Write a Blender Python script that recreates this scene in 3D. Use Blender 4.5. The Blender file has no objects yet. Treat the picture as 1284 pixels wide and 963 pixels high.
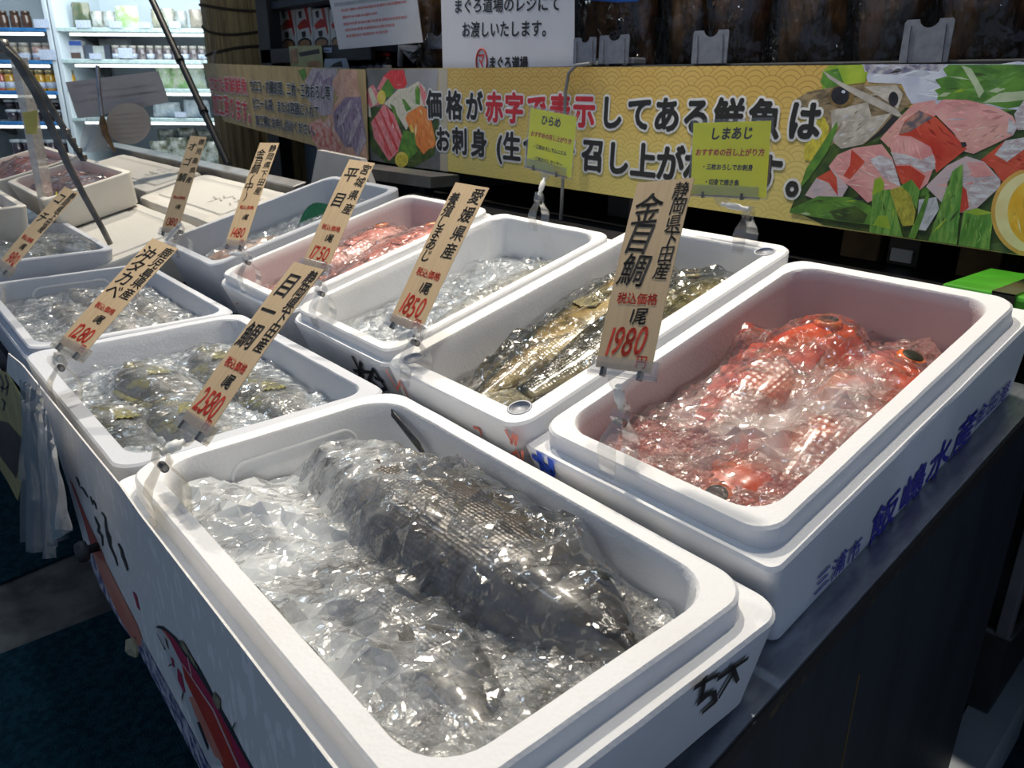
import bpy, bmesh, math, random
import numpy as np
from mathutils import Matrix, Vector, noise

random.seed(7)
RNG = np.random.default_rng(7)
SC = bpy.context.scene
COL = SC.collection

# ------------------------------------------------------------------ camera
IW, IH = 1284, 963
FPX = 985.0
CAM = np.array([0.658, -0.593, 1.242])
PITCH, YAW, ROLL = math.radians(-20.774), math.radians(50.101), math.radians(-0.537)


def cam_axes():
    cy, sy = math.cos(YAW), math.sin(YAW)
    cp, sp = math.cos(PITCH), math.sin(PITCH)
    cr, sr = math.cos(ROLL), math.sin(ROLL)
    Rz = np.array([[cy, -sy, 0], [sy, cy, 0], [0, 0, 1]])
    Rx = np.array([[1, 0, 0], [0, cp, -sp], [0, sp, cp]])
    Ry = np.array([[cr, 0, sr], [0, 1, 0], [-sr, 0, cr]])
    return Rz @ Rx @ Ry          # columns: right, forward, up


AX = cam_axes()
cam_data = bpy.data.cameras.new('camera')
cam_data.sensor_width = 36.0
cam_data.lens = FPX / IW * 36.0
cam_data.clip_start = 0.02
cam_data.dof.use_dof = True
cam_data.dof.focus_distance = 0.95
cam_data.dof.aperture_fstop = 16.0
cam = bpy.data.objects.new('camera', cam_data)
m = Matrix.Identity(4)
for i in range(3):
    m[i][0] = AX[i, 0]
    m[i][1] = AX[i, 2]
    m[i][2] = -AX[i, 1]
    m[i][3] = CAM[i]
cam.matrix_world = m
COL.objects.link(cam)
SC.camera = cam
SC.render.resolution_x, SC.render.resolution_y = IW, IH

# ------------------------------------------------------------------ world, lamps, exposure
SC.view_settings.view_transform = 'Standard'
SC.view_settings.look = 'None'
SC.view_settings.gamma = 1.0
SC.view_settings.use_curve_mapping = False
SC.view_settings.exposure = -0.24
w = bpy.data.worlds.new('daylight')
w.use_nodes = True
SC.world = w
nt = w.node_tree
bg = nt.nodes['Background']
bg.inputs['Color'].default_value = (0.52, 0.69, 1.0, 1)
bg.inputs['Strength'].default_value = 0.31
FH = np.array([AX[0, 1], AX[1, 1], 0.0])
FH /= np.linalg.norm(FH)


def lamp(name, kind, loc, energy, color, target=None, size=0.1, spot=None, blend=0.4, size_y=None):
    d = bpy.data.lights.new(name, kind)
    d.energy = energy
    d.color = color
    if kind == 'AREA':
        d.size = size
        if size_y:
            d.shape = 'RECTANGLE'
            d.size_y = size_y
    else:
        d.shadow_soft_size = size
    if spot:
        d.spot_size = math.radians(spot)
        d.spot_blend = blend
    o = bpy.data.objects.new(name, d)
    o.location = loc
    if target is not None:
        v = Vector(target) - Vector(loc)
        o.rotation_euler = v.to_track_quat('-Z', 'Y').to_euler()
    COL.objects.link(o)
    return o


WARM = (1.0, 0.90, 0.75)
lamp('ceiling_spot_light', 'SPOT', (-0.85, 0.52, 2.75), 158, WARM, (-0.1, 0.0, 0.85), 0.03, 66, 0.5)
lamp('ceiling_spot_light', 'SPOT', (-2.0, 0.50, 2.75), 125, WARM, (-1.2, 0.05, 0.85), 0.03, 66, 0.5)
lamp('ceiling_spot_light', 'SPOT', (-3.3, 0.60, 2.75), 150, (1.0, 0.9, 0.76), (-2.5, 0.0, 0.9), 0.04, 62, 0.5)
lamp('ceiling_spot_light', 'SPOT', (-0.02, 0.50, 2.75), 70, WARM, (0.0, 0.40, 0.9), 0.03, 80, 0.6)
COOL = (0.66, 0.82, 1.0)
for (lx, ly, en) in ((-1.9, -0.25, 4.2), (-0.35, -0.25, 4.2), (-1.1, 1.15, 3.5), (0.35, 1.15, 3.5)):  # long area lamps added out of view overhead for streak glints on the film
    o_ = lamp('ceiling_tube_light', 'AREA', (lx, ly, 2.72), en, COOL if ly < 0 else (1.0, 0.93, 0.82), (lx, ly, 0.0), 1.2, size_y=0.05)
lamp('fridge_fill_light', 'AREA', (-4.7, 1.0, 2.1), 55, (0.85, 0.95, 1.0), (-5.5, 0.9, 1.2), 1.6)  # added lamp facing the fridge, brightens the shelves beyond their own tubes

# ------------------------------------------------------------------ pixel -> place on a real plane


def ray(px, py):
    return AX @ np.array([(px - IW / 2) / FPX, 1.0, (IH / 2 - py) / FPX])


def onp(px, py, n, p0):
    d = ray(px, py)
    n = np.asarray(n, float)
    t = (n @ (np.asarray(p0, float) - CAM)) / (n @ d)
    return CAM + t * d


def onZ(px, py, z): return onp(px, py, (0, 0, 1), (0, 0, z))
def onY(px, py, y): return onp(px, py, (0, 1, 0), (0, y, 0))
def onX(px, py, x): return onp(px, py, (1, 0, 0), (x, 0, 0))
def onD(px, py, d): return onp(px, py, FH, CAM + FH * d)
SL = 0.27
def onR(px, py, h=0.0): return onp(px, py, (0, -SL, 1), (0, 0, 0.85 + h))


# ------------------------------------------------------------------ materials
class NG:
    """small node helper"""

    def __init__(self, mat):
        self.t = mat.node_tree
        self.n = self.t.nodes
        self.l = self.t.links

    def new(self, typ, **kw):
        nd = self.n.new(typ)
        for k, v in kw.items():
            setattr(nd, k, v)
        return nd

    def put(self, sock, v):
        if isinstance(v, bpy.types.NodeSocket):
            self.l.new(v, sock)
        elif isinstance(v, (tuple, list)) and len(v) == 3 and sock.type == 'RGBA':
            sock.default_value = (*v, 1)
        else:
            sock.default_value = v

    def math(self, op, a, b=None, c=None, clamp=False):
        nd = self.new('ShaderNodeMath', operation=op)
        nd.use_clamp = clamp
        self.put(nd.inputs[0], a)
        if b is not None:
            self.put(nd.inputs[1], b)
        if c is not None:
            self.put(nd.inputs[2], c)
        return nd.outputs[0]

    def mix(self, f, a, b):
        nd = self.new('ShaderNodeMix', data_type='RGBA')
        self.put(nd.inputs[0], f)
        self.put(nd.inputs[6], a)
        self.put(nd.inputs[7], b)
        return nd.outputs[2]

    def ramp(self, f, stops):
        nd = self.new('ShaderNodeValToRGB')
        cr = nd.color_ramp
        while len(cr.elements) < len(stops):
            cr.elements.new(0.5)
        for e, (p, c) in zip(cr.elements, stops):
            e.position = p
            e.color = (*c, 1) if len(c) == 3 else c
        self.put(nd.inputs[0], f)
        return nd.outputs[0]

    def sstep(self, x, a, b):
        nd = self.new('ShaderNodeMapRange', interpolation_type='SMOOTHSTEP')
        self.put(nd.inputs[0], x)
        nd.inputs[1].default_value = a
        nd.inputs[2].default_value = b
        return nd.outputs[0]

    def coord(self, scale=(1, 1, 1), kind='Object', rot=(0, 0, 0)):
        tc = self.new('ShaderNodeTexCoord')
        mp = self.new('ShaderNodeMapping')
        mp.inputs['Scale'].default_value = scale if isinstance(scale, (tuple, list)) else (scale,) * 3
        mp.inputs['Rotation'].default_value = rot
        self.l.new(tc.outputs[kind], mp.inputs[0])
        return mp.outputs[0]

    def noise(self, vec, scale, detail=3, rough=0.55, dist=0.0):
        nd = self.new('ShaderNodeTexNoise')
        self.put(nd.inputs['Vector'], vec)
        nd.inputs['Scale'].default_value = scale
        nd.inputs['Detail'].default_value = detail
        nd.inputs['Roughness'].default_value = rough
        nd.inputs['Distortion'].default_value = dist
        return nd.outputs[0]

    def voro(self, vec, scale, feature='F1', out='Distance', rnd=1.0):
        nd = self.new('ShaderNodeTexVoronoi', feature=feature)
        self.put(nd.inputs['Vector'], vec)
        nd.inputs['Scale'].default_value = scale
        if 'Randomness' in nd.inputs:
            nd.inputs['Randomness'].default_value = rnd
        return nd.outputs[out]

    def bump(self, h, strength, dist, normal=None):
        nd = self.new('ShaderNodeBump')
        nd.inputs['Strength'].default_value = strength
        nd.inputs['Distance'].default_value = dist
        self.put(nd.inputs['Height'], h)
        if normal is not None:
            self.put(nd.inputs['Normal'], normal)
        return nd.outputs[0]


def newmat(name):
    mt = bpy.data.materials.new(name)
    mt.use_nodes = True
    g = NG(mt)
    b = g.n['Principled BSDF']
    return mt, g, b


MATS = {}


def pm(name, c1, c2=None, scale=20, rough=0.5, bump=0.0, bscale=None, metal=0.0, detail=3,
       spec=0.5, stretch=(1, 1, 1), coat=0.0, lo=0.35, hi=0.65, bdist=0.002, trans=0.0, alpha=None, sss=0.0):
    """principled with two colours mottled by noise and a noise bump"""
    if name in MATS:
        return MATS[name]
    mt, g, b = newmat(name)
    c2 = c2 or tuple(x * 0.85 for x in c1)
    v = g.coord(stretch)
    n = g.noise(v, scale, detail)
    g.put(b.inputs['Base Color'], g.mix(g.sstep(n, lo, hi), c1, c2))
    b.inputs['Roughness'].default_value = rough
    b.inputs['Metallic'].default_value = metal
    b.inputs['Specular IOR Level'].default_value = spec
    b.inputs['Coat Weight'].default_value = coat
    b.inputs['Coat Roughness'].default_value = 0.08
    b.inputs['Transmission Weight'].default_value = trans
    if sss:
        b.inputs['Subsurface Weight'].default_value = sss
        b.inputs['Subsurface Scale'].default_value = 0.01
    if alpha is not None:
        b.inputs['Alpha'].default_value = alpha
    if bump:
        g.put(b.inputs['Normal'], g.bump(g.noise(v, bscale or scale * 4, 2), bump, bdist))
    MATS[name] = mt
    return mt


def emit(name, color, strength):
    if name in MATS:
        return MATS[name]
    mt, g, b = newmat(name)
    b.inputs['Base Color'].default_value = (*color, 1)
    b.inputs['Emission Color'].default_value = (*color, 1)
    b.inputs['Emission Strength'].default_value = strength
    MATS[name] = mt
    return mt


def foam_mat(name, c1=(0.80, 0.81, 0.83), stain=(0.62, 0.60, 0.56), amount=0.25, inner=None, hin=-0.004):
    """expanded polystyrene: bead cells, faint dirt; inner = tint of the soaked inside"""
    if name in MATS:
        return MATS[name]
    mt, g, b = newmat(name)
    v = g.coord()
    cells = g.voro(v, 240, 'F1')
    n = g.noise(v, 7, 4)
    n2 = g.noise(v, 55, 3)
    col = g.mix(g.math('MULTIPLY', g.sstep(n, 0.5, 0.8), amount), c1, stain)
    col = g.mix(g.math('MULTIPLY', g.sstep(n2, 0.62, 0.72), amount * 0.6), col, stain)
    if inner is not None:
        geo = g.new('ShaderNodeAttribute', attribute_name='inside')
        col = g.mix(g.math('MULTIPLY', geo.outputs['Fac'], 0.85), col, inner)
    g.put(b.inputs['Base Color'], col)
    b.inputs['Roughness'].default_value = 0.55
    b.inputs['Specular IOR Level'].default_value = 0.35
    b.inputs['Subsurface Weight'].default_value = 0.0
    nb = g.bump(cells, 0.22, 0.0012)
    nb = g.bump(g.noise(v, 30, 3), 0.12, 0.004, nb)
    g.put(b.inputs['Normal'], nb)
    MATS[name] = mt
    return mt


def film_mat(name, haze=0.12, tint=(0.9, 0.92, 0.95), rough=0.07, hazevar=0.5, hz_scale=6, gloss=1.8, cr=38, facet=0.42, stretch=(1, 0.5, 1), rot=0.5):
    """clear crumpled plastic film: transparent + sharp faceted gloss + patchy milky fog"""
    if name in MATS:
        return MATS[name]
    mt, g, b = newmat(name)
    g.n.remove(b)
    out = [x for x in g.n if x.type == 'OUTPUT_MATERIAL'][0]
    v = g.coord()
    warp = g.new('ShaderNodeTexNoise')
    g.put(warp.inputs['Vector'], v)
    warp.inputs['Scale'].default_value = 16
    va = g.new('ShaderNodeVectorMath', operation='MULTIPLY_ADD')
    g.l.new(warp.outputs[1], va.inputs[0])
    va.inputs[1].default_value = (0.035, 0.035, 0.035)
    g.l.new(v, va.inputs[2])
    mp = g.new('ShaderNodeMapping')
    mp.inputs['Scale'].default_value = stretch
    mp.inputs['Rotation'].default_value = (0, 0, rot)
    g.l.new(va.outputs[0], mp.inputs[0])
    geo = g.new('ShaderNodeNewGeometry')
    acc = geo.outputs['Normal']
    for sc_, am in ((cr, facet), (cr * 3.1, facet * 0.7)):
        col = g.voro(mp.outputs[0], sc_, 'F1', 'Color')
        sb = g.new('ShaderNodeVectorMath', operation='SUBTRACT')
        g.l.new(col, sb.inputs[0])
        sb.inputs[1].default_value = (0.5, 0.5, 0.5)
        ma = g.new('ShaderNodeVectorMath', operation='MULTIPLY_ADD')
        g.l.new(sb.outputs[0], ma.inputs[0])
        ma.inputs[1].default_value = (am, am, am)
        g.l.new(acc, ma.inputs[2])
        acc = ma.outputs[0]
    nz = g.new('ShaderNodeVectorMath', operation='NORMALIZE')
    g.l.new(acc, nz.inputs[0])
    ed = g.math('MINIMUM', g.voro(mp.outputs[0], cr * 1.4, 'DISTANCE_TO_EDGE'), 0.12)
    nrm = g.bump(g.math('MULTIPLY', ed, -1.0), 0.5, 0.006, nz.outputs[0])
    nrm = g.bump(g.noise(v, 150, 2), 0.10, 0.002, nrm)
    fr = g.new('ShaderNodeFresnel')
    fr.inputs['IOR'].default_value = 1.46
    g.l.new(nrm, fr.inputs['Normal'])
    gl = g.new('ShaderNodeBsdfGlossy')
    gl.inputs['Roughness'].default_value = rough
    g.l.new(nrm, gl.inputs['Normal'])
    tr = g.new('ShaderNodeBsdfTransparent')
    tr.inputs['Color'].default_value = (0.97, 0.975, 0.98, 1)
    df = g.new('ShaderNodeBsdfDiffuse')
    df.inputs['Color'].default_value = (*tint, 1)
    hz = g.noise(v, hz_scale, 5, 0.65)
    hf = g.math('MULTIPLY_ADD', g.math('SUBTRACT', hz, 0.5), hazevar * 4 * haze, haze, clamp=True)
    att = g.new('ShaderNodeAttribute', attribute_name='fog')
    mot = g.math('MULTIPLY_ADD', g.noise(v, 75, 4, 0.7), 2.6, -0.45, clamp=False)
    fa = att.outputs['Fac']
    sm = g.math('MULTIPLY', fa, 1.5, clamp=True)
    mot = g.math('ADD', g.math('MULTIPLY', g.math('MAXIMUM', mot, 0.1), g.math('SUBTRACT', 1.0, sm)), sm)
    hf = g.math('ADD', hf, g.math('MULTIPLY', fa, mot), clamp=True)
    m1 = g.new('ShaderNodeMixShader')
    g.l.new(hf, m1.inputs[0])
    g.l.new(tr.outputs[0], m1.inputs[1])
    g.l.new(df.outputs[0], m1.inputs[2])
    m2 = g.new('ShaderNodeMixShader')
    g.l.new(g.math('MINIMUM', g.math('MULTIPLY', fr.outputs[0], gloss), 0.75), m2.inputs[0])
    gl2 = g.new('ShaderNodeBsdfGlossy')
    gl2.inputs['Roughness'].default_value = 0.06
    g.l.new(nrm, gl2.inputs['Normal'])
    mg = g.new('ShaderNodeMixShader')
    mg.inputs[0].default_value = 0.55
    g.l.new(gl.outputs[0], mg.inputs[1])
    g.l.new(gl2.outputs[0], mg.inputs[2])
    g.l.new(m1.outputs[0], m2.inputs[1])
    g.l.new(mg.outputs[0], m2.inputs[2])
    g.l.new(m2.outputs[0], out.inputs[0])
    MATS[name] = mt
    return mt


def clear_mat(name, tint=(0.9, 0.92, 0.95), diff=0.06, edge=0.5, rough=0.06, base=0.06):
    """thin clear hard plastic without refraction noise"""
    if name in MATS:
        return MATS[name]
    mt, g, b = newmat(name)
    g.n.remove(b)
    out = [x for x in g.n if x.type == 'OUTPUT_MATERIAL'][0]
    lw = g.new('ShaderNodeLayerWeight')
    lw.inputs['Blend'].default_value = 0.35
    gl = g.new('ShaderNodeBsdfGlossy')
    gl.inputs['Roughness'].default_value = rough
    tr = g.new('ShaderNodeBsdfTransparent')
    tr.inputs['Color'].default_value = (*tint, 1)
    df = g.new('ShaderNodeBsdfDiffuse')
    df.inputs['Color'].default_value = (*tint, 1)
    v = g.coord()
    m1 = g.new('ShaderNodeMixShader')
    g.put(m1.inputs[0], g.math('MULTIPLY_ADD', g.noise(v, 60), diff, diff * 0.5))
    g.l.new(tr.outputs[0], m1.inputs[1])
    g.l.new(df.outputs[0], m1.inputs[2])
    m2 = g.new('ShaderNodeMixShader')
    g.put(m2.inputs[0], g.math('MULTIPLY_ADD', lw.outputs['Facing'], edge, base, clamp=True))
    g.l.new(m1.outputs[0], m2.inputs[1])
    g.l.new(gl.outputs[0], m2.inputs[2])
    g.l.new(m2.outputs[0], out.inputs[0])
    MATS[name] = mt
    return mt


# ------------------------------------------------------------------ mesh builder
class MB:
    def __init__(self):
        self.v, self.f, self.mi, self.sm = [], [], [], []

    def add(self, verts, faces, mi=0, smooth=False):
        o = len(self.v)
        self.v += [tuple(map(float, p)) for p in verts]
        self.f += [tuple(i + o for i in fc) for fc in faces]
        self.mi += [mi] * len(faces)
        self.sm += [smooth] * len(faces)
        return self

    def box(self, lo, hi, mi=0, mat=None, bev=0.0):
        """axis box, optionally with bevelled edges, optionally moved by a Matrix"""
        bm = bmesh.new()
        bmesh.ops.create_cube(bm, size=1.0)
        for vv in bm.verts:
            vv.co = Vector([lo[i] + (vv.co[i] + 0.5) * (hi[i] - lo[i]) for i in range(3)])
        if bev > 0:
            bmesh.ops.bevel(bm, geom=list(bm.edges), offset=bev, segments=2, affect='EDGES', profile=0.5)
        self.bm(bm, mi, mat, smooth=False)
        return self

    def bm(self, bm, mi=0, mat=None, smooth=False):
        bm.verts.index_update()
        vs = [(mat @ vv.co if mat is not None else vv.co) for vv in bm.verts]
        self.add([tuple(p) for p in vs], [[x.index for x in fc.verts] for fc in bm.faces], mi, smooth)
        bm.free()
        return self

    def tube(self, pts, r, n=10, mi=0, cap=True, smooth=True):
        """round bar along points; r number or list"""
        pts = [Vector(p) for p in pts]
        rs = r if isinstance(r, (list, tuple)) else [r] * len(pts)
        rings = []
        up = Vector((0, 0, 1))
        prev = None
        for i, p in enumerate(pts):
            d = (pts[min(i + 1, len(pts) - 1)] - pts[max(i - 1, 0)]).normalized()
            if prev is None:
                a = d.cross(up)
                if a.length < 1e-3:
                    a = d.cross(Vector((1, 0, 0)))
            else:
                a = prev - d * prev.dot(d)
            a.normalize()
            prev = a
            b = d.cross(a)
            rings.append([p + (a * math.cos(2 * math.pi * k / n) + b * math.sin(2 * math.pi * k / n)) * rs[i] for k in range(n)])
        vs = [q for rg in rings for q in rg]
        fs = []
        for i in range(len(pts) - 1):
            for k in range(n):
                k2 = (k + 1) % n
                fs.append((i * n + k, i * n + k2, (i + 1) * n + k2, (i + 1) * n + k))
        self.add(vs, fs, mi, smooth)
        if cap:
            self.add(rings[0], [tuple(range(n))[::-1]], mi)
            self.add(rings[-1], [tuple(range(n))], mi)
        return self

    def lathe(self, prof, c=(0, 0, 0), n=20, mi=0, mat=None, smooth=True):
        vs, fs = [], []
        for r, z in prof:
            for k in range(n):
                a = 2 * math.pi * k / n
                p = Vector((c[0] + r * math.cos(a), c[1] + r * math.sin(a), c[2] + z))
                vs.append(mat @ p if mat is not None else p)
        for i in range(len(prof) - 1):
            for k in range(n):
                k2 = (k + 1) % n
                fs.append((i * n + k, i * n + k2, (i + 1) * n + k2, (i + 1) * n + k))
        fs.append(tuple(range(n))[::-1])
        fs.append(tuple(range((len(prof) - 1) * n, len(prof) * n)))
        self.add(vs, fs, mi, smooth)
        return self

    def slab(self, poly, th, O, ux, uy, mi=0):
        """flat polygon (2D) with thickness th along ux x uy, placed at O"""
        O, ux, uy = Vector(O), Vector(ux), Vector(uy)
        n = ux.cross(uy).normalized()
        k = len(poly)
        a = [O + ux * p[0] + uy * p[1] for p in poly]
        b = [p + n * th for p in a]
        fs = [tuple(range(k))[::-1], tuple(range(k, 2 * k))]
        fs += [(i, (i + 1) % k, (i + 1) % k + k, i + k) for i in range(k)]
        self.add(a + b, fs, mi)
        return self

    def grid(self, P, mi=0, smooth=True):
        """P array (nu, nv, 3)"""
        nu, nv = P.shape[:2]
        fs = [(i * nv + j, (i + 1) * nv + j, (i + 1) * nv + j + 1, i * nv + j + 1) for i in range(nu - 1) for j in range(nv - 1)]
        self.add(P.reshape(-1, 3), fs, mi, smooth)
        return self

    def mesh(self, name, mats):
        me = bpy.data.meshes.new(name)
        me.from_pydata(self.v, [], self.f)
        for mm in (mats if isinstance(mats, (list, tuple)) else [mats]):
            me.materials.append(mm)
        me.polygons.foreach_set('material_index', self.mi)
        me.polygons.foreach_set('use_smooth', self.sm)
        me.update()
        return me


def tag(o, label=None, cat=None, group=None, kind=None):
    if label:
        o['label'] = label
    if cat:
        o['category'] = cat
    if group:
        o['group'] = group
    if kind:
        o['kind'] = kind
    return o


def empty(name, mat, label, cat, group=None):
    o = bpy.data.objects.new(name, None)
    o.empty_display_size = 0.05
    o.matrix_world = mat if isinstance(mat, Matrix) else Matrix.Translation(Vector(mat))
    COL.objects.link(o)
    return tag(o, label, cat, group)


def part(name, mb, mats, parent=None, label=None, world=False):
    """mesh object; verts local to the parent unless world=True"""
    me = mb.mesh(name, mats) if isinstance(mb, MB) else mb
    if world and parent is not None:
        me.transform(wm(parent).inverted())
    o = bpy.data.objects.new(name, me)
    COL.objects.link(o)
    if parent is not None:
        o.parent = parent
    if label:
        o['label'] = label
    return o


def wm(o):
    mm = o.matrix_basis.copy()
    p = o.parent
    while p is not None:
        mm = p.matrix_basis @ mm
        p = p.parent
    return mm


def single(name, mb, mats, label, cat, group=None, base=None):
    """a thing that is one mesh; verts in world space, origin moved to its base"""
    me = mb.mesh(name, mats) if isinstance(mb, MB) else mb
    co = np.array([vv.co[:] for vv in me.vertices])
    if base is None:
        base = (co[:, 0].mean(), co[:, 1].mean(), co[:, 2].min())
    me.transform(Matrix.Translation(-Vector(base)))
    o = bpy.data.objects.new(name, me)
    o.location = base
    COL.objects.link(o)
    return tag(o, label, cat, group)


def struct(name, mb, mats, parent=None):
    o = part(name, mb, mats, parent)
    if parent is None:
        o['kind'] = 'structure'
    return o


def copy_tree(o, parent=None):
    c = o.copy()
    COL.objects.link(c)
    if parent is not None:
        c.parent = parent
    for ch in list(o.children):
        copy_tree(ch, c)
    return c


# ------------------------------------------------------------------ lettering
_FC = bpy.data.curves.new('lettering', 'FONT')
_FO = bpy.data.objects.new('lettering', _FC)
COL.objects.link(_FO)
_GL = {}


def glyph(ch, bold=0.0):
    """(verts2d, faces, advance) of one character at size 1"""
    key = (ch, round(bold, 4))
    if key in _GL:
        return _GL[key]
    _FC.body = ch
    _FC.size = 1.0
    _FC.resolution_u = 3
    _FC.offset = bold
    dg = bpy.context.evaluated_depsgraph_get()
    dg.update()
    me = bpy.data.meshes.new_from_object(_FO.evaluated_get(dg))
    vs = np.array([vv.co[:2] for vv in me.vertices]) if len(me.vertices) else np.zeros((0, 2))
    fs = [tuple(p.vertices) for p in me.polygons]
    bpy.data.meshes.remove(me)
    wide = ord(ch) > 0x2E80
    if wide:
        adv = 1.0
    else:
        adv = (vs[:, 0].max() + 0.06) if len(vs) else 0.3
    if len(vs):
        vs = vs - np.array([bold, 0.0])
    _GL[key] = (vs, fs, adv)
    return _GL[key]


def write(mb, s, O, ux, uy, size, bold=0.0, mi=0, lift=0.0005, sx=1.0, spacing=1.0, vertical=False,
          shear=0.0, jit=0.0, align='L', rnd=None):
    """add lettering to a builder: O origin, ux/uy unit directions on the surface, normal = ux x uy"""
    O, ux, uy = Vector(O), Vector(ux).normalized(), Vector(uy)
    uy = (uy - ux * uy.dot(ux)).normalized()
    n = ux.cross(uy)
    rnd = rnd or random.Random(3)
    items = []
    x = y = 0.0
    for ch in s:
        if ch == ' ':
            x += 0.4
            y -= 0.5
            continue
        vs, fs, adv = glyph(ch)
        if vertical:
            items.append((vs, fs, -0.5 if ord(ch) > 0x2E80 else -adv / 2, y - 0.8))
            y -= spacing
        else:
            items.append((vs, fs, x, 0.0))
            x += adv * spacing
    shifts = [(0.0, 0.0)]
    if bold > 0:
        k_ = 14 if bold > 0.05 else 6
        shifts += [(bold * math.cos(2 * math.pi * i / k_), bold * math.sin(2 * math.pi * i / k_)) for i in range(k_)]
        if bold > 0.05:
            shifts += [(0.5 * bold * math.cos(2 * math.pi * i / 6), 0.5 * bold * math.sin(2 * math.pi * i / 6)) for i in range(6)]
    off = {'L': 0, 'C': -x / 2, 'R': -x}[align] if not vertical else 0
    for vs, fs, dx, dy in items:
        if not len(vs):
            continue
        jx, jy, ja = rnd.uniform(-jit, jit), rnd.uniform(-jit, jit), rnd.uniform(-jit, jit) * 1.5
        ca, sa = math.cos(ja), math.sin(ja)
        px = vs[:, 0] - 0.5
        py = vs[:, 1] - 0.36
        qx = (px * ca - py * sa) + 0.5 + jx + py * shear
        qy = (px * sa + py * ca) + 0.36 + jy
        for i_, (bx_, by_) in enumerate(shifts):
            P = [O + ux * float((a + dx + off + bx_) * size * sx) + uy * float((b + dy + by_) * size) + n * (lift + 6e-6 * i_) for a, b in zip(qx, qy)]
            mb.add(P, fs, mi)
# ------------------------------------------------------------------ room shell
CARPET = pm('carpet_teal', (0.016, 0.065, 0.085), (0.008, 0.034, 0.048), 60, 0.95, 0.9, 260, spec=0.1, bdist=0.006)
CONCRETE = pm('concrete', (0.22, 0.205, 0.175), (0.10, 0.095, 0.085), 9, 0.8, 0.4, 60, detail=6)
DARKWALL = pm('dark_wall', (0.012, 0.014, 0.017), (0.006, 0.007, 0.009), 5, 0.7)
NAVY = pm('navy_panel', (0.018, 0.028, 0.05), (0.01, 0.016, 0.03), 6, 0.5)
CEIL = pm('ceiling_paint', (0.10, 0.10, 0.10), (0.08, 0.08, 0.08), 3, 0.9)
WALLP = pm('wall_paint', (0.34, 0.36, 0.38), (0.30, 0.32, 0.34), 2, 0.8)
b = MB().box((-7.2, -2.2, -0.1), (1.6, 3.6, 0.0))
struct('floor', b, CONCRETE)
b = MB().box((-7.2, -0.9, 2.8), (1.6, 3.6, 2.9))
struct('ceiling', b, CEIL)
b = MB().box((-7.2, 3.5, 0.0), (1.6, 3.6, 2.8))
struct('wall_back', b, DARKWALL)
b = MB().box((-7.2, -2.2, 0.0), (-7.1, 3.5, 2.8))
struct('wall_left', b, WALLP)
b = MB().box((0.9, 0.78, 0.0), (0.98, 3.5, 2.8))
struct('wall_right', b, DARKWALL)
b = MB().box((-3.6, 1.42, 0.0), (0.9, 1.5, 2.8))
struct('trim_1', b, DARKWALL)

# carpet mats either side of the bare concrete strip
def floorpoly(pts, z=0.0): return [Vector(onZ(x, y, z)) for x, y in pts]
a0, a1 = onZ(0, 735, 0), onZ(140, 676, 0)
d = (a1 - a0) / np.linalg.norm(a1 - a0)
c0, c1 = onZ(0, 824, 0), onZ(150, 765, 0)
def mat_obj(p0, dr, side, label):
    nrm = np.array([-dr[1], dr[0], 0])
    mb = MB()
    P0, P1 = p0 - dr * 1.2, p0 + dr * 2.6
    q = [P0, P1, P1 + nrm * side, P0 + nrm * side]
    if side < 0:
        q = q[::-1]
    mb.slab([(p[0], p[1]) for p in q], 0.008, (0, 0, 0.0005), (1, 0, 0), (0, 1, 0))
    single('carpet_mat', mb, CARPET, label, 'mat', 'carpet mats on the aisle floor')
mat_obj(a0, d, 1.6, 'dark teal carpet mat beyond the bare concrete strip, behind the hanging plastic bags')
d2 = (c1 - c0) / np.linalg.norm(c1 - c0)
mat_obj(c0, d2, -1.7, 'dark teal carpet mat beside the illustrated front panel, nearest the front')

# ------------------------------------------------------------------ sloping display stand
STEEL = pm('brushed_steel', (0.36, 0.39, 0.45), (0.27, 0.30, 0.36), 14, 0.32, 0.05, 300, metal=0.85, stretch=(8, 1, 8))
BLACKWOOD = pm('black_painted_wood', (0.024, 0.033, 0.040), (0.014, 0.020, 0.026), 16, 0.55, 0.25, 90, stretch=(1, 1, 0.15), detail=5)
WORNWOOD = pm('worn_wood_edge', (0.02, 0.018, 0.016), (0.10, 0.065, 0.03), 30, 0.6, lo=0.6, hi=0.72, stretch=(1, 1, 1))
def ztab(y): return 0.703 + SL * y
def slope_solid(x0, x1, y0, y1, zt, zb):
    vs = [(x0, y0, zb(y0)), (x1, y0, zb(y0)), (x1, y1, zb(y1)), (x0, y1, zb(y1)),
          (x0, y0, zt(y0)), (x1, y0, zt(y0)), (x1, y1, zt(y1)), (x0, y1, zt(y1))]
    fs = [(3, 2, 1, 0), (4, 5, 6, 7), (0, 1, 5, 4), (1, 2, 6, 5), (2, 3, 7, 6), (3, 0, 4, 7)]
    return vs, fs
stand = empty('display_stand', (0, 0, 0), 'sloping market display stand with steel top edge and black wooden side', 'display stand')
mb = MB()
mb.add(*slope_solid(-3.4, 0.334, -0.39, 0.56, lambda y: ztab(y) - 0.0065, lambda y: ztab(y) - 0.03))
part('steel_top', mb, STEEL, stand)
XE = 0.361
zedge = lambda y: ztab(y) - 0.0025
mb = MB()
mb.add(*slope_solid(0.30, XE - 0.0005, -0.40, 0.60, lambda y: ztab(y) - 0.0015, lambda y: ztab(y) - 0.006))
part('steel_edge', mb, STEEL, stand)
mb = MB()
mb.add(*slope_solid(0.342, XE + 0.002, -0.40, 0.614, lambda y: ztab(y) - 0.0065, lambda y: ztab(y) - 0.026), mi=0)
part('edge_strip', mb, WORNWOOD, stand, 'dark wooden edge strip with worn brown corner')
mb = MB()
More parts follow.
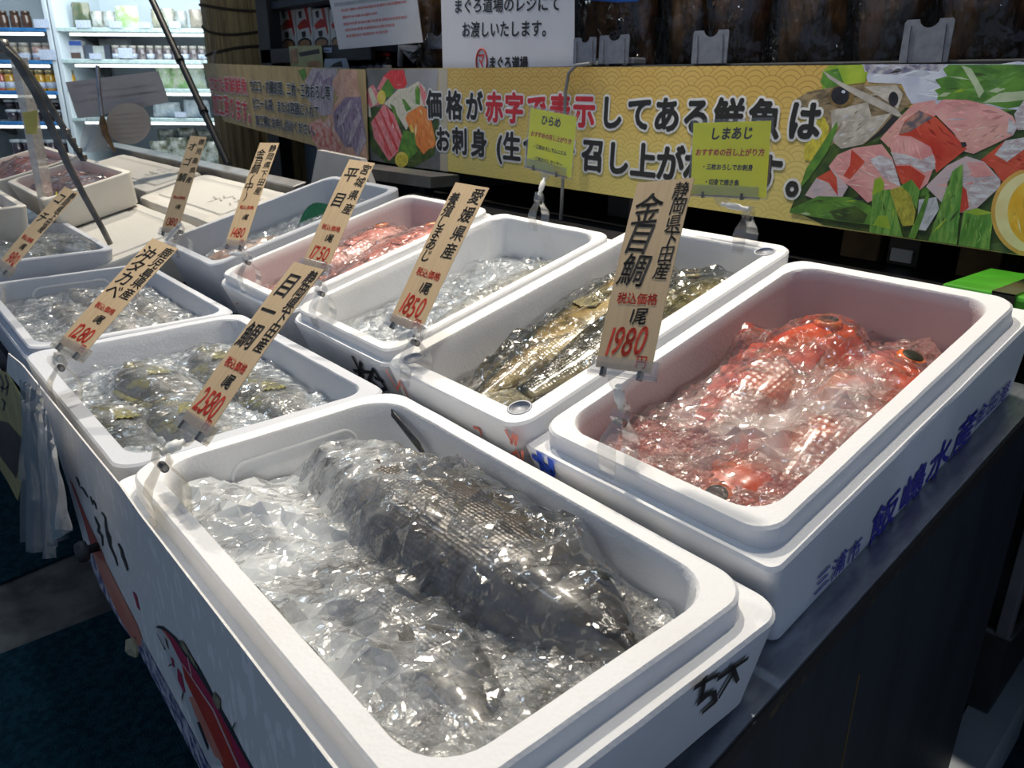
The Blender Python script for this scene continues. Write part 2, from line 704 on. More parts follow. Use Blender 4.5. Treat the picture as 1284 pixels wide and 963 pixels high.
mb.add(*slope_solid(0.335, XE, -0.40, 0.614, lambda y: ztab(y) - 0.0265, lambda y: 0.0))
sp = part('side_panel', mb, BLACKWOOD, stand)
g0, g1 = onX(1077, 845, XE), onX(1054, 963, XE)
part('split', MB().tube([g0, g1 + (g1 - g0) * 0.6], 0.0016, 6), pm('split_wood', (0.13, 0.08, 0.03), None, 20), sp, 'thin brown split in the black board')
mb = MB()
mb.add(*slope_solid(-3.4, 0.334, -0.40, -0.36, lambda y: 0.675, lambda y: 0.60))
mb.box((-3.4, -0.16, 0.0), (0.334, -0.14, 0.62))
mb.box((-3.4, 0.53, 0.0), (0.34, 0.55, 0.80))
part('frame', mb, BLACKWOOD, stand)

# ------------------------------------------------------------------ polystyrene boxes
def rrect(x0, y0, x1, y1, r, z, n=7, m=14):
    """closed loop of a rounded rectangle: n points per corner, m per side"""
    r = max(r, 0.0005)
    pts = []
    cs = [(x1 - r, y0 + r, -math.pi / 2), (x1 - r, y1 - r, 0), (x0 + r, y1 - r, math.pi / 2), (x0 + r, y0 + r, math.pi)]
    for i, (cx, cy, a0) in enumerate(cs):
        arc = [(cx + r * math.cos(a0 + math.pi / 2 * k / n), cy + r * math.sin(a0 + math.pi / 2 * k / n)) for k in range(n + 1)]
        pts += arc
        nx, ny, na = cs[(i + 1) % 4]
        q = (nx + r * math.cos(na), ny + r * math.sin(na))
        p = arc[-1]
        pts += [(p[0] + (q[0] - p[0]) * k / m, p[1] + (q[1] - p[1]) * k / m) for k in range(1, m)]
    return [(x, y, z) for x, y in pts]


def frame(org, slope=0.0, yaw=0.0, tx=0.0):
    return Matrix.Translation(Vector(org)) @ Matrix.Rotation(yaw, 4, 'Z') @ Matrix.Rotation(-math.atan(tx), 4, 'Y') @ Matrix.Rotation(math.atan(slope), 4, 'X')


class Crate:
    pass


def foam_box(label, F, wd, ln, H, rim=0.022, ledge=0.0, step=0.02, ro=0.04, ri=0.03, depth=None, mat=None,
             taper=0.014, dimples=False, rb=None, group='white polystyrene fish boxes on the display', name='polystyrene_box'):
    """F: frame whose origin is the rim corner (u=0, v=0, h=0 at the rim's top)"""
    depth = depth or H - 0.025
    base = F @ Matrix.Translation((wd / 2, ln / 2, -H))
    root = empty(name, base, label, 'fish box', group)
    cx, cy = wd / 2, ln / 2
    e = ledge
    L = []
    bz = 0.002
    ins = []
    def loop(off, r, z, inside=0.0, rz=None):
        L.append([(x - cx, y - cy, z + H) for x, y, z in rrect(-off, -off, wd + off, ln + off, r, z)])
        ins.append(inside)
    rb = rb or ro + e * 0.6
    loop(e - taper - 0.006, rb, -H)
    loop(e - taper, rb, -H + 0.006)
    if ledge > 0:
        loop(e - 0.0005, rb, -step - 0.004)
        loop(e - 0.003, rb, -step)
        loop(0.002, ro, -step - 0.0005)
        loop(0.0, ro, -step + 0.004)
    loop(0.0, ro, -0.003)
    loop(-0.0025, ro, 0.0)
    loop(-rim + 0.002, ri, 0.0)
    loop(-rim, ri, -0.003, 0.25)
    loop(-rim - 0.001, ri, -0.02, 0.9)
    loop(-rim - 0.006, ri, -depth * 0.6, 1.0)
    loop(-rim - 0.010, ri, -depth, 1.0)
    n = len(L[0])
    vs = [p for lp in L for p in lp]
    wob = []
    for p in vs:
        q = Vector(p)
        d = noise.noise_vector(q * 18 + Vector((F.translation.x * 9, 3, 1))) * 0.0006 + noise.noise_vector(q * 90) * 0.0002
        wob.append(q + d)
    fs = []
    for i in range(len(L) - 1):
        for k in range(n):
            k2 = (k + 1) % n
            fs.append((i * n + k, i * n + k2, (i + 1) * n + k2, (i + 1) * n + k))
    mb = MB()
    mb.add(wob, fs, 0, True)
    mb.add([wob[k] for k in range(n)], [tuple(range(n))[::-1]])
    mb.add([wob[(len(L) - 1) * n + k] for k in range(n)], [tuple(range(n))])
    me = mb.mesh('box_body', mat or FOAM)
    at = me.attributes.new('inside', 'FLOAT', 'POINT')
    vals = [x for x in ins for _ in range(n)] + [0.0] * n + [1.0] * n
    at.data.foreach_set('value', vals)
    me.set_sharp_from_angle(angle=math.radians(38))
    part('box_body', me, None, root)
    if dimples:
        for (x, y) in ((0.035, 0.035), (wd - 0.035, 0.035), (wd - 0.035, ln - 0.035), (0.035, ln - 0.035)):
            mbd = MB().lathe([(0.0165, 0.0006), (0.0150, 0.0010), (0.0135, 0.0002), (0.001, -0.0002)], (x - cx, y - cy, H), 20)
            part('stacking_dimple', mbd, foam_mat('foam_dimple', (0.55, 0.58, 0.65), amount=0.1), root, 'small round stacking dimple at a rim corner')
    c = Crate()
    c.F, c.w, c.l, c.H, c.rim, c.depth, c.root, c.e, c.step = F, wd, ln, H, rim, depth, root, ledge, step
    c.ri = ri
    return c


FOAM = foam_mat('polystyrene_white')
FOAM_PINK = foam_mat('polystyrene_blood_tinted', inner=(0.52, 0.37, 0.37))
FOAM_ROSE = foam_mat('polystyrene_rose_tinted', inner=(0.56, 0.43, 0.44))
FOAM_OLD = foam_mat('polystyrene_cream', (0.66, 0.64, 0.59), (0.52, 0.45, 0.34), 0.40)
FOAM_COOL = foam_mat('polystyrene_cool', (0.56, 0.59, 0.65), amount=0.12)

FR = lambda x, y, z: frame((x, y, z), SL)
cA = foam_box('white polystyrene box of large dark fish, nearest at the front corner of the stand', frame((-0.26, -0.412, 0.822), 0.029, 0.014, -0.018),
              0.608, 0.365, 0.126, 0.024, 0.022, 0.022, 0.040, 0.05, rb=0.03)
cR = foam_box('white polystyrene box of red fish with blue lettering along its side', FR(0.0, 0.0, 0.85),
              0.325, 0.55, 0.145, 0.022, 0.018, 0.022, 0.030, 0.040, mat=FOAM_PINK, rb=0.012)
cS = foam_box('flat-rimmed white polystyrene box of golden fish, left neighbour of the red fish box', FR(-0.328, -0.026, 0.850),
              0.318, 0.600, 0.150, 0.030, 0.0, 0.02, 0.03, 0.02, dimples=True)
cT = foam_box('white polystyrene box of one pale fish in clear film under the flounder card', FR(-0.690, 0.002, 0.853),
              0.340, 0.508, 0.145, 0.018, 0.014, 0.018, 0.03, 0.04)
cU = foam_box('white polystyrene box of pinkish red fish, between pale fish box and loose ice box', FR(-1.066, 0.004, 0.852),
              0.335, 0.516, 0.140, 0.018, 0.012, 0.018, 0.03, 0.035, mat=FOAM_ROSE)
cV = foam_box('white polystyrene box holding an orange fish under loose ice, beside the closed boxes', FR(-1.485, 0.004, 0.858),
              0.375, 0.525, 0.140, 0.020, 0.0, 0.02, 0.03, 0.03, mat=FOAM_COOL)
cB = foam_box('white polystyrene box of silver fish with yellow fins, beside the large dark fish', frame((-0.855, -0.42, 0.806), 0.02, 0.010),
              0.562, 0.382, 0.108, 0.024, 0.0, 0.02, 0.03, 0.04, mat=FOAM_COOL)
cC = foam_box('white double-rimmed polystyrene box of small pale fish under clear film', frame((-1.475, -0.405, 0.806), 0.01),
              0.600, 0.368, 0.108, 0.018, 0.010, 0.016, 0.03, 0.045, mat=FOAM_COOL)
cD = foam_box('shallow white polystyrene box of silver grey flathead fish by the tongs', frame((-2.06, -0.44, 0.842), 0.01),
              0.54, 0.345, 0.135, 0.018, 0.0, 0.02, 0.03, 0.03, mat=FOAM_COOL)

# moulded grip recess outlined on an inner end wall
def grip(c, v0, v1, h0, h1):
    u = c.rim + 0.0022
    pts = []
    for (x, y, a0) in ((v1 - 0.02, h1 - 0.02, 0), (v0 + 0.02, h1 - 0.02, 90), (v0 + 0.02, h0 + 0.02, 180), (v1 - 0.02, h0 + 0.02, 270)):
        for k in range(7):
            a = math.radians(a0 + 15 * k)
            hh = y + 0.02 * math.sin(a)
            pts.append(c.F @ Vector((u + 0.10 * max(0.0, -hh - 0.02), x + 0.02 * math.cos(a), hh)))
    part('grip_recess', MB().tube(pts + pts[:1], 0.0028, 8, cap=False), FOAM, c.root, world=True)
grip(cA, 0.11, 0.285, -0.085, -0.028)
grip(cC, 0.10, 0.27, -0.075, -0.022)

# lettering and marker scrawls on the boxes
INKB = pm('blue_print', (0.014, 0.018, 0.40), None, 40, 0.5)
INKB2 = pm('blue_marker', (0.03, 0.10, 0.62), None, 40, 0.5)
INKK = pm('black_ink', (0.012, 0.012, 0.014), (0.03, 0.03, 0.03), 60, 0.5)
INKR = pm('red_ink', (0.62, 0.05, 0.03), (0.5, 0.04, 0.03), 60, 0.5)
INKRP = pm('red_marker_faint', (0.75, 0.22, 0.16), None, 60, 0.6)


def side_plane(c, side):
    """O, ux, uy of an outer wall in world space: 'x1' (+u wall) or 'y0' (-v wall); O at wall's lower start, uy up"""
    e = c.e
    M3 = c.F.to_3x3()
    U, V, Hh = M3 @ Vector((1, 0, 0)), M3 @ Vector((0, 1, 0)), M3 @ Vector((0, 0, 1))
    z0, z1 = -c.H + 0.006, (-c.step - 0.004 if e else -0.003)
    t = 0.014
    if side == 'x1':
        p0 = c.F @ Vector((c.w + e - t, 0, z0)); p1 = c.F @ Vector((c.w + e, 0, z1))
        return p0, V, (p1 - p0)
    p0 = c.F @ Vector((0, -e + t, z0)); p1 = c.F @ Vector((0, -e, z1))
    return p0, U, (p1 - p0)


O, ux, uy = side_plane(cR, 'x1')
hgt = uy.length
mb = MB()
lift = 0.0013
def along(px, py):
    """(distance along the wall, height up the wall) of a photograph pixel on cR's side"""
    n = ux.cross(uy.normalized())
    p = Vector(onp(px, py, n, O + n * lift))
    return (p - O).dot(ux), (p - O).dot(uy.normalized())
def label_run(text, pa, pb, hsize, bold):
    a, b = along(*pa), along(*pb)
    n_ = len(text)
    pitch = (b[0] - a[0]) / max(n_, 1)
    for i, ch in enumerate(text):
        x = a[0] + pitch * i
        y = a[1] + (b[1] - a[1]) * i / max(n_, 1)
        write(mb, ch, O + ux * x + uy.normalized() * y, ux, uy, hsize, bold, 0, lift, sx=pitch / hsize * 0.95)
label_run('三浦市', (1020, 748), (1079, 694), 0.036, 0.006)
label_run('飯嶋水産', (1088, 684), (1221, 543), 0.060, 0.016)
label_run('金田港', (1221, 536), (1263, 497), 0.034, 0.006)
part('lettering', mb, INKB, cR.root, 'dark blue printed lettering on the side', world=True)


def scrawl(c, side, strokes, r, mat, label, n_lift=0.002):
    """marker strokes drawn along photograph pixels on a box wall"""
    O, ux, uy = side_plane(c, side)
    n = ux.cross(uy.normalized()).normalized()
    mb = MB()
    for st in strokes:
        pts = [Vector(onp(x, y, n, O + n * n_lift)) for x, y in st]
        for i in range(len(pts) - 1):
            a, b2 = pts[i], pts[i + 1]
            dr = (b2 - a).normalized()
            sd = n.cross(dr) * r
            a2, b3 = a - dr * r * 0.6, b2 + dr * r * 0.6
            lf = n * (0.0002 * (i % 3))
            mb.add([a2 - sd + lf, b3 - sd * 0.8 + lf, b3 + sd * 0.8 + lf, a2 + sd + lf], [(0, 1, 2, 3)])
    part('marker_scrawl', mb, mat, c.root, label, world=True)


scrawl(cA, 'x1', [[(872, 862), (900, 846)], [(884, 850), (880, 874), (895, 868), (897, 880), (882, 893)], [(901, 851), (937, 826)], [(918, 836), (925, 854)], [(921, 842), (902, 874)], [(876, 882), (890, 870)]],
       0.0032, INKK, 'black marker scrawl reading 5T')
scrawl(cR, 'y0', [[(669, 573), (694, 593)], [(676, 569), (680, 590)], [(690, 577), (692, 596), (684, 588)]], 0.005, INKB2, 'blue marker mark on the front wall')
scrawl(cS, 'y0', [[(634, 540), (641, 553)], [(644, 545), (641, 556)], [(648, 547), (646, 558)], [(641, 571), (648, 566), (652, 576)], [(655, 566), (655, 580)]], 0.0028, INKRP, 'small red marker strokes on the front wall')
scrawl(cS, 'y0', [[(484, 464), (498, 489), (502, 478), (512, 499)], [(594, 536), (601, 538), (604, 546)]], 0.0026, INKRP, 'faint red marker strokes near the corner')
scrawl(cT, 'y0', [[(442, 448), (455, 473)], [(444, 465), (466, 467)], [(452, 455), (450, 478)], [(462, 478), (468, 463), (484, 487), (478, 489), (466, 478)], [(470, 474), (480, 478)]], 0.0042, INKK, 'black marker scrawl on the front wall')
# ------------------------------------------------------------------ fish
PROF = {
    # stations along the body (snout 0 -> tail root 1): top, bottom, half thickness, in body lengths
    'alfonsino': dict(t=[0, .04, .10, .18, .30, .45, .62, .80, .92, 1.0],
                      top=[.005, .075, .125, .160, .185, .185, .150, .085, .050, .050],
                      bot=[-.02, -.075, -.115, -.145, -.165, -.165, -.130, -.070, -.045, -.045],
                      th=[.012, .055, .080, .092, .098, .094, .072, .040, .020, .012], eye=(.115, .055, .058)),
    'grouper': dict(t=[0, .04, .10, .18, .30, .45, .62, .80, .92, 1.0],
                    top=[.0, .045, .085, .125, .165, .180, .172, .135, .100, .080],
                    bot=[-.02, -.055, -.095, -.125, -.155, -.170, -.160, -.120, -.085, -.070],
                    th=[.012, .045, .070, .090, .105, .108, .098, .075, .052, .035], eye=(.14, .050, .020)),
    'jack': dict(t=[0, .04, .10, .18, .30, .45, .62, .80, .92, 1.0],
                 top=[.0, .040, .080, .115, .145, .150, .125, .065, .028, .022],
                 bot=[-.015, -.050, -.085, -.115, -.140, -.145, -.115, -.055, -.026, -.020],
                 th=[.010, .040, .060, .075, .085, .082, .062, .032, .016, .010], eye=(.12, .035, .026)),
    'bream': dict(t=[0, .04, .10, .18, .30, .45, .62, .80, .92, 1.0],
                  top=[.0, .055, .110, .160, .195, .190, .150, .085, .045, .040],
                  bot=[-.02, -.060, -.095, -.125, -.150, -.155, -.130, -.075, -.045, -.040],
                  th=[.010, .042, .062, .076, .082, .078, .060, .034, .018, .010], eye=(.14, .060, .030)),
    'slim': dict(t=[0, .04, .10, .18, .30, .45, .62, .80, .92, 1.0],
                 top=[.0, .025, .050, .070, .085, .085, .070, .045, .028, .026],
                 bot=[-.01, -.030, -.050, -.068, -.082, -.082, -.068, -.042, -.026, -.024],
                 th=[.010, .030, .045, .055, .060, .058, .045, .026, .014, .010], eye=(.11, .025, .020)),
}


def fish_mat(name, back, mid, belly, scale=150.0, gloss=0.28, spots=None, spot_c=None, head=None, bmp=0.5, line=0.62):
    if name in MATS:
        return MATS[name]
    mt, g, bs = newmat(name)
    dv = g.new('ShaderNodeAttribute', attribute_name='dorsal').outputs['Fac']
    al = g.new('ShaderNodeAttribute', attribute_name='along').outputs['Fac']
    v = g.coord((1, 1, 1))
    n = g.noise(v, 22, 4)
    d2 = g.math('ADD', dv, g.math('MULTIPLY', g.math('SUBTRACT', n, 0.5), 0.35))
    col = g.ramp(d2, [(0.08, belly), (0.38, mid), (line, mid), (line + 0.2, back)])
    if head is not None:
        col = g.mix(g.sstep(al, 0.30, 0.22), col, head)
    if spots:
        s = g.noise(v, spots, 2, 0.5)
        col = g.mix(g.math('MULTIPLY', g.sstep(s, 0.60, 0.66), g.sstep(dv, 0.35, 0.6)), col, spot_c)
    vs = g.coord((1, 1.25, 1.0))
    sc = g.voro(vs, scale, 'F1', rnd=0.35)
    bodym = g.sstep(al, 0.24, 0.30)
    col = g.mix(g.math('MULTIPLY', g.math('MULTIPLY', g.sstep(sc, 0.25, 0.6), 0.40), bodym), col, tuple(x * 0.45 for x in back))
    g.put(bs.inputs['Base Color'], col)
    bs.inputs['Roughness'].default_value = gloss
    bs.inputs['Specular IOR Level'].default_value = 0.7
    bs.inputs['Coat Weight'].default_value = 0.5
    bs.inputs['Coat Roughness'].default_value = 0.10
    g.put(bs.inputs['Normal'], g.bump(g.math('MULTIPLY', sc, bodym), bmp, 0.0012))
    MATS[name] = mt
    return mt


def fin_mat(name, c1, c2):
    return pm(name, c1, c2, 60, 0.35, 0.5, 200, stretch=(1, 6, 1), coat=0.3)


PUPIL = pm('pupil_dark', (0.030, 0.032, 0.020), (0.016, 0.018, 0.012), 20, 0.45, spec=0.25)


def fan(mb, root_pts, tip_pts, th=0.0012, wave=0.0015, mi=0, seg=6):
    """membrane fin between a root line and a tip line, with raised rays; closed thin solid"""
    n = len(root_pts)
    top = []
    for i, (a, c) in enumerate(zip(root_pts, tip_pts)):
        a, c = Vector(a), Vector(c)
        z = wave if i % 2 else -wave
        top.append([(a.lerp(c, k / seg) + Vector((0, 0, z * (0.4 + 0.6 * k / seg)))) for k in range(seg + 1)])
    P = np.array([[list(p) for p in r] for r in top])
    Q = P.copy()
    Q[..., 2] -= th
    mb.grid(P, mi, True)
    mb.grid(Q[::-1], mi, True)
    def strip(a, c):
        vs = list(a) + list(c)
        k = len(a)
        mb.add(vs, [(i, i + 1, i + 1 + k, i + k) for i in range(k - 1)], mi)
    strip(P[0], Q[0]); strip(Q[-1], P[-1]); strip(Q[:, -1], P[:, -1])


def resample(a, b2, n):
    return [tuple(Vector(a).lerp(Vector(b2), k / (n - 1))) for k in range(n)]


FISH_MESH = {}


def fish_meshes(kind, L, key, bmat, fmat, iris, fork=0.5, dors=0.07):
    """meshes (shared by copies): body, eye, pupil, dorsal fin, anal fin, pectoral fin, tail fin, jaw"""
    if key in FISH_MESH:
        return FISH_MESH[key]
    p = PROF[kind]
    ns, nr = 56, 30
    ts = np.linspace(0, 1, ns) ** 1.15
    def smooth(k):
        y = np.interp(ts, p['t'], p[k])
        for _ in range(2):
            y[1:-1] = (y[:-2] + 2 * y[1:-1] + y[2:]) / 4
        return y
    top, bot, th = smooth('top'), smooth('bot'), smooth('th')
    X = 0.5 - ts                      # head at +x
    vs, dv, al = [], [], []
    for i in range(ns):
        yc, hy = (top[i] + bot[i]) / 2, (top[i] - bot[i]) / 2
        g_ = 1.0
        if 0.20 < ts[i] < 0.275:
            g_ = 1.05                 # gill cover stands proud
        for k in range(nr):
            a = 2 * math.pi * k / nr
            cy_, sz = math.cos(a), math.sin(a)
            yy = yc + hy * math.copysign(abs(cy_) ** 0.95, cy_)
            zz = th[i] * g_ * math.copysign(abs(sz) ** 0.85, sz)
            vs.append((X[i] * L, yy * L, zz * L))
            dv.append((yy - bot[i]) / max(top[i] - bot[i], 1e-4))
            al.append(ts[i])
    fs = [(i * nr + k, (i + 1) * nr + k, (i + 1) * nr + (k + 1) % nr, i * nr + (k + 1) % nr) for i in range(ns - 1) for k in range(nr)]
    fs.append(tuple(range(nr)))
    fs.append(tuple(range((ns - 1) * nr, ns * nr))[::-1])
    mb = MB().add(vs, fs, 0, True)
    me = mb.mesh('body', bmat)
    me.attributes.new('dorsal', 'FLOAT', 'POINT').data.foreach_set('value', dv)
    me.attributes.new('along', 'FLOAT', 'POINT').data.foreach_set('value', al)
    def at(t, frac, side=1.0, out=0.0):
        """point on the body's surface: t along, frac 0 belly..1 back"""
        tp, bt, tk = np.interp(t, ts, top), np.interp(t, ts, bot), np.interp(t, ts, th)
        yc, hy = (tp + bt) / 2, (tp - bt) / 2
        c_ = max(-1, min(1, 2 * frac - 1))
        s_ = math.sqrt(max(0, 1 - c_ * c_))
        return ((0.5 - t) * L, (yc + hy * c_) * L, side * (tk * s_ ** 0.85 * L + out))
    ex, ey, er = p['eye']
    tp, bt = np.interp(ex, ts, top), np.interp(ex, ts, bot)
    fr = (ey - bt) / (tp - bt)
    c0 = Vector(at(ex, fr))
    tilt = Matrix.Translation(c0) @ Matrix.Rotation(math.radians(-16), 4, 'X') @ Matrix.Rotation(math.radians(14), 4, 'Y')
    mir = Matrix.Scale(-1, 4, (0, 0, 1))
    eye = MB().lathe([(er * L * 1.0, -0.10 * er * L), (er * L * 0.97, 0.12 * er * L), (er * L * 0.85, 0.27 * er * L), (er * L * 0.64, 0.34 * er * L), (er * L * 0.05, 0.33 * er * L)], (0, 0, 0), 24, 0, tilt)
    pup = MB().lathe([(er * L * 0.68, 0.30 * er * L), (er * L * 0.64, 0.37 * er * L), (er * L * 0.45, 0.43 * er * L), (er * L * 0.05, 0.46 * er * L)], (0, 0, 0), 22, 0, tilt)
    n = 17
    tt = np.linspace(0.30, 0.82, n)
    root = [((0.5 - t) * L, (np.interp(t, ts, top) - 0.006) * L, 0.0) for t in tt]
    hts = dors * (0.55 + 0.45 * np.sin(np.linspace(0.5, 2.6, n))) * (1 + 0.10 * np.where(np.arange(n) % 2, 1, -1))
    tip = [(x - 0.028 * L, y + hh * L, 0.0) for (x, y, _), hh in zip(root, hts)]
    dor = MB(); fan(dor, root, tip, 0.0012, 0.0012)
    n = 9
    tt = np.linspace(0.62, 0.82, n)
    root = [((0.5 - t) * L, (np.interp(t, ts, bot) + 0.006) * L, 0.0) for t in tt]
    tip = [(x - 0.035 * L, y - dors * 0.85 * L * (1 - 0.5 * i / n), 0.0) for i, (x, y, _) in enumerate(root)]
    ana = MB(); fan(ana, root, tip, 0.0012, 0.0012)
    n = 17
    y1, y0 = top[-1] * L, bot[-1] * L
    root = resample((-0.485 * L, y0, 0), (-0.485 * L, y1, 0), n)
    tip = []
    for i in range(n):
        s_ = 2 * i / (n - 1) - 1
        tip.append(((-0.5 - 0.19 + fork * 0.11 * (1 - abs(s_))) * L, s_ * 0.155 * L, 0.0))
    tal = MB(); fan(tal, root, tip, 0.0014, 0.0014)
    n = 11
    b0 = Vector(at(0.285, 0.42, 1, 0.001))
    root = [tuple(b0 + Vector((0, (i / (n - 1) - 0.5) * 0.05 * L, 0))) for i in range(n)]
    tip = [tuple(Vector(at(0.285 + 0.17 - 0.05 * abs(i / (n - 1) - 0.4), 0.62 - 0.36 * (1 - i / (n - 1)), 1, 0.004))) for i in range(n)]
    pec = MB(); fan(pec, root, tip, 0.001, 0.0008)
    j = MB().tube([at(0.004, 0.5, 1), at(0.03, 0.36, 1, 0.0006), at(0.075, 0.22, 1, 0.0006)], [0.003 * L / 0.3, 0.0035 * L / 0.3, 0.002 * L / 0.3], 8)
    jm = pm('jaw_' + key, tuple(x * 0.5 for x in iris), None, 40, 0.4)
    im = pm('iris_' + key, iris, tuple(x * 0.7 for x in iris), 120, 0.25, coat=1.0)
    def flipz(me_, nm):
        c_ = me_.copy()
        c_.transform(mir)
        c_.flip_normals()
        c_.name = nm
        return c_
    FISH_MESH[key] = dict(body=me, eye=eye.mesh('eye', im), pupil=pup.mesh('pupil', PUPIL), dorsal_fin=dor.mesh('dorsal_fin', fmat),
                          anal_fin=ana.mesh('anal_fin', fmat), pectoral_fin=pec.mesh('pectoral_fin', fmat), tail_fin=tal.mesh('tail_fin', fmat), jaw=j.mesh('jaw', jm))
    for nm in ('eye', 'pupil', 'pectoral_fin'):
        FISH_MESH[key]['far_' + nm] = flipz(FISH_MESH[key][nm], nm)
    return FISH_MESH[key]


class Bed:
    """height field of what lies in one box (u, v grid over the inside), for ice and film"""

    def __init__(self, c, res=0.006, pad=0.011):
        self.c = c
        self.u0, self.v0 = c.rim + pad, c.rim + pad
        self.u1, self.v1 = c.w - c.rim - pad, c.l - c.rim - pad
        self.nu = max(12, int((self.u1 - self.u0) / res) + 1)
        self.nv = max(12, int((self.v1 - self.v0) / res) + 1)
        self.U, self.V = np.meshgrid(np.linspace(self.u0, self.u1, self.nu), np.linspace(self.v0, self.v1, self.nv), indexing='ij')
        self.top = np.full(self.U.shape, -9.0)
        # rounded inside corners
        r = c.ri
        dx = np.maximum(np.maximum(self.u0 + r - self.U, self.U - (self.u1 - r)), 0)
        dy = np.maximum(np.maximum(self.v0 + r - self.V, self.V - (self.v1 - r)), 0)
        dd = np.hypot(dx, dy)
        k = np.where(dd > r, r / np.maximum(dd, 1e-6), 1.0)
        self.Uc = np.where(dx > 0, np.where(self.U < (self.u0 + self.u1) / 2, self.u0 + r - dx * k, self.u1 - r + dx * k), self.U)
        self.Vc = np.where(dy > 0, np.where(self.V < (self.v0 + self.v1) / 2, self.v0 + r - dy * k, self.v1 - r + dy * k), self.V)

    def drop(self, me, mat):
        co = np.array([(mat @ vv.co)[:] for vv in me.vertices])
        i = np.round((co[:, 0] - self.u0) / (self.u1 - self.u0) * (self.nu - 1)).astype(int)
        j = np.round((co[:, 1] - self.v0) / (self.v1 - self.v0) * (self.nv - 1)).astype(int)
        ok = (i >= 0) & (i < self.nu) & (j >= 0) & (j < self.nv)
        np.maximum.at(self.top, (i[ok], j[ok]), co[ok, 2])


def maxf(a, n=1):
    for _ in range(n):
        p = np.pad(a, 1, mode='edge')
        a = np.maximum.reduce([p[1:-1, 1:-1], p[:-2, 1:-1], p[2:, 1:-1], p[1:-1, :-2], p[1:-1, 2:]])
    return a


def blur(a, n=1):
    for _ in range(n):
        p = np.pad(a, 1, mode='edge')
        a = (p[:-2, 1:-1] + p[2:, 1:-1] + p[1:-1, :-2] + p[1:-1, 2:] + 4 * p[1:-1, 1:-1]) / 8
    return a


def worley(U, V, n, seed, stretch=1.0, rot=0.0, warp=0.0):
    """F1, F2 distances to n random points over the grid (scaled so cells are about 1)"""
    rg = np.random.default_rng(seed)
    W_, H_ = U.max() - U.min(), V.max() - V.min()
    P = np.stack([U.min() + rg.random(n) * W_, V.min() + rg.random(n) * H_], 1)
    ca, sa = math.cos(rot), math.sin(rot)
    a = U + warp * np.sin(V * 60 + seed)
    b_ = V + warp * np.sin(U * 50 + seed * 2)
    x, y = (a * ca + b_ * sa) * stretch, -a * sa + b_ * ca
    px, py = (P[:, 0] * ca + P[:, 1] * sa) * stretch, -P[:, 0] * sa + P[:, 1] * ca
    f1 = np.full(U.shape, 9.0); f2 = np.full(U.shape, 9.0)
    for q, s_ in zip(px, py):
        d_ = np.hypot(x - q, y - s_)
        f2 = np.where(d_ < f1, f1, np.minimum(f2, d_))
        f1 = np.minimum(f1, d_)
    cell = math.sqrt(W_ * H_ / n)
    return f1 / cell, f2 / cell


ICE = pm('crushed_ice', (0.60, 0.65, 0.69), (0.36, 0.41, 0.46), 70, 0.18, 0.9, 130, spec=0.8, coat=0.5, bdist=0.006, detail=4)
ICE_PINK = pm('crushed_ice_pink', (0.56, 0.30, 0.27), (0.42, 0.09, 0.06), 40, 0.18, 0.9, 130, spec=0.8, coat=0.5, bdist=0.006, detail=4)
ICE_WARM = pm('crushed_ice_grey', (0.52, 0.53, 0.52), (0.20, 0.19, 0.175), 34, 0.2, 0.9, 130, spec=0.8, coat=0.5, bdist=0.006, detail=4)


def ice_bed(bed, lev, label, mat=None, lump=0.006, n=900, seed=1):
    f1, f2 = worley(bed.Uc, bed.Vc, n, seed)
    h = lev(bed.Uc, bed.Vc) + lump * (0.6 - f1) + 0.4 * lump * np.minimum(f2 - f1, 0.5)
    bed.ice = h
    P = np.stack([bed.Uc, bed.Vc, h], 2)
    mb = MB().grid(P, 0, False)
    # skirt down to the box floor so that the ice is a solid bed
    k = bed.nu, bed.nv
    edge = [(i, 0) for i in range(k[0])] + [(k[0] - 1, j) for j in range(1, k[1])] + [(i, k[1] - 1) for i in range(k[0] - 2, -1, -1)] + [(0, j) for j in range(k[1] - 2, 0, -1)]
    tp = [P[i, j] for i, j in edge]
    zf = -bed.c.depth + 0.001
    lo = [(p[0], p[1], zf) for p in tp]
    m_ = len(tp)
    mb.add(list(tp) + lo, [(i, i + m_, (i + 1) % m_ + m_, (i + 1) % m_) for i in range(m_)])
    mb.add(lo, [tuple(range(m_))[::-1]])
    root = Matrix(bed.c.F) @ Matrix.Translation((bed.c.w / 2, bed.c.l / 2, zf))
    me = mb.mesh('crushed_ice', mat or ICE)
    me.transform(Matrix.Translation((-bed.c.w / 2, -bed.c.l / 2, -zf)))
    o = bpy.data.objects.new('crushed_ice', me)
    o.matrix_world = root
    COL.objects.link(o)
    tag(o, label, 'ice', kind='stuff')


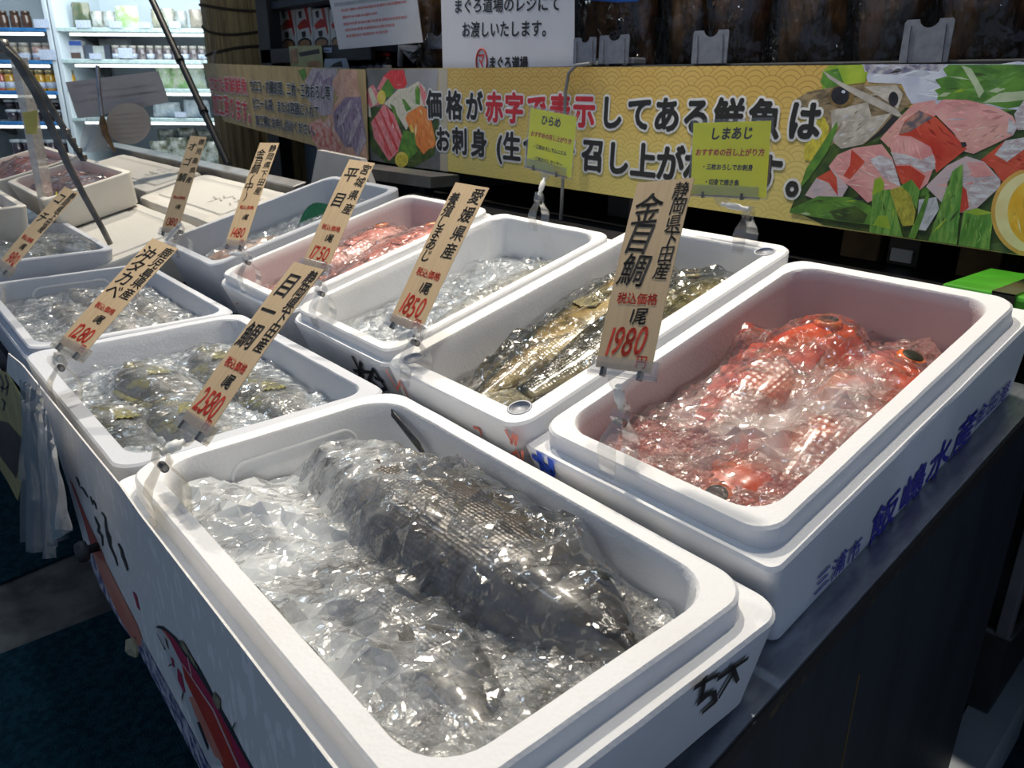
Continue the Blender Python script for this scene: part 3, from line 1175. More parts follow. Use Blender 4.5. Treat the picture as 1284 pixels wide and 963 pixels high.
def film(bed, label, mat, rise=0.004, crease=0.009, n=60, seed=1, soft=4, peaks=(), fog=None, stretch=1.0, rot=0.0, clear=0.85, facet_mm=11.0, fine=0.004, group='clear plastic films over the fish'):
    base = np.maximum(bed.ice, maxf(bed.top, 2))
    base = blur(maxf(blur(base, soft), 1), soft * 2) + rise
    base = np.maximum(base, maxf(np.maximum(bed.top, bed.ice - 0.004), 1) + 0.0015)
    rg = np.random.default_rng(seed)
    h = base.copy()
    Wd, Ld = bed.u1 - bed.u0, bed.v1 - bed.v0
    wx = 0.006 * np.sin(bed.Vc * 47 + seed) + 0.003 * np.sin(bed.Uc * 90 + seed * 3)
    for k in range(n):                       # long folds and short creases
        pu, pv = bed.u0 + rg.random() * Wd, bed.v0 + rg.random() * Ld
        big = k < n * 0.4
        an = rot + rg.normal() * (0.55 if big else 1.2)
        ln_ = rg.uniform(0.05, 0.17) if big else rg.uniform(0.025, 0.07)
        wd_ = rg.uniform(0.006, 0.020) if big else rg.uniform(0.004, 0.010)
        am = crease * rg.uniform(0.35, 1.0) * (1.0 if big else 0.5)
        ca, sa = math.cos(an), math.sin(an)
        du, dv = bed.Uc - pu + wx, bed.Vc - pv + wx * 0.7
        a = du * ca + dv * sa
        c_ = -du * sa + dv * ca
        h = h + am * np.clip(1 - np.abs(c_) / wd_, 0, 1) * np.clip(1 - (np.abs(a) / ln_) ** 2, 0, 1)
    k1, k2 = worley(bed.Uc, bed.Vc, n * 12, seed + 90, 1.3, rot - 0.6, 0.002)
    h = h + fine * 0.08 * (0.6 - k1)
    for (pu, pv, ph, su_, sv_, ang) in peaks:
        ca, sa = math.cos(ang), math.sin(ang)
        a = (bed.Uc - pu) * ca + (bed.Vc - pv) * sa
        c_ = -(bed.Uc - pu) * sa + (bed.Vc - pv) * ca
        h = h + ph * np.maximum(0, 1 - np.abs(a) / su_) ** 1.3 * np.maximum(0, 1 - np.abs(c_) / sv_)
    # crumple: an irregular net of small flat facets stretched along the folds
    from mathutils.geometry import delaunay_2d_cdt
    area = Wd * Ld
    np_ = int(area / (facet_mm * 0.001) ** 2)
    r = bed.c.ri
    pts = []
    edge_n = int((Wd + Ld) / 0.010)
    bl = rrect(bed.u0, bed.v0, bed.u1, bed.v1, r, 0, 5, max(6, edge_n // 4))
    pts += [(p[0], p[1]) for p in bl]
    ca, sa = math.cos(rot), math.sin(rot)
    cell = facet_mm * 0.001
    R_ = 0.75 * math.hypot(Wd, Ld)
    cu, cv_ = (bed.u0 + bed.u1) / 2, (bed.v0 + bed.v1) / 2
    sa_, sb_ = cell * 1.5, cell * 0.68
    na, nb = int(R_ / sa_) + 1, int(R_ / sb_) + 1
    for i in range(-na, na + 1):
        for j in range(-nb, nb + 1):
            a = (i + 0.5 * (j % 2) + rg.uniform(-0.42, 0.42)) * sa_
            b_ = (j + rg.uniform(-0.42, 0.42)) * sb_
            b_ += 0.010 * math.sin(a * 22 + seed)
            u, v = cu + a * ca - b_ * sa, cv_ + a * sa + b_ * ca
            iu = min(max(u, bed.u0 + r), bed.u1 - r); iv = min(max(v, bed.v0 + r), bed.v1 - r)
            if bed.u0 + 0.004 < u < bed.u1 - 0.004 and bed.v0 + 0.004 < v < bed.v1 - 0.004 and math.hypot(u - iu, v - iv) < r - 0.004:
                pts.append((u, v))
    vo, _e, fo, _a, _b, _c = delaunay_2d_cdt([Vector(p) for p in pts], [], [], 0, 1e-5)
    def samp(F_, u, v):
        x = (u - bed.u0) / Wd * (bed.nu - 1); y = (v - bed.v0) / Ld * (bed.nv - 1)
        i0 = np.clip(x.astype(int), 0, bed.nu - 2); j0 = np.clip(y.astype(int), 0, bed.nv - 2)
        tx, ty = np.clip(x - i0, 0, 1), np.clip(y - j0, 0, 1)
        return F_[i0, j0] * (1 - tx) * (1 - ty) + F_[i0 + 1, j0] * tx * (1 - ty) + F_[i0, j0 + 1] * (1 - tx) * ty + F_[i0 + 1, j0 + 1] * tx * ty
    pu = np.array([p.x for p in vo]); pv = np.array([p.y for p in vo])
    lo_ = maxf(np.maximum(bed.top, bed.ice - 0.003), 2)
    hv = np.maximum(samp(h, pu, pv) + rg.uniform(-1, 1, len(pu)) * cell * 0.17, samp(lo_, pu, pv) + 0.0012)
    mb = MB().add(np.stack([pu, pv, hv], 1), [tuple(f_) for f_ in fo], 0, False)
    me = mb.mesh('plastic_film', mat)
    if fog is not None:
        touch = np.clip(1 - (blur(np.maximum(bed.ice, maxf(bed.top, 1)) - maxf(bed.top, 1), 1)) / 0.012, 0, 1)
        fv = samp(fog(bed.Uc, bed.Vc) * (1 - clear * touch), pu, pv)
        me.attributes.new('fog', 'FLOAT', 'POINT').data.foreach_set('value', fv.astype(float))
    c = bed.c
    zf = float(h.min())
    me.transform(Matrix.Translation((-c.w / 2, -c.l / 2, -zf)))
    o = bpy.data.objects.new('plastic_film', me)
    o.matrix_world = Matrix(c.F) @ Matrix.Translation((c.w / 2, c.l / 2, zf))
    COL.objects.link(o)
    tag(o, label, 'plastic film', group)
    return o


def inbox(c, px, py, h):
    """box coordinates (u, v) of a photograph pixel seen at height h in the box"""
    n = c.F.to_3x3() @ Vector((0, 0, 1))
    p = onp(px, py, n, c.F @ Vector((0, 0, h)))
    q = c.F.inverted() @ Vector(p)
    return q.x, q.y


def put_fish(bed, ms, u, v, h, ang, label, group, tilt=0.0, pitch=0.0, skip=(), flip=False, nocover=False):
    """one fish with its own parts; ang = heading of the head in the box plane"""
    M_ = bed.c.F @ Matrix.Translation((u, v, h)) @ Matrix.Rotation(ang, 4, 'Z') @ Matrix.Rotation(tilt, 4, 'X') @ Matrix.Rotation(pitch, 4, 'Y')
    if flip:
        M_ = M_ @ Matrix.Rotation(math.pi, 4, 'X')
    root = empty('fish', M_, label, 'fish', group)
    for nm, me in ms.items():
        if nm in skip or nm.endswith('pupil'):
            continue
        o = part(nm.replace('far_', ''), me, None, root)
        if nm.endswith('eye'):
            part('pupil', ms[nm.replace('eye', 'pupil')], None, o)
    bed.drop(ms['body'], bed.c.F.inverted() @ M_)
    for nm in ('dorsal_fin', 'tail_fin'):
        if nm not in skip and not nocover:
            bed.drop(ms[nm], bed.c.F.inverted() @ M_)
    return root


# --- front box: two large dark fish, milky film
DARKF = fish_mat('dark_fish_skin', (0.020, 0.017, 0.015), (0.050, 0.041, 0.034), (0.13, 0.115, 0.10), 170, 0.35, bmp=0.7)
DARKFIN = fin_mat('dark_fin', (0.02, 0.02, 0.024), (0.05, 0.048, 0.048))
mD = fish_meshes('grouper', 0.505, 'dark', DARKF, DARKFIN, (0.10, 0.10, 0.13), 0.1, 0.045)
mD2 = fish_meshes('grouper', 0.40, 'dark_small', DARKF, DARKFIN, (0.10, 0.10, 0.13), 0.1, 0.045)
bed = Bed(cA, 0.0032)
lvA = lambda u, v: -0.050 - 0.024 * np.clip((0.17 - u) / 0.12, 0, 1) * np.clip((v - 0.08) / 0.12, 0, 1) + 0.016 * np.clip((0.16 - v) / 0.1, 0, 1)
big = put_fish(bed, mD, 0.312, 0.246, -0.046, math.radians(3), 'largest dark fish lying along the back of the front box', 'dark fish in the front box', tilt=-0.10, pitch=0.02, nocover=True, skip=('tail_fin', 'pectoral_fin'))
fn = MB()
q_ = cA.F
fan(fn, [tuple(q_ @ Vector((0.165 - 0.045 * t, 0.322 + 0.006 * t, -0.052 + 0.026 * t))) for t in np.linspace(0, 1, 11)],
    [tuple(q_ @ Vector((0.060 - 0.028 * t + 0.012 * math.sin(t * 9), 0.333, -0.022 + 0.016 * t))) for t in np.linspace(0, 1, 11)], 0.0012, 0.0012)
part('pectoral_fin', fn, DARKFIN, big, world=True)
put_fish(bed, mD2, 0.385, 0.100, -0.072, math.radians(2), 'smaller dark fish half buried in ice along the front of the front box', 'dark fish in the front box', tilt=0.06)
ice_bed(bed, lvA, 'crushed ice in the box of large dark fish', ICE_WARM, 0.006, 900, 3)
def fogA(u, v):
    f = 0.74 * np.clip((0.30 - u) / 0.20, 0, 1) * np.clip((0.34 - v) / 0.14, 0, 1)
    f += 0.42 * np.clip((0.17 - v) / 0.10, 0, 1) * np.clip((0.62 - u) / 0.2, 0.25, 1)
    f += 0.07
    n1 = np.array([[noise.noise(Vector((a * 14, b_ * 14, 1))) for a, b_ in zip(ra, rb)] for ra, rb in zip(u, v)])
    n2 = np.array([[noise.noise(Vector((a * 45, b_ * 45, 5))) for a, b_ in zip(ra, rb)] for ra, rb in zip(u, v)])
    return np.clip(f * (1 + 0.6 * n1 + 0.3 * n2), 0, 0.86)
FILM_A = film_mat('film_frosty', 0.012, (0.78, 0.82, 0.85), 0.17, 0.7, 9, 2.9, 42)
film(bed, 'crumpled clear film with frosty patches over the large dark fish', FILM_A, 0.003, 0.011, 170, 5, 4, fog=fogA, stretch=1.4, rot=0.75, fine=0.0045, clear=0.92)

# --- red fish box
REDF = fish_mat('red_fish_skin', (0.62, 0.060, 0.012), (0.68, 0.120, 0.030), (0.74, 0.28, 0.13), 120, 0.25, head=(0.72, 0.085, 0.015), bmp=0.6)
REDFIN = fin_mat('red_fin', (0.66, 0.04, 0.02), (0.72, 0.12, 0.05))
mR = fish_meshes('alfonsino', 0.34, 'red', REDF, REDFIN, (0.80, 0.16, 0.025), 0.9, 0.06)
bed = Bed(cR, 0.0034)
lvR = lambda u, v: -0.046 - 0.085 * v + 0.012 * np.exp(-((u - 0.16) / 0.09) ** 2 - ((v - 0.2) / 0.09) ** 2)
G = 'red fish in the tinted box'
put_fish(bed, mR, 0.140, 0.292, -0.058, math.radians(88), 'red fish with big dark eye near the back left of its box', G, tilt=0.28, pitch=-0.05)
put_fish(bed, mR, 0.248, 0.262, -0.058, math.radians(92), 'red fish with big dark eye against the lettered side wall', G, tilt=0.05, pitch=-0.05, flip=True)
put_fish(bed, mR, 0.192, 0.196, -0.080, math.radians(-88), 'red fish facing the front rim, eye at the front corner of its box', G, tilt=0.1, skip=('tail_fin',))
put_fish(bed, mR, 0.092, 0.185, -0.090, math.radians(-84), 'red fish lying along the left wall of its box', G, tilt=0.05, skip=('tail_fin',))
ice_bed(bed, lvR, 'pinkish crushed ice in the box of red fish', ICE_PINK, 0.007, 700, 4)
FILM_R = film_mat('film_clear', 0.03, (0.70, 0.62, 0.60), 0.15, 0.6, 12, 2.5, 34)
def fogR(u, v):
    f = 0.50 * np.exp(-((u - 0.16) / 0.11) ** 2 - ((v - 0.19) / 0.10) ** 2) + 0.45 * np.exp(-((u - 0.24) / 0.06) ** 2 - ((v - 0.25) / 0.09) ** 2)
    n1 = np.array([[noise.noise(Vector((a * 22, b_ * 22, 1))) for a, b_ in zip(ra, rb)] for ra, rb in zip(u, v)])
    return np.clip(f * (1 + 1.0 * n1), 0, 0.75)
film(bed, 'crumpled clear film drawn over the red fish', FILM_R, 0.005, 0.012, 80, 8, 5, peaks=[(0.255, 0.455, 0.055, 0.05, 0.03, 0.3), (0.06, 0.33, 0.05, 0.05, 0.03, 0.9), (0.10, 0.10, 0.02, 0.10, 0.02, 0.5), (0.2, 0.36, 0.028, 0.13, 0.02, -0.3)], fog=fogR, clear=0.35, stretch=1.6, rot=0.4, fine=0.004)

# --- golden fish box
GOLDF = fish_mat('golden_fish_skin', (0.035, 0.038, 0.022), (0.46, 0.31, 0.085), (0.66, 0.52, 0.24), 190, 0.2, bmp=0.35, line=0.46)
GOLDFIN = fin_mat('golden_fin', (0.10, 0.09, 0.04), (0.30, 0.25, 0.10))
mG = fish_meshes('bream', 0.47, 'golden', GOLDF, GOLDFIN, (0.60, 0.50, 0.25), 0.9, 0.04)
OLIVEF = fish_mat('olive_fish_skin', (0.020, 0.024, 0.014), (0.13, 0.115, 0.045), (0.42, 0.34, 0.14), 190, 0.2, bmp=0.35, line=0.42)
mG2 = fish_meshes('bream', 0.45, 'olive', OLIVEF, GOLDFIN, (0.45, 0.38, 0.18), 0.9, 0.04)
bed = Bed(cS, 0.004)
lvS = lambda u, v: -0.070 - 0.05 * v
G = 'golden and olive fish in the flat-rimmed box'
put_fish(bed, mG, 0.118, 0.285, -0.058, math.radians(93), 'golden fish with dark back, nearer the marked front corner, left of two', G, tilt=-0.15, pitch=0.0)
put_fish(bed, mG2, 0.208, 0.330, -0.056, math.radians(87), 'dark olive fish lying beside the red fish box', G, tilt=0.12, pitch=0.04)
ice_bed(bed, lvS, 'crushed ice under the golden fish', ICE_WARM, 0.006, 500, 6)
FILM_S = film_mat('film_glossy', 0.012, (0.8, 0.8, 0.78), 0.15, 0.5, 9, 2.7, 32)
film(bed, 'shiny crumpled film wrapped over the golden fish', FILM_S, 0.003, 0.013, 90, 12, 3, peaks=[(0.13, 0.42, 0.03, 0.12, 0.015, 1.2)], stretch=1.7, rot=1.2, fine=0.004)

# --- pale fish under the flounder card
PALEF = fish_mat('pale_fish_skin', (0.25, 0.27, 0.20), (0.55, 0.54, 0.48), (0.75, 0.72, 0.68), 190, 0.25, head=(0.20, 0.21, 0.14), bmp=0.35)
PALEFIN = fin_mat('pale_fin', (0.5, 0.5, 0.45), (0.35, 0.35, 0.3))
mP = fish_meshes('jack', 0.40, 'pale', PALEF, PALEFIN, (0.5, 0.5, 0.4), 0.7, 0.04)
bed = Bed(cT, 0.0042)
lvT = lambda u, v: -0.058 - 0.06 * v
put_fish(bed, mP, 0.215, 0.275, -0.080, math.radians(82), 'pale silver fish with olive head, alone in its box', 'pale fish', tilt=-0.05, pitch=-0.03)
ice_bed(bed, lvT, 'crushed ice in the pale fish box', ICE, 0.006, 500, 7)
FILM_T = film_mat('film_white', 0.20, (0.66, 0.69, 0.72), 0.20, 0.6, 10, 2.0, 34)
film(bed, 'clear film with an upright peak over the pale fish', FILM_T, 0.004, 0.013, 70, 15, 5, peaks=[(0.14, 0.33, 0.055, 0.06, 0.05, 0.8), (0.20, 0.18, 0.02, 0.14, 0.02, 1.0)], stretch=1.5, rot=0.9, fine=0.004)

# --- pinkish red fish box
ROSEF = fish_mat('rose_fish_skin', (0.55, 0.10, 0.06), (0.66, 0.22, 0.16), (0.72, 0.42, 0.36), 110, 0.25, bmp=0.7)
ROSEFIN = fin_mat('rose_fin', (0.6, 0.12, 0.08), (0.7, 0.25, 0.18))
mU = fish_meshes('alfonsino', 0.36, 'rose', ROSEF, ROSEFIN, (0.75, 0.25, 0.10), 0.9, 0.05)
bed = Bed(cU, 0.0045)
lvU = lambda u, v: -0.056 - 0.045 * v
G = 'pinkish red fish in the rose-tinted box'
put_fish(bed, mU, 0.235, 0.29, -0.050, math.radians(88), 'scaly pinkish red fish beside the pale fish box', G, tilt=-0.05)
put_fish(bed, mU, 0.105, 0.24, -0.054, math.radians(94), 'scaly pinkish red fish beside the orange fish box', G, tilt=-0.02)
ice_bed(bed, lvU, 'pinkish ice under the scaly red fish', ICE_PINK, 0.006, 500, 8)
FILM_U = film_mat('film_rose', 0.12, (0.66, 0.58, 0.60), 0.16, 0.6, 14, 1.8, 42)
film(bed, 'clear film over the pinkish red fish', FILM_U, 0.004, 0.007, 36, 18, 4, stretch=1.4, rot=0.5, fine=0.003)

# --- orange fish under loose ice
ORF = fish_mat('orange_fish_skin', (0.50, 0.22, 0.10), (0.62, 0.36, 0.22), (0.7, 0.55, 0.45), 150, 0.25, bmp=0.4)
ORFIN = fin_mat('orange_fin', (0.55, 0.25, 0.12), (0.6, 0.4, 0.3))
mO = fish_meshes('bream', 0.30, 'orange', ORF, ORFIN, (0.6, 0.4, 0.2), 0.8, 0.05)
bed = Bed(cV, 0.005)
lvV = lambda u, v: -0.072 + 0.03 * np.clip((v - 0.12) / 0.2, 0, 1) * np.exp(-((u - 0.24) / 0.12) ** 2)
put_fish(bed, mO, 0.16, 0.17, -0.066, math.radians(-95), 'pale orange fish under loose ice beside the closed boxes', 'orange fish', tilt=-0.1)
ice_bed(bed, lvV, 'glittering loose ice around the orange fish', ICE, 0.014, 420, 9)
film(bed, 'clear film over the iced orange fish', film_mat('film_icy', 0.12, (0.8, 0.86, 0.9), 0.07, 0.6, 16, 1.8, 60), 0.004, 0.008, 60, 21, 2, fine=0.005)
lf = MB()
lu, lv = inbox(cV, 397, 268, -0.03)
lu = min(lu, cV.w - cV.rim - 0.014)
P = np.array([[[lu - 0.0015 * j - 0.004 * math.sin(math.pi * i / 10), lv - 0.07 + 0.15 * i / 10, -0.060 + 0.055 * math.sin(math.pi * i / 10) * (j / 6) ** 0.6] for j in range(7)] for i in range(11)])
Q = P.copy(); Q[..., 0] -= 0.0012
lf.grid(P); lf.grid(Q[::-1])
me = lf.mesh('bamboo_leaf', pm('leaf_green', (0.02, 0.20, 0.10), (0.01, 0.12, 0.06), 50, 0.4, stretch=(1, 8, 1)))
me.transform(cV.F)
single('bamboo_leaf', me, None, 'green plastic leaf divider at the back of the orange fish box', 'leaf')

# --- silver fish with yellow fins
SILF = fish_mat('silver_fish_skin', (0.07, 0.075, 0.07), (0.30, 0.31, 0.31), (0.60, 0.61, 0.60), 170, 0.2, 22, (0.17, 0.155, 0.03), bmp=0.45)
YELFIN = fin_mat('yellow_fin', (0.22, 0.20, 0.04), (0.36, 0.34, 0.10))
mS = fish_meshes('bream', 0.31, 'silver', SILF, YELFIN, (0.45, 0.40, 0.15), 0.7, 0.05)
bed = Bed(cB, 0.004)
lvB = lambda u, v: -0.047 + 0 * u
G = 'silver fish with yellow fins in the corner box'
put_fish(bed, mS, 0.190, 0.275, -0.054, math.radians(172), 'silver yellow-finned fish at the back left of its box', G)
put_fish(bed, mS, 0.385, 0.285, -0.056, math.radians(176), 'silver yellow-finned fish at the back right, tail in the corner', G)
put_fish(bed, mS, 0.215, 0.165, -0.047, math.radians(186), 'silver yellow-finned fish in the middle of its box, topmost', G, tilt=0.08)
put_fish(bed, mS, 0.400, 0.150, -0.052, math.radians(180), 'silver yellow-finned fish behind the 2580 tag', G)
put_fish(bed, mS, 0.340, 0.075, -0.060, math.radians(184), 'silver yellow-finned fish along the customer side rim', G, tilt=0.1)
ice_bed(bed, lvB, 'crushed ice around the silver yellow-finned fish', ICE, 0.006, 600, 10)
FILM_B = film_mat('film_wet', 0.09, (0.66, 0.70, 0.74), 0.16, 0.7, 10, 2.0, 36)
film(bed, 'wet clear film over the silver yellow-finned fish', FILM_B, 0.002, 0.008, 90, 24, 4, stretch=2.0, rot=1.4, fine=0.003)

# --- small pale fish
WHF = fish_mat('whitish_fish_skin', (0.36, 0.35, 0.30), (0.58, 0.57, 0.55), (0.72, 0.66, 0.64), 200, 0.22, bmp=0.35)
mW = fish_meshes('slim', 0.30, 'whitish', WHF, PALEFIN, (0.5, 0.45, 0.3), 0.8, 0.04)
bed = Bed(cC, 0.005)
lvC = lambda u, v: -0.044 + 0 * u
G = 'small pale fish in the double-rimmed box'
for (u, v, a, lb) in ((0.33, 0.28, 178, 'small pale fish along the back wall of the double-rimmed box'), (0.40, 0.20, 172, 'small pale fish in the middle of the double-rimmed box'),
                      (0.30, 0.13, 184, 'small pale fish nearest the customer side of the double-rimmed box'), (0.19, 0.20, 190, 'small pale fish at the far left of the double-rimmed box')):
    put_fish(bed, mW, u, v, -0.044, math.radians(a), lb, G)
ice_bed(bed, lvC, 'crushed ice around the small pale fish', ICE, 0.007, 600, 11)
film(bed, 'clear film over the small pale fish', film_mat('film_soft', 0.18, (0.64, 0.64, 0.64), 0.16, 0.7, 11, 1.8, 44), 0.003, 0.007, 44, 27, 2, fine=0.004)

# --- flathead box
GREYF = fish_mat('grey_fish_skin', (0.06, 0.07, 0.07), (0.22, 0.24, 0.25), (0.6, 0.62, 0.62), 190, 0.2, bmp=0.4)
GREYFIN = fin_mat('grey_fin', (0.10, 0.11, 0.11), (0.25, 0.27, 0.27))
mK = fish_meshes('slim', 0.40, 'grey', GREYF, GREYFIN, (0.4, 0.4, 0.3), 0.2, 0.05)
bed = Bed(cD, 0.006)
lvD = lambda u, v: -0.030 + 0 * u
G = 'grey flathead fish by the tongs'
for (u, v, a, lb) in ((0.30, 0.27, 10, 'grey silver fish at the back of the flathead box'), (0.32, 0.19, -8, 'grey silver fish across the middle of the flathead box'), (0.29, 0.11, 4, 'grey silver fish at the customer side of the flathead box')):
    put_fish(bed, mK, u, v, -0.022, math.radians(a), lb, G)
ice_bed(bed, lvD, 'crushed ice in the flathead box', ICE, 0.008, 400, 13)
film(bed, 'clear film over the grey flathead fish', MATS['film_icy'], 0.004, 0.012, 40, 30, 3, fine=0.005, peaks=[(0.45, 0.28, 0.04, 0.06, 0.04, 0.4)])
# ------------------------------------------------------------------ price tags on clips
def wood_mat(name, c1, c2):
    if name in MATS:
        return MATS[name]
    mt, g, bs = newmat(name)
    v = g.coord((60, 4, 60))
    n = g.noise(v, 3.0, 4, 0.6, 0.4)
    n2 = g.noise(g.coord(), 12, 3)
    col = g.mix(g.sstep(n, 0.35, 0.7), c1, c2)
    col = g.mix(g.math('MULTIPLY', g.sstep(n2, 0.55, 0.8), 0.25), col, tuple(x * 0.8 for x in c2))
    g.put(bs.inputs['Base Color'], col)
    bs.inputs['Roughness'].default_value = 0.75
    bs.inputs['Specular IOR Level'].default_value = 0.15
    MATS[name] = mt
    return mt


VENEER = wood_mat('wood_veneer', (0.60, 0.45, 0.28), (0.545, 0.40, 0.24))
TAGK = pm('brush_ink', (0.012, 0.012, 0.014), (0.05, 0.045, 0.04), 90, 0.6)
TAGR = pm('brush_red', (0.62, 0.035, 0.02), (0.72, 0.08, 0.04), 90, 0.6)
CLEAR = clear_mat('clear_acrylic', (0.95, 0.95, 0.95), 0.045, 0.45, 0.06, 0.05)
CLEARY = clear_mat('clear_acrylic_aged', (0.93, 0.91, 0.86), 0.08, 0.45, 0.08, 0.05)
PIN = pm('pin_steel', (0.30, 0.30, 0.30), (0.12, 0.12, 0.12), 90, 0.25, metal=0.9)
JOINT = pm('white_nylon', (0.72, 0.74, 0.74), (0.62, 0.64, 0.64), 30, 0.45)


def clip_stand(label, base, along_dir, top, hold_x, hold_up, hold_w, grip=0.012, mat=None, s=1.0, hold_h=0.020):
    """two-jaw clear clip on a rim at base, ball joint, and a clear card holder at top"""
    base, top = Vector(base), Vector(top)
    X = Vector(along_dir).normalized()
    Z = Vector((0, 0, 1))
    Y = Z.cross(X).normalized()
    M_ = Matrix((X, Y, Z)).transposed().to_4x4()
    M_.translation = base
    root = empty('card_clip', M_, label, 'clip', 'clear plastic card clips')
    mat = mat or CLEAR
    inv = M_.inverted()
    for sgn in (-1, 1):
        prof = [(0.003, 0.066), (0.005, 0.058), (0.008, 0.050), (0.005, 0.044), (0.010, 0.036), (0.017, 0.026), (0.0205, 0.014), (0.0185, 0.002), (grip + 0.003, -0.008), (grip + 0.0015, -0.014), (grip + 0.004, -0.018)]
        mb = MB()
        wv = [0.008, 0.009, 0.0085, 0.0075, 0.009, 0.0115, 0.013, 0.013, 0.012, 0.011, 0.011]
        n = len(prof)
        rings = []
        for (yy, zz), hw in zip(prof, wv):
            yy, zz, hw = yy * s, zz * s, hw * s
            t = 0.0011
            rings.append([(-hw, sgn * (yy - t), zz), (hw, sgn * (yy - t), zz), (hw, sgn * (yy + t), zz), (-hw, sgn * (yy + t), zz)])
        vs = [p for r in rings for p in r]
        fs = []
        for i in range(n - 1):
            for k in range(4):
                fs.append((i * 4 + k, i * 4 + (k + 1) % 4, (i + 1) * 4 + (k + 1) % 4, (i + 1) * 4 + k))
        fs += [(3, 2, 1, 0), tuple(range((n - 1) * 4, n * 4))]
        mb.add(vs, fs, 0, False)
        part('jaw', mb, mat, root)
    sp = MB()
    sp.tube([(-0.0065 * s, 0, 0.043 * s), (0.0065 * s, 0, 0.043 * s)], 0.0030 * s, 12)
    for k in range(5):
        x = (-0.006 + 0.003 * k) * s
        pts = [(x, 0.0040 * s * math.cos(a), 0.043 * s + 0.0040 * s * math.sin(a)) for a in np.linspace(0, 2 * math.pi, 13)]
        sp.tube(pts, 0.0007, 5, cap=False)
    part('spring', sp, PIN, root)
    tl = inv @ top
    nk0 = Vector((0, 0.0, 0.060 * s))
    nk1 = tl - (inv.to_3x3() @ Vector(hold_up)) * 0.018
    mid = nk0.lerp(nk1, 0.5)
    mb = MB().tube([nk0, nk0.lerp(nk1, 0.25), nk0.lerp(nk1, 0.35), nk0.lerp(nk1, 0.75), nk0.lerp(nk1, 0.85), nk1], [0.0045 * s, 0.004 * s, 0.0062 * s, 0.0062 * s, 0.0035 * s, 0.004 * s], 12)
    part('ball_joint', mb, JOINT, root)
    hx, hu = Vector(hold_x).normalized(), Vector(hold_up).normalized()
    hn = hx.cross(hu)
    R3 = inv.to_3x3()
    hx, hu, hn = R3 @ hx, R3 @ hu, R3 @ hn
    Mh = Matrix((hx, hu, hn)).transposed().to_4x4()
    Mh.translation = tl
    mb = MB()
    w2 = hold_w / 2
    for zo in (0.0012, -0.0032):
        mb.box((-w2, -0.007, zo), (w2, hold_h * 0.62, zo + 0.0018), 0, Mh, 0.0004)
    mb.box((-w2, -0.009, -0.0032), (w2, -0.0035, 0.003), 0, Mh, 0.0006)
    pp = [(-0.011 * s, -0.018), (-0.016 * s, -0.009), (0.016 * s, -0.009), (0.011 * s, -0.018), (0.005 * s, -0.022), (-0.005 * s, -0.022)]
    vs = [Mh @ Vector((x, y, z)) for z in (-0.002, 0.002) for x, y in pp]
    k = len(pp)
    mb.add(vs, [tuple(range(k))[::-1], tuple(range(k, 2 * k))] + [(i, (i + 1) % k, (i + 1) % k + k, i + k) for i in range(k)])
    part('card_holder', mb, mat, root)
    mb = MB()
    for x in (-w2 * 0.55, w2 * 0.55):
        mb.box((x - 0.0015, -0.0095, -0.004), (x + 0.0015, 0.001, 0.0042), 0, Mh, 0.0004)
    part('hinge_pin', mb, PIN, root)
    return root


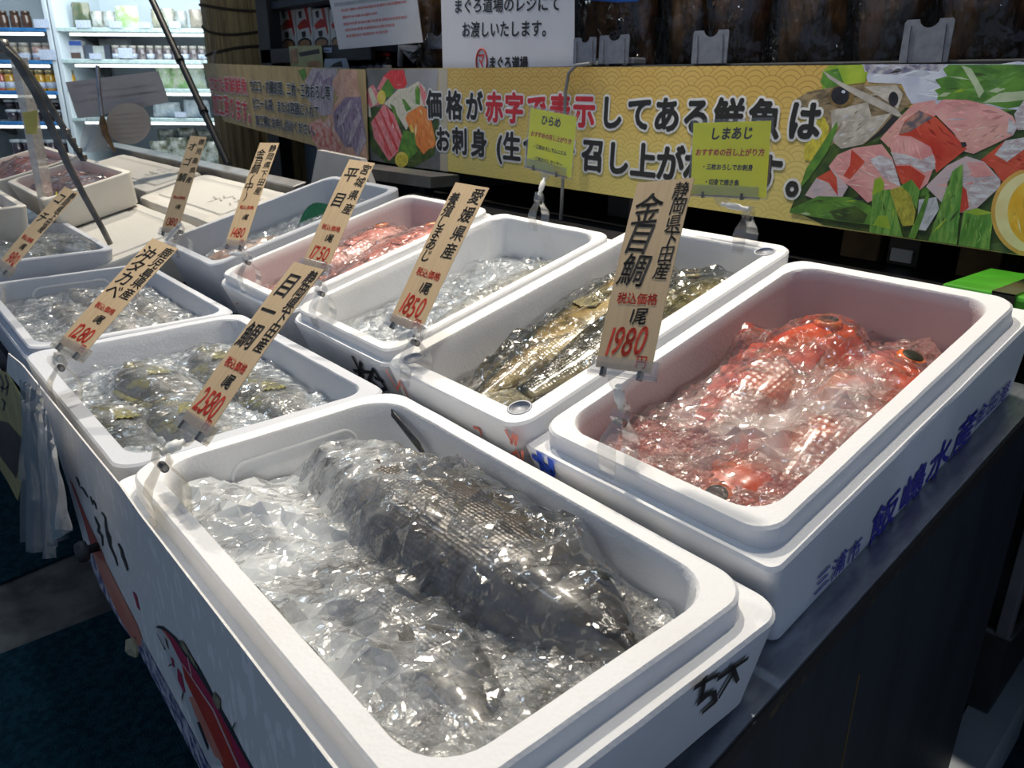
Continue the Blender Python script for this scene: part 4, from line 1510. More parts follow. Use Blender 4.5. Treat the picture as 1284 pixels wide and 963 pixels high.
def price_tag(label, bpx, tpx, y0, theta, az, wdt, right, left, price, red='税込価格', lsz=None, rsz=None, seed=1, yen=True):
    """thin wooden tag: lower edge centre on the plane y=y0, leaning back by theta, turned by az"""
    th, a = math.radians(theta), math.radians(az)
    ux = Vector((math.cos(a), math.sin(a), 0))
    up0 = Vector((-math.sin(a) * math.sin(th), math.cos(a) * math.sin(th), math.cos(th)))
    n = ux.cross(up0)
    B = Vector(onY(*bpx, y0))
    T = Vector(onp(*tpx, n, B))
    up = (T - B)
    H = up.length
    up.normalize()
    x = up.cross(n).normalized()
    n = x.cross(up)
    M_ = Matrix((x, up, n)).transposed().to_4x4()
    M_.translation = B
    root = empty('price_tag', M_, label, 'price tag', 'handwritten wooden price tags')
    mb = MB()
    nb = 14
    W2 = wdt / 2
    bow = 0.004
    def zb(t): return bow * (t * (1 - t)) * 4 * 0.5
    P = np.array([[(xx, t * H, zb(t)) for xx in np.linspace(-W2, W2, 4)] for t in np.linspace(0, 1, nb)])
    Q = P.copy(); Q[..., 2] -= 0.0007
    mb.grid(P.transpose(1, 0, 2)); mb.grid(Q)
    def strip(a_, c_):
        k = len(a_)
        mb.add(list(a_) + list(c_), [(i, i + 1, i + 1 + k, i + k) for i in range(k - 1)])
    strip(P[:, 0], Q[:, 0]); strip(Q[:, -1], P[:, -1]); strip(P[-1], Q[-1]); strip(Q[0], P[0])
    part('veneer', mb, VENEER, root)
    rnd = random.Random(seed)
    k = MB(); r_ = MB(); ko = MB(); ku = MB(); rc = MB()
    rs = rsz or min(wdt * 0.36, H * 0.50 / max(len(right), 1) * 1.15)
    write(ko, right, (W2 - rs * 0.60, H * 0.975, 0), (1, 0, 0), (0, 1, 0), rs, 0.012, 0, 0, sx=1.0, spacing=H * 0.50 / max(len(right), 1) / rs, vertical=True, shear=0.12, jit=0.05, rnd=rnd)
    ls = lsz or min(wdt * 0.52, H * 0.50 / max(len(left), 1) * 1.15)
    write(k, left, (-W2 + ls * 0.62, H * 0.93, 0), (1, 0, 0), (0, 1, 0), ls, 0.010, 0, 0, sx=1.0, spacing=H * 0.49 / max(len(left), 1) / ls, vertical=True, shear=0.14, jit=0.05, rnd=rnd)
    fs = wdt * 0.165
    write(rc, red, (0, H * 0.345, 0), (1, 0, 0), (0, 1, 0), fs * 1.1, 0.02, 0, 0, align='C', spacing=1.0)
    write(ku, '1尾', (-wdt * 0.08, H * 0.245, 0), (1, 0, 0), (0, 1, 0), wdt * 0.27, 0.022, 0, 0, sx=0.9, align='L', jit=0.03, shear=0.15, rnd=rnd)
    ps = wdt * 0.60
    write(r_, price, (-W2 * 0.80 + (0.2 * wdt if len(price) < 4 else 0), H * 0.075, 0), (1, 0, 0), (0, 1, 0), ps, 0.014, 0, 0, sx=0.64, spacing=0.96, shear=0.22, jit=0.04, rnd=rnd)
    if yen:
        write(r_, '円', (W2 * 0.42, H * 0.025, 0), (1, 0, 0), (0, 1, 0), wdt * 0.20, 0.02, 0, 0, jit=0.02)
    for bb in (k, r_, ko, ku, rc):
        bb.v = [(p[0], p[1], zb(max(0, min(1, p[1] / H))) + 0.0004) for p in bb.v]
    for nm_, bb in (('origin_lettering', ko), ('name_lettering', k), ('unit_lettering', ku)):
        part(nm_, bb, TAGK, root, 'black brush lettering')
    part('caption_lettering', rc, TAGR, root, 'small red caption')
    part('price_lettering', r_, TAGR, root, 'red price lettering')
    return B, x, up, root


def rim_point(c, px, py, side):
    u, v = inbox(c, px, py, 0.0)
    if side == 'front':
        v = c.rim * 0.5
    else:
        v = c.l - c.rim * 0.5
    return c.F @ Vector((u, v, 0.0)), c.F.to_3x3() @ Vector((1, 0, 0))


TAGS = [
    ('a', 'wooden price tag reading 1980 in front of the red fish box', (780, 464), (834, 226), 0.0, 26, 0, 0.074, '静岡県下田産', '金目鯛', '1980', cR, (762, 583)),
    ('b', 'wooden price tag reading 1850 at the corner between two open boxes', (507, 410), (592, 232), 0.0, 34, 5, 0.076, '愛媛県産', '養殖しまあじ', '1850', cS, (513, 470)),
    ('c', 'wooden price tag reading 1750, partly behind the tag reading 2580', (394, 336), (454, 202), 0.0, 36, 20, 0.060, '宮城県産', '平目', '1750', cT, (393, 404)),
    ('d', 'wooden price tag reading 1480 over the loose ice', (294, 308), (338, 179), 0.0, 36, 25, 0.052, '静岡県下田産', '金目鯛(中)', '1480', cU, (298, 362)),
    ('e', 'narrow wooden price tag reading 1380 in front of the closed boxes', (212, 292), (249, 171), 0.02, 33, 35, 0.050, '鹿児島県産', 'オゴ鯛', '1380', cV, (207, 322)),
    ('f', 'wooden price tag reading 2580 leaning over the yellow-finned fish', (243, 536), (387, 333), -0.36, 45, 0, 0.070, '静岡県下田産', '目一鯛', '2580', cA, (207, 632)),
    ('g', 'wooden price tag reading 1280 leaning over the small pale fish', (88, 438), (207, 305), -0.40, 50, 30, 0.058, '鹿児島県産', '沖タカベ', '1280', cB, (63, 500)),
    ('h', 'wooden price tag reading 980 over the flathead box', (4, 337), (90, 238), -0.40, 46, 20, 0.056, '静岡県下田産', 'コチ', '980', cC, (3, 372)),
]
for (key, lb, bp, tp, y0, th, az, wdt, rt, lt, pr, c, cp) in TAGS:
    B, x, up, root = price_tag(lb, bp, tp, y0, th, az, wdt, rt, lt, pr, seed=ord(key))
    base, d = rim_point(c, cp[0], cp[1], 'front')
    clip_stand('clear plastic clip holding the tag reading ' + pr, base, d, B, x, up, wdt * 1.22, c.rim / 2 + (0.002 if not c.e else 0.004), CLEARY if key in 'fgh' else CLEAR)

# yellow serving-hint cards on the far rims
YEL = pm('yellow_paper', (0.93, 0.96, 0.008), (0.90, 0.93, 0.006), 20, 0.55)
SLEEVE = clear_mat('card_sleeve', (0.98, 0.98, 0.98), 0.02, 0.25, 0.08, 0.015)
def hint_card(label, TL, TR, BL, BR, y, lines, c, cp, clip_label):
    tl, tr, bl, br = [Vector(onY(*p, y)) for p in (TL, TR, BL, BR)]
    O = bl
    ux = (br - bl); W_ = (ux.length + (tr - tl).length) / 2; ux.normalize()
    uy = ((tl - bl) + (tr - br)) / 2
    uy = uy - ux * uy.dot(ux)
    H_ = uy.length; uy.normalize()
    n = ux.cross(uy)
    M_ = Matrix((ux, uy, n)).transposed().to_4x4()
    M_.translation = O + ux * W_ / 2
    root = empty('hint_card', M_, label, 'card', 'yellow serving hint cards')
    part('paper', MB().box((-W_ / 2, 0, -0.0004), (W_ / 2, H_, 0.0)), YEL, root)
    part('sleeve', MB().box((-W_ / 2 - 0.004, -0.003, -0.0012), (W_ / 2 + 0.004, H_ + 0.005, -0.0006), 0, None).box((-W_ / 2 - 0.004, -0.003, 0.0012), (W_ / 2 + 0.004, H_ + 0.005, 0.0016)), SLEEVE, root, 'clear plastic sleeve')
    for (s, yy, sz, mm, al, xx) in lines:
        k = MB()
        write(k, s, (-W_ / 2 + xx * W_, yy * H_, 0), (1, 0, 0), (0, 1, 0), sz * W_, 0.034, 0, 0.0004, align=al, shear=0.12, jit=0.02)
        part('red_lettering' if mm else 'black_lettering', k, INKR if mm else INKK, root)
    base, d = rim_point(c, cp[0], cp[1], 'back')
    top = (M_ @ Vector((-W_ * 0.06, 0.004, 0)))
    clip_stand(clip_label, base, d, top, ux, uy, W_ * 0.95, c.rim / 2 + 0.003, s=0.9)
hint_card('yellow card headed ひらめ clipped to a back rim', (669, 137), (727, 146), (660, 208), (716, 223), 0.50,
          [('ひらめ', 0.78, 0.145, 0, 'C', 0.48), ('おすすめの召し上がり方', 0.545, 0.082, 1, 'C', 0.5), ('・三枚おろしでムニエル', 0.345, 0.068, 0, 'L', 0.12), ('・三枚おろしでソテー', 0.14, 0.068, 0, 'L', 0.12)],
          cT, (688, 272), 'clear plastic clip holding the yellow card headed ひらめ')
hint_card('yellow card headed しまあじ clipped to a back rim', (882, 152), (981, 153), (866, 243), (961, 248), 0.53,
          [('しまあじ', 0.78, 0.14, 0, 'C', 0.52), ('おすすめの召し上がり方', 0.555, 0.082, 1, 'C', 0.5), ('・三枚おろしでお刺身', 0.36, 0.068, 0, 'L', 0.14), ('・切身で焼き魚', 0.15, 0.068, 0, 'L', 0.18)],
          cS, (911, 318), 'clear plastic clip holding the yellow card headed しまあじ')

# ------------------------------------------------------------------ banners
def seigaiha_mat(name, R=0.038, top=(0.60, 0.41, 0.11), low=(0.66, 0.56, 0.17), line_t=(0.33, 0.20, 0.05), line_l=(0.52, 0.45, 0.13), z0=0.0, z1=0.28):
    mt, g, bs = newmat(name)
    tc = g.new('ShaderNodeTexCoord')
    sx = g.new('ShaderNodeSeparateXYZ')
    g.l.new(tc.outputs['Object'], sx.inputs[0])
    x, z = sx.outputs[0], sx.outputs[2]
    h = R * 0.5
    k0 = g.math('FLOOR', g.math('DIVIDE', z, h))
    def dist(k):
        par = g.math('FLOORED_MODULO', k, 2.0)
        xs = g.math('ADD', x, g.math('MULTIPLY', par, R))
        fx = g.math('SUBTRACT', g.math('FLOORED_MODULO', xs, 2 * R), R)
        dz = g.math('SUBTRACT', z, g.math('MULTIPLY', k, h))
        return g.math('SQRT', g.math('ADD', g.math('MULTIPLY', fx, fx), g.math('MULTIPLY', dz, dz)))
    d1 = dist(g.math('SUBTRACT', k0, 1.0))
    d2 = dist(k0)
    d3 = dist(g.math('ADD', k0, 1.0))
    i2 = g.math('LESS_THAN', d2, R)
    dd = g.math('ADD', g.math('MULTIPLY', d2, i2), g.math('MULTIPLY', d3, g.math('SUBTRACT', 1.0, i2)))
    i1 = g.math('LESS_THAN', d1, R)
    dd = g.math('ADD', g.math('MULTIPLY', d1, i1), g.math('MULTIPLY', dd, g.math('SUBTRACT', 1.0, i1)))
    f = g.math('FRACT', g.math('MULTIPLY', g.math('DIVIDE', dd, R), 4.0))
    ln = g.math('GREATER_THAN', f, 0.80)
    big = g.math('LESS_THAN', dd, R * 0.26)
    ln = g.math('MULTIPLY', ln, g.math('SUBTRACT', 1.0, g.math('MULTIPLY', big, 0.6)))
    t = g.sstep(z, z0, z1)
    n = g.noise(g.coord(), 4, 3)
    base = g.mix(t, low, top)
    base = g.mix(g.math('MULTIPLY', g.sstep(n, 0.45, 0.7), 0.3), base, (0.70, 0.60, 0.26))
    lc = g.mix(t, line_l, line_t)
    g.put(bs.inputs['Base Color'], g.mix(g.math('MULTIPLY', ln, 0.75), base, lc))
    bs.inputs['Roughness'].default_value = 0.38
    MATS[name] = mt
    return mt


YB = 0.81
BR_, BL_ = onY(1284, 80, YB), onY(459, 86, YB)
mb = MB()
xr = 0.75
def bz(px, py): return onY(px, py, YB)
p_tl, p_tr = bz(459, 86), bz(1284, 80)
p_bl, p_br = bz(462, 200), bz(1284, 321)
ext = lambda a, b_, x: a + (b_ - a) * (x - a[0]) / (b_[0] - a[0])
TLq, BLq = p_tl, np.array([p_tl[0], YB, p_bl[2]])
TRq, BRq = ext(p_tl, p_tr, xr), ext(p_bl, p_br, xr)
root = empty('banner', (-0.6, YB, 1.0), 'long gold banner of bold black and red Japanese lettering with photographs', 'banner')
mb = MB()
vs = [BLq, BRq, TRq, TLq]
vs2 = [v + np.array([0, 0.002, 0]) for v in vs]
mb.add(vs + vs2, [(0, 1, 2, 3), (7, 6, 5, 4), (0, 4, 5, 1), (1, 5, 6, 2), (2, 6, 7, 3), (3, 7, 4, 0)])
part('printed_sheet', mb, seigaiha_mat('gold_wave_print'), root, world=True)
BK = pm('banner_black', (0.022, 0.022, 0.022), None, 30, 0.4)
BRD = pm('banner_red', (0.58, 0.03, 0.045), None, 30, 0.4)
BWH = pm('banner_white', (0.74, 0.76, 0.78), None, 30, 0.4)
rows = [
    ([('価', 545), ('格', 570), ('が', 595), ('赤', 620), ('字', 645), ('で', 673), ('表', 702), ('示', 732), ('し', 766), ('て', 801), ('あ', 835), ('る', 872), ('鮮', 912), ('魚', 956), ('は', 1006)],
     lambda x: 147 + 27 * (x - 545) / 461, lambda x: 33 + 14 * (x - 545) / 461, '赤字で表示'),
    ([('お', 556), ('刺', 577), ('身', 601), ('(', 626), ('生', 642), ('食', 668), (')', 688), ('で', 708), ('召', 743), ('し', 774), ('上', 806), ('が', 839), ('れ', 874), ('ま', 912), ('す', 957), ('。', 1006)],
     lambda x: 189 + 32 * (x - 556) / 249, lambda x: 30 + 11 * (x - 556) / 249, ''),
]
for chars, by, hh, reds in rows:
    black, redm, outl = MB(), MB(), MB()
    for ch, cx in chars:
        o = Vector(onY(cx, by(cx), YB)); t = Vector(onY(cx, by(cx) - hh(cx), YB))
        sz = (t - o).length / 0.90
        wid = (Vector(onY(cx + hh(cx) * 0.42, by(cx), YB)) - Vector(onY(cx - hh(cx) * 0.42, by(cx), YB))).length
        sx = min(1.0, wid / sz * 1.08)
        oo = o - Vector((sz * sx * (0.5 if ord(ch) > 255 else 0.15), 0, -sz * 0.06))
        write(redm if ch in reds else black, ch, oo, (1, 0, 0), (0, 0, 1), sz, 0.042, 0, 0.0016, sx=sx)
        write(outl, ch, oo, (1, 0, 0), (0, 0, 1), sz, 0.105, 0, 0.0011, sx=sx)
    part('black_lettering', black, BK, root, world=True)
    if redm.v:
        part('red_lettering', redm, BRD, root, world=True)
    part('white_lettering_edge', outl, BWH, root, world=True)


def ell(cx, cy, rx, ry, n=20, a0=0, a1=360):
    return [(cx + rx * math.cos(math.radians(a0 + (a1 - a0) * k / n)), cy + ry * math.sin(math.radians(a0 + (a1 - a0) * k / n))) for k in range(n + (a1 - a0 < 360))]


def inside(p, poly):
    c = False
    for i in range(len(poly)):
        a, b_ = poly[i], poly[i - 1]
        if (a[1] > p[1]) != (b_[1] > p[1]) and p[0] < (b_[0] - a[0]) * (p[1] - a[1]) / (b_[1] - a[1]) + a[0]:
            c = not c
    return c


def with_streaks(polys, tones, seed=1, dens=1.0):
    """add fine light and dark flecks inside the printed shapes"""
    rr = random.Random(seed)
    out = []
    for mt, pts in polys:
        out.append((mt, pts))
        if mt.name not in tones:
            continue
        nm = mt.name
        if nm + '_light' not in MATS:
            base = PRINT[nm]
            pm(nm + '_light', tuple(min(0.9, x * 1.16 + 0.02) for x in base[0]), tuple(min(0.9, x * 1.16 + 0.02) for x in base[1]), 30, 0.38)
            pm(nm + '_deep', tuple(x * 0.80 for x in base[0]), tuple(x * 0.80 for x in base[1]), 30, 0.38)
        tl = [MATS[nm + '_light'], MATS[nm + '_deep']] * 4 + tones[nm]
        xs, ys = [p[0] for p in pts], [p[1] for p in pts]
        w_, h_ = max(xs) - min(xs), max(ys) - min(ys)
        n_ = int(min(46, max(6, w_ * h_ / 1500)) * dens)
        cx, cy = sum(xs) / len(xs), sum(ys) / len(ys)
        sxx = sum((x - cx) ** 2 for x in xs); syy = sum((v - cy) ** 2 for v in ys); sxy = sum((x - cx) * (v - cy) for x, v in zip(xs, ys))
        ang = 0.5 * math.atan2(2 * sxy, sxx - syy)
        for _ in range(n_):
            p = (rr.uniform(min(xs), max(xs)), rr.uniform(min(ys), max(ys)))
            a = ang + rr.gauss(0, 0.28)
            L_ = rr.uniform(0.12, 0.45) * max(w_, h_) * 0.7
            wd_ = rr.uniform(0.006, 0.028) * max(w_, h_) * 0.8
            e0 = (p[0] - L_ / 2 * math.cos(a), p[1] - L_ / 2 * math.sin(a)); e1 = (p[0] + L_ / 2 * math.cos(a), p[1] + L_ / 2 * math.sin(a))
            if not (inside(p, pts) and inside(e0, pts) and inside(e1, pts)):
                continue
            q = (-math.sin(a) * wd_, math.cos(a) * wd_)
            out.append((rr.choice(tl), [e0, (p[0] + q[0], p[1] + q[1]), e1, (p[0] - q[0], p[1] - q[1])]))
    return out


def picture(name, polys, conv, y, root, lift=0.0004, step=0.000002, label=None):
    """flat printed photograph: shapes in order, each a hair above the last"""
    mats, mb = [], MB()
    for i, (mt, pts) in enumerate(polys):
        if mt not in mats:
            mats.append(mt)
        vs = []
        for (X_, Y_) in pts:
            q = onY(*conv(X_, Y_), y)
            vs.append((q[0], q[1] - lift - step * i, q[2]))
        a = sum((vs[k][0] * vs[(k + 1) % len(vs)][2] - vs[(k + 1) % len(vs)][0] * vs[k][2]) for k in range(len(vs)))
        if a < 0:
            vs = vs[::-1]
        mb.add(vs, [tuple(range(len(vs)))], mats.index(mt))
    return part(name, mb, mats, root, label, world=True)


PRINT = {}
def pc(name, c1, c2, sc=30, st=(1, 1, 1)):
    PRINT['print_' + name] = (c1, c2 or c1)
    return pm('print_' + name, c1, c2, sc, 0.38, stretch=st, detail=5)
P_PLATE = pc('plate', (0.62, 0.68, 0.80), (0.45, 0.50, 0.66), 25)
P_PATT = pc('plate_pattern', (0.16, 0.17, 0.28), (0.50, 0.50, 0.56), 90)
P_LIME = pc('lime_leaf', (0.38, 0.52, 0.05), (0.22, 0.38, 0.03), 25)
P_LEAF = pc('shiso_leaf', (0.12, 0.30, 0.04), (0.06, 0.17, 0.03), 30)
P_LEAFP = pc('pale_leaf', (0.48, 0.58, 0.42), (0.35, 0.46, 0.28), 30)
P_DKG = pc('dark_green', (0.02, 0.05, 0.015), (0.06, 0.11, 0.02), 30)
P_HEAD = pc('fish_head', (0.36, 0.28, 0.16), (0.14, 0.11, 0.07), 45, (1, 1, 2))
P_JAW = pc('fish_jaw', (0.58, 0.56, 0.52), (0.36, 0.33, 0.30), 35)
P_BLK = pc('black', (0.012, 0.012, 0.016), (0.03, 0.03, 0.04), 30)
P_IRIS = pc('iris', (0.25, 0.17, 0.06), (0.10, 0.07, 0.03), 60)
P_STICK = pc('stick', (0.52, 0.50, 0.46), (0.40, 0.38, 0.36), 40)
P_FLOW = pc('yellow_flowers', (0.62, 0.55, 0.06), (0.40, 0.36, 0.04), 70)
P_PINK = pc('pink_flesh', (0.62, 0.25, 0.27), (0.72, 0.40, 0.40), 18)
P_PALE = pc('pale_flesh', (0.72, 0.42, 0.38), (0.62, 0.30, 0.30), 18)
P_RED = pc('red_flesh', (0.46, 0.03, 0.02), (0.58, 0.09, 0.05), 18)
P_SILV = pc('silver_skin', (0.62, 0.66, 0.74), (0.40, 0.32, 0.38), 45, (1, 1, 3))
P_LILAC = pc('lilac_flesh', (0.45, 0.40, 0.48), (0.58, 0.46, 0.50), 25)
P_SKIN = pc('dark_skin', (0.10, 0.10, 0.14), (0.45, 0.25, 0.20), 70)
P_ONION = pc('green_onion', (0.06, 0.22, 0.03), (0.20, 0.40, 0.08), 40, (3, 1, 0.4))
P_WAS = pc('wasabi', (0.46, 0.44, 0.06), (0.28, 0.28, 0.04), 80)
P_ICE = pc('shaved_radish', (0.55, 0.60, 0.68), (0.35, 0.38, 0.44), 50)
P_ORIND = pc('orange_rind', (0.66, 0.40, 0.10), (0.55, 0.32, 0.06), 40)
P_OPITH = pc('orange_pith', (0.78, 0.72, 0.42), (0.74, 0.64, 0.32), 30)
P_OFL = pc('orange_flesh', (0.74, 0.40, 0.02), (0.80, 0.52, 0.06), 30)
P_TONE = pc('pale_sheen', (0.76, 0.62, 0.62), (0.70, 0.54, 0.54), 30)
P_DRED = pc('deep_red', (0.28, 0.015, 0.012), (0.36, 0.03, 0.02), 30)
P_BLK2 = pc('brown_black', (0.06, 0.045, 0.03), (0.10, 0.08, 0.05), 30)
cv = lambda X_, Y_: (1000 + X_ / 4.521, 70 + Y_ / 4.521)
polys = [
    (P_DKG, [(-40, 870), (60, 640), (200, 500), (500, 300), (1300, 250), (1500, 250), (1500, 1160), (1284, 1130), (640, 1035), (150, 960)]),
    (P_PLATE, [(370, 48), (1500, 46), (1500, 320), (780, 280), (640, 270), (590, 160), (400, 150)]),
    (P_PATT, [(360, 48), (840, 48), (800, 90), (680, 80), (560, 108), (400, 98)]), (P_PATT, [(1000, 48), (1240, 48), (1200, 75), (1060, 90)]),
    (P_LIME, [(140, 90), (180, 55), (370, 50), (380, 90), (400, 90), (385, 150), (290, 162), (200, 200), (140, 200)]), (P_LEAF, [(130, 150), (150, 90), (230, 70), (270, 170), (170, 190)]),
    (P_LEAF, [(780, 135), (850, 115), (825, 75), (860, 50), (1500, 50), (1500, 250), (1240, 290), (1190, 300), (1050, 262), (830, 250), (790, 250), (800, 220), (776, 195), (815, 180)]),
    (P_LEAFP, [(930, 55), (985, 70), (1060, 200), (1030, 240), (1000, 170)]), (P_LEAFP, [(1050, 266), (1150, 210), (1500, 180), (1500, 220), (1190, 262)]),
    (P_HEAD, [(-30, 260), (60, 205), (180, 180), (400, 160), (560, 155), (610, 210), (645, 265), (560, 340), (500, 390), (380, 502), (250, 527), (190, 485), (160, 350), (100, 290), (20, 300)]),
    (P_JAW, [(190, 310), (400, 262), (420, 345), (535, 325), (440, 440), (370, 502), (250, 527), (200, 485)]), (P_JAW, [(380, 175), (560, 165), (600, 215), (570, 300), (480, 240)]),
    (P_BLK, [(545, 335), (575, 360), (520, 420), (375, 503), (460, 430)]),
    (P_IRIS, ell(250, 232, 74, 66)), (P_BLK, ell(243, 226, 52, 52)), (P_PLATE, ell(262, 204, 11, 9)), (P_BLK, ell(545, 245, 28, 42)),
    (P_STICK, [(140, 80), (250, 150), (420, 225), (560, 300), (600, 345), (570, 345), (400, 265), (280, 195), (180, 130)]),
    (P_PALE, [(470, 470), (560, 370), (660, 270), (780, 250), (800, 330), (700, 380), (560, 470), (520, 520)]),
    (P_FLOW, [(40, 590), (40, 510), (110, 350), (150, 345), (180, 400), (175, 480), (90, 600)]), (P_LEAF, [(10, 760), (50, 640), (225, 370), (230, 400), (180, 530), (70, 690)]),
    (P_PINK, [(760, 300), (830, 246), (960, 250), (1130, 290), (1220, 340), (1252, 400), (1225, 450), (1000, 556), (940, 540), (890, 440), (800, 350)]),
    (P_PALE, [(900, 440), (1060, 345), (1210, 400), (1215, 445), (1000, 556), (940, 530)]), (P_SILV, [(1200, 350), (1250, 395), (1225, 450), (1190, 440)]),
    (P_SILV, [(1230, 330), (1300, 230), (1500, 230), (1500, 420), (1250, 420)]),
    (P_RED, [(575, 445), (610, 370), (690, 310), (790, 350), (860, 420), (962, 525), (900, 575), (790, 662), (740, 560), (600, 465)]), (P_SKIN, [(575, 445), (600, 388), (690, 308), (770, 350), (720, 380), (640, 430)]), (P_BLK, [(925, 490), (955, 488), (962, 512), (935, 520)]),
    (P_RED, [(1040, 590), (1180, 480), (1500, 470), (1500, 700), (1170, 725), (1110, 640)]), (P_SILV, [(1120, 560), (1180, 480), (1300, 460), (1300, 520), (1190, 600)]),
    (P_PINK, [(525, 515), (570, 450), (650, 458), (755, 515), (788, 600), (740, 722), (690, 765), (590, 722), (560, 630)]), (P_SILV, [(530, 545), (620, 560), (700, 590), (775, 560), (785, 640), (720, 660), (640, 615), (560, 615)]), (P_RED, [(555, 625), (640, 622), (728, 682), (690, 765), (590, 722)]),
    (P_PINK, [(180, 625), (230, 560), (320, 522), (480, 500), (540, 580), (588, 742), (400, 832), (310, 745), (215, 692)]), (P_RED, [(308, 530), (385, 600), (300, 700), (262, 680), (300, 620)]), (P_SILV, [(470, 560), (540, 590), (588, 742), (500, 700), (410, 590)]),
    (P_LILAC, [(45, 790), (110, 692), (200, 642), (290, 742), (255, 802), (100, 812)]), (P_RED, [(110, 692), (192, 645), (225, 692), (232, 795), (180, 720)]),
    (P_LILAC, [(730, 740), (850, 622), (960, 568), (1060, 600), (1152, 700), (1152, 742), (1020, 862), (930, 890), (820, 832)]), (P_SILV, [(968, 770), (1015, 690), (1060, 720), (1140, 690), (1152, 742), (1000, 862)]), (P_RED, [(900, 700), (960, 760), (975, 860), (930, 890), (880, 800)]), (P_PINK, [(960, 600), (1060, 605), (1120, 680), (1000, 690)]),
    (P_LEAF, [(-40, 870), (120, 795), (300, 800), (420, 850), (430, 960), (200, 930), (-40, 890)]), (P_DKG, [(180, 880), (330, 850), (400, 900), (380, 950), (220, 930)]),
    (P_ICE, [(690, 815), (790, 800), (805, 870), (730, 990), (680, 985)]),
    (P_ONION, [(410, 1000), (430, 770), (530, 755), (600, 1028)]), (P_LIME, [(425, 790), (440, 700), (475, 685), (495, 720), (490, 760)]), (P_LIME, [(430, 960), (460, 905), (510, 905), (530, 980)]), (P_ONION, [(590, 735), (650, 700), (696, 760), (680, 870)]),
    (P_WAS, [(525, 760), (590, 738), (645, 790), (672, 880), (660, 960), (600, 965), (570, 900)]),
    (P_LEAF, [(630, 1030), (740, 770), (752, 790), (720, 900), (670, 1036)]), (P_ONION, [(745, 1048), (880, 655), (940, 610), (938, 740), (905, 1070)]), (P_ONION, [(915, 1072), (945, 880), (1020, 862), (1115, 890), (1090, 1098)]), (P_LIME, [(945, 885), (1020, 864), (1112, 890), (1020, 905)]),
    (P_ORIND, [(1359 - 259 * math.cos(math.radians(a)), 888 - 259 * math.sin(math.radians(a))) for a in range(-68, 76, 8)] + [(1500, 640), (1500, 1150), (1284, 1132)]),
    (P_OPITH, [(1359 - 236 * math.cos(math.radians(a)), 888 - 236 * math.sin(math.radians(a))) for a in range(-66, 76, 8)] + [(1500, 660), (1500, 1130)]),
    (P_OFL, [(1359 - 165 * math.cos(math.radians(a)), 888 - 190 * math.sin(math.radians(a))) for a in range(-66, 76, 8)] + [(1500, 720), (1500, 1090)]),
]
T1 = {'print_pink_flesh': [P_PALE, P_TONE, P_SILV], 'print_pale_flesh': [P_PINK, P_TONE], 'print_red_flesh': [P_DRED, P_PINK], 'print_silver_skin': [P_LILAC, P_TONE, P_PLATE], 'print_lilac_flesh': [P_SILV, P_PINK, P_TONE],
      'print_fish_head': [P_BLK2, P_JAW, P_IRIS], 'print_fish_jaw': [P_HEAD, P_PLATE], 'print_shiso_leaf': [P_LIME, P_DKG, P_LEAFP], 'print_dark_green': [P_LEAF, P_BLK], 'print_plate': [P_PATT], 'print_plate_pattern': [P_PLATE, P_BLK],
      'print_green_onion': [P_LIME, P_DKG], 'print_yellow_flowers': [P_LIME, P_WAS], 'print_wasabi': [P_FLOW, P_DKG], 'print_orange_flesh': [P_OPITH, P_ORIND], 'print_shaved_radish': [P_PLATE, P_LILAC]}
polys = with_streaks(polys, T1, 3, 1.6)
picture('food_picture', polys, cv, YB, root, label='printed picture of a fish head, fillets, greens and orange')
P_SLATE = pc('slate', (0.16, 0.17, 0.18), (0.09, 0.10, 0.10), 8)
P_GREY = pc('grey_sky', (0.36, 0.37, 0.40), (0.26, 0.27, 0.29), 6)
P_FADE = pc('fade', (0.48, 0.45, 0.36), (0.40, 0.37, 0.28), 6)
P_TUNA = pc('tuna', (0.50, 0.02, 0.03), (0.62, 0.07, 0.07), 40, (4, 1, 1))
P_WHT = pc('white_flesh', (0.66, 0.64, 0.54), (0.50, 0.50, 0.40), 40, (4, 1, 1))
P_SASH = pc('pink_sashimi', (0.60, 0.13, 0.17), (0.70, 0.30, 0.31), 45, (4, 1, 1))
P_SALM = pc('salmon', (0.70, 0.17, 0.03), (0.76, 0.30, 0.08), 45, (4, 1, 1))
P_LEM = pc('lemon', (0.62, 0.50, 0.06), (0.70, 0.60, 0.15), 30)
cv2 = lambda X_, Y_: (428 + X_ / 6, 80 + Y_ / 6)
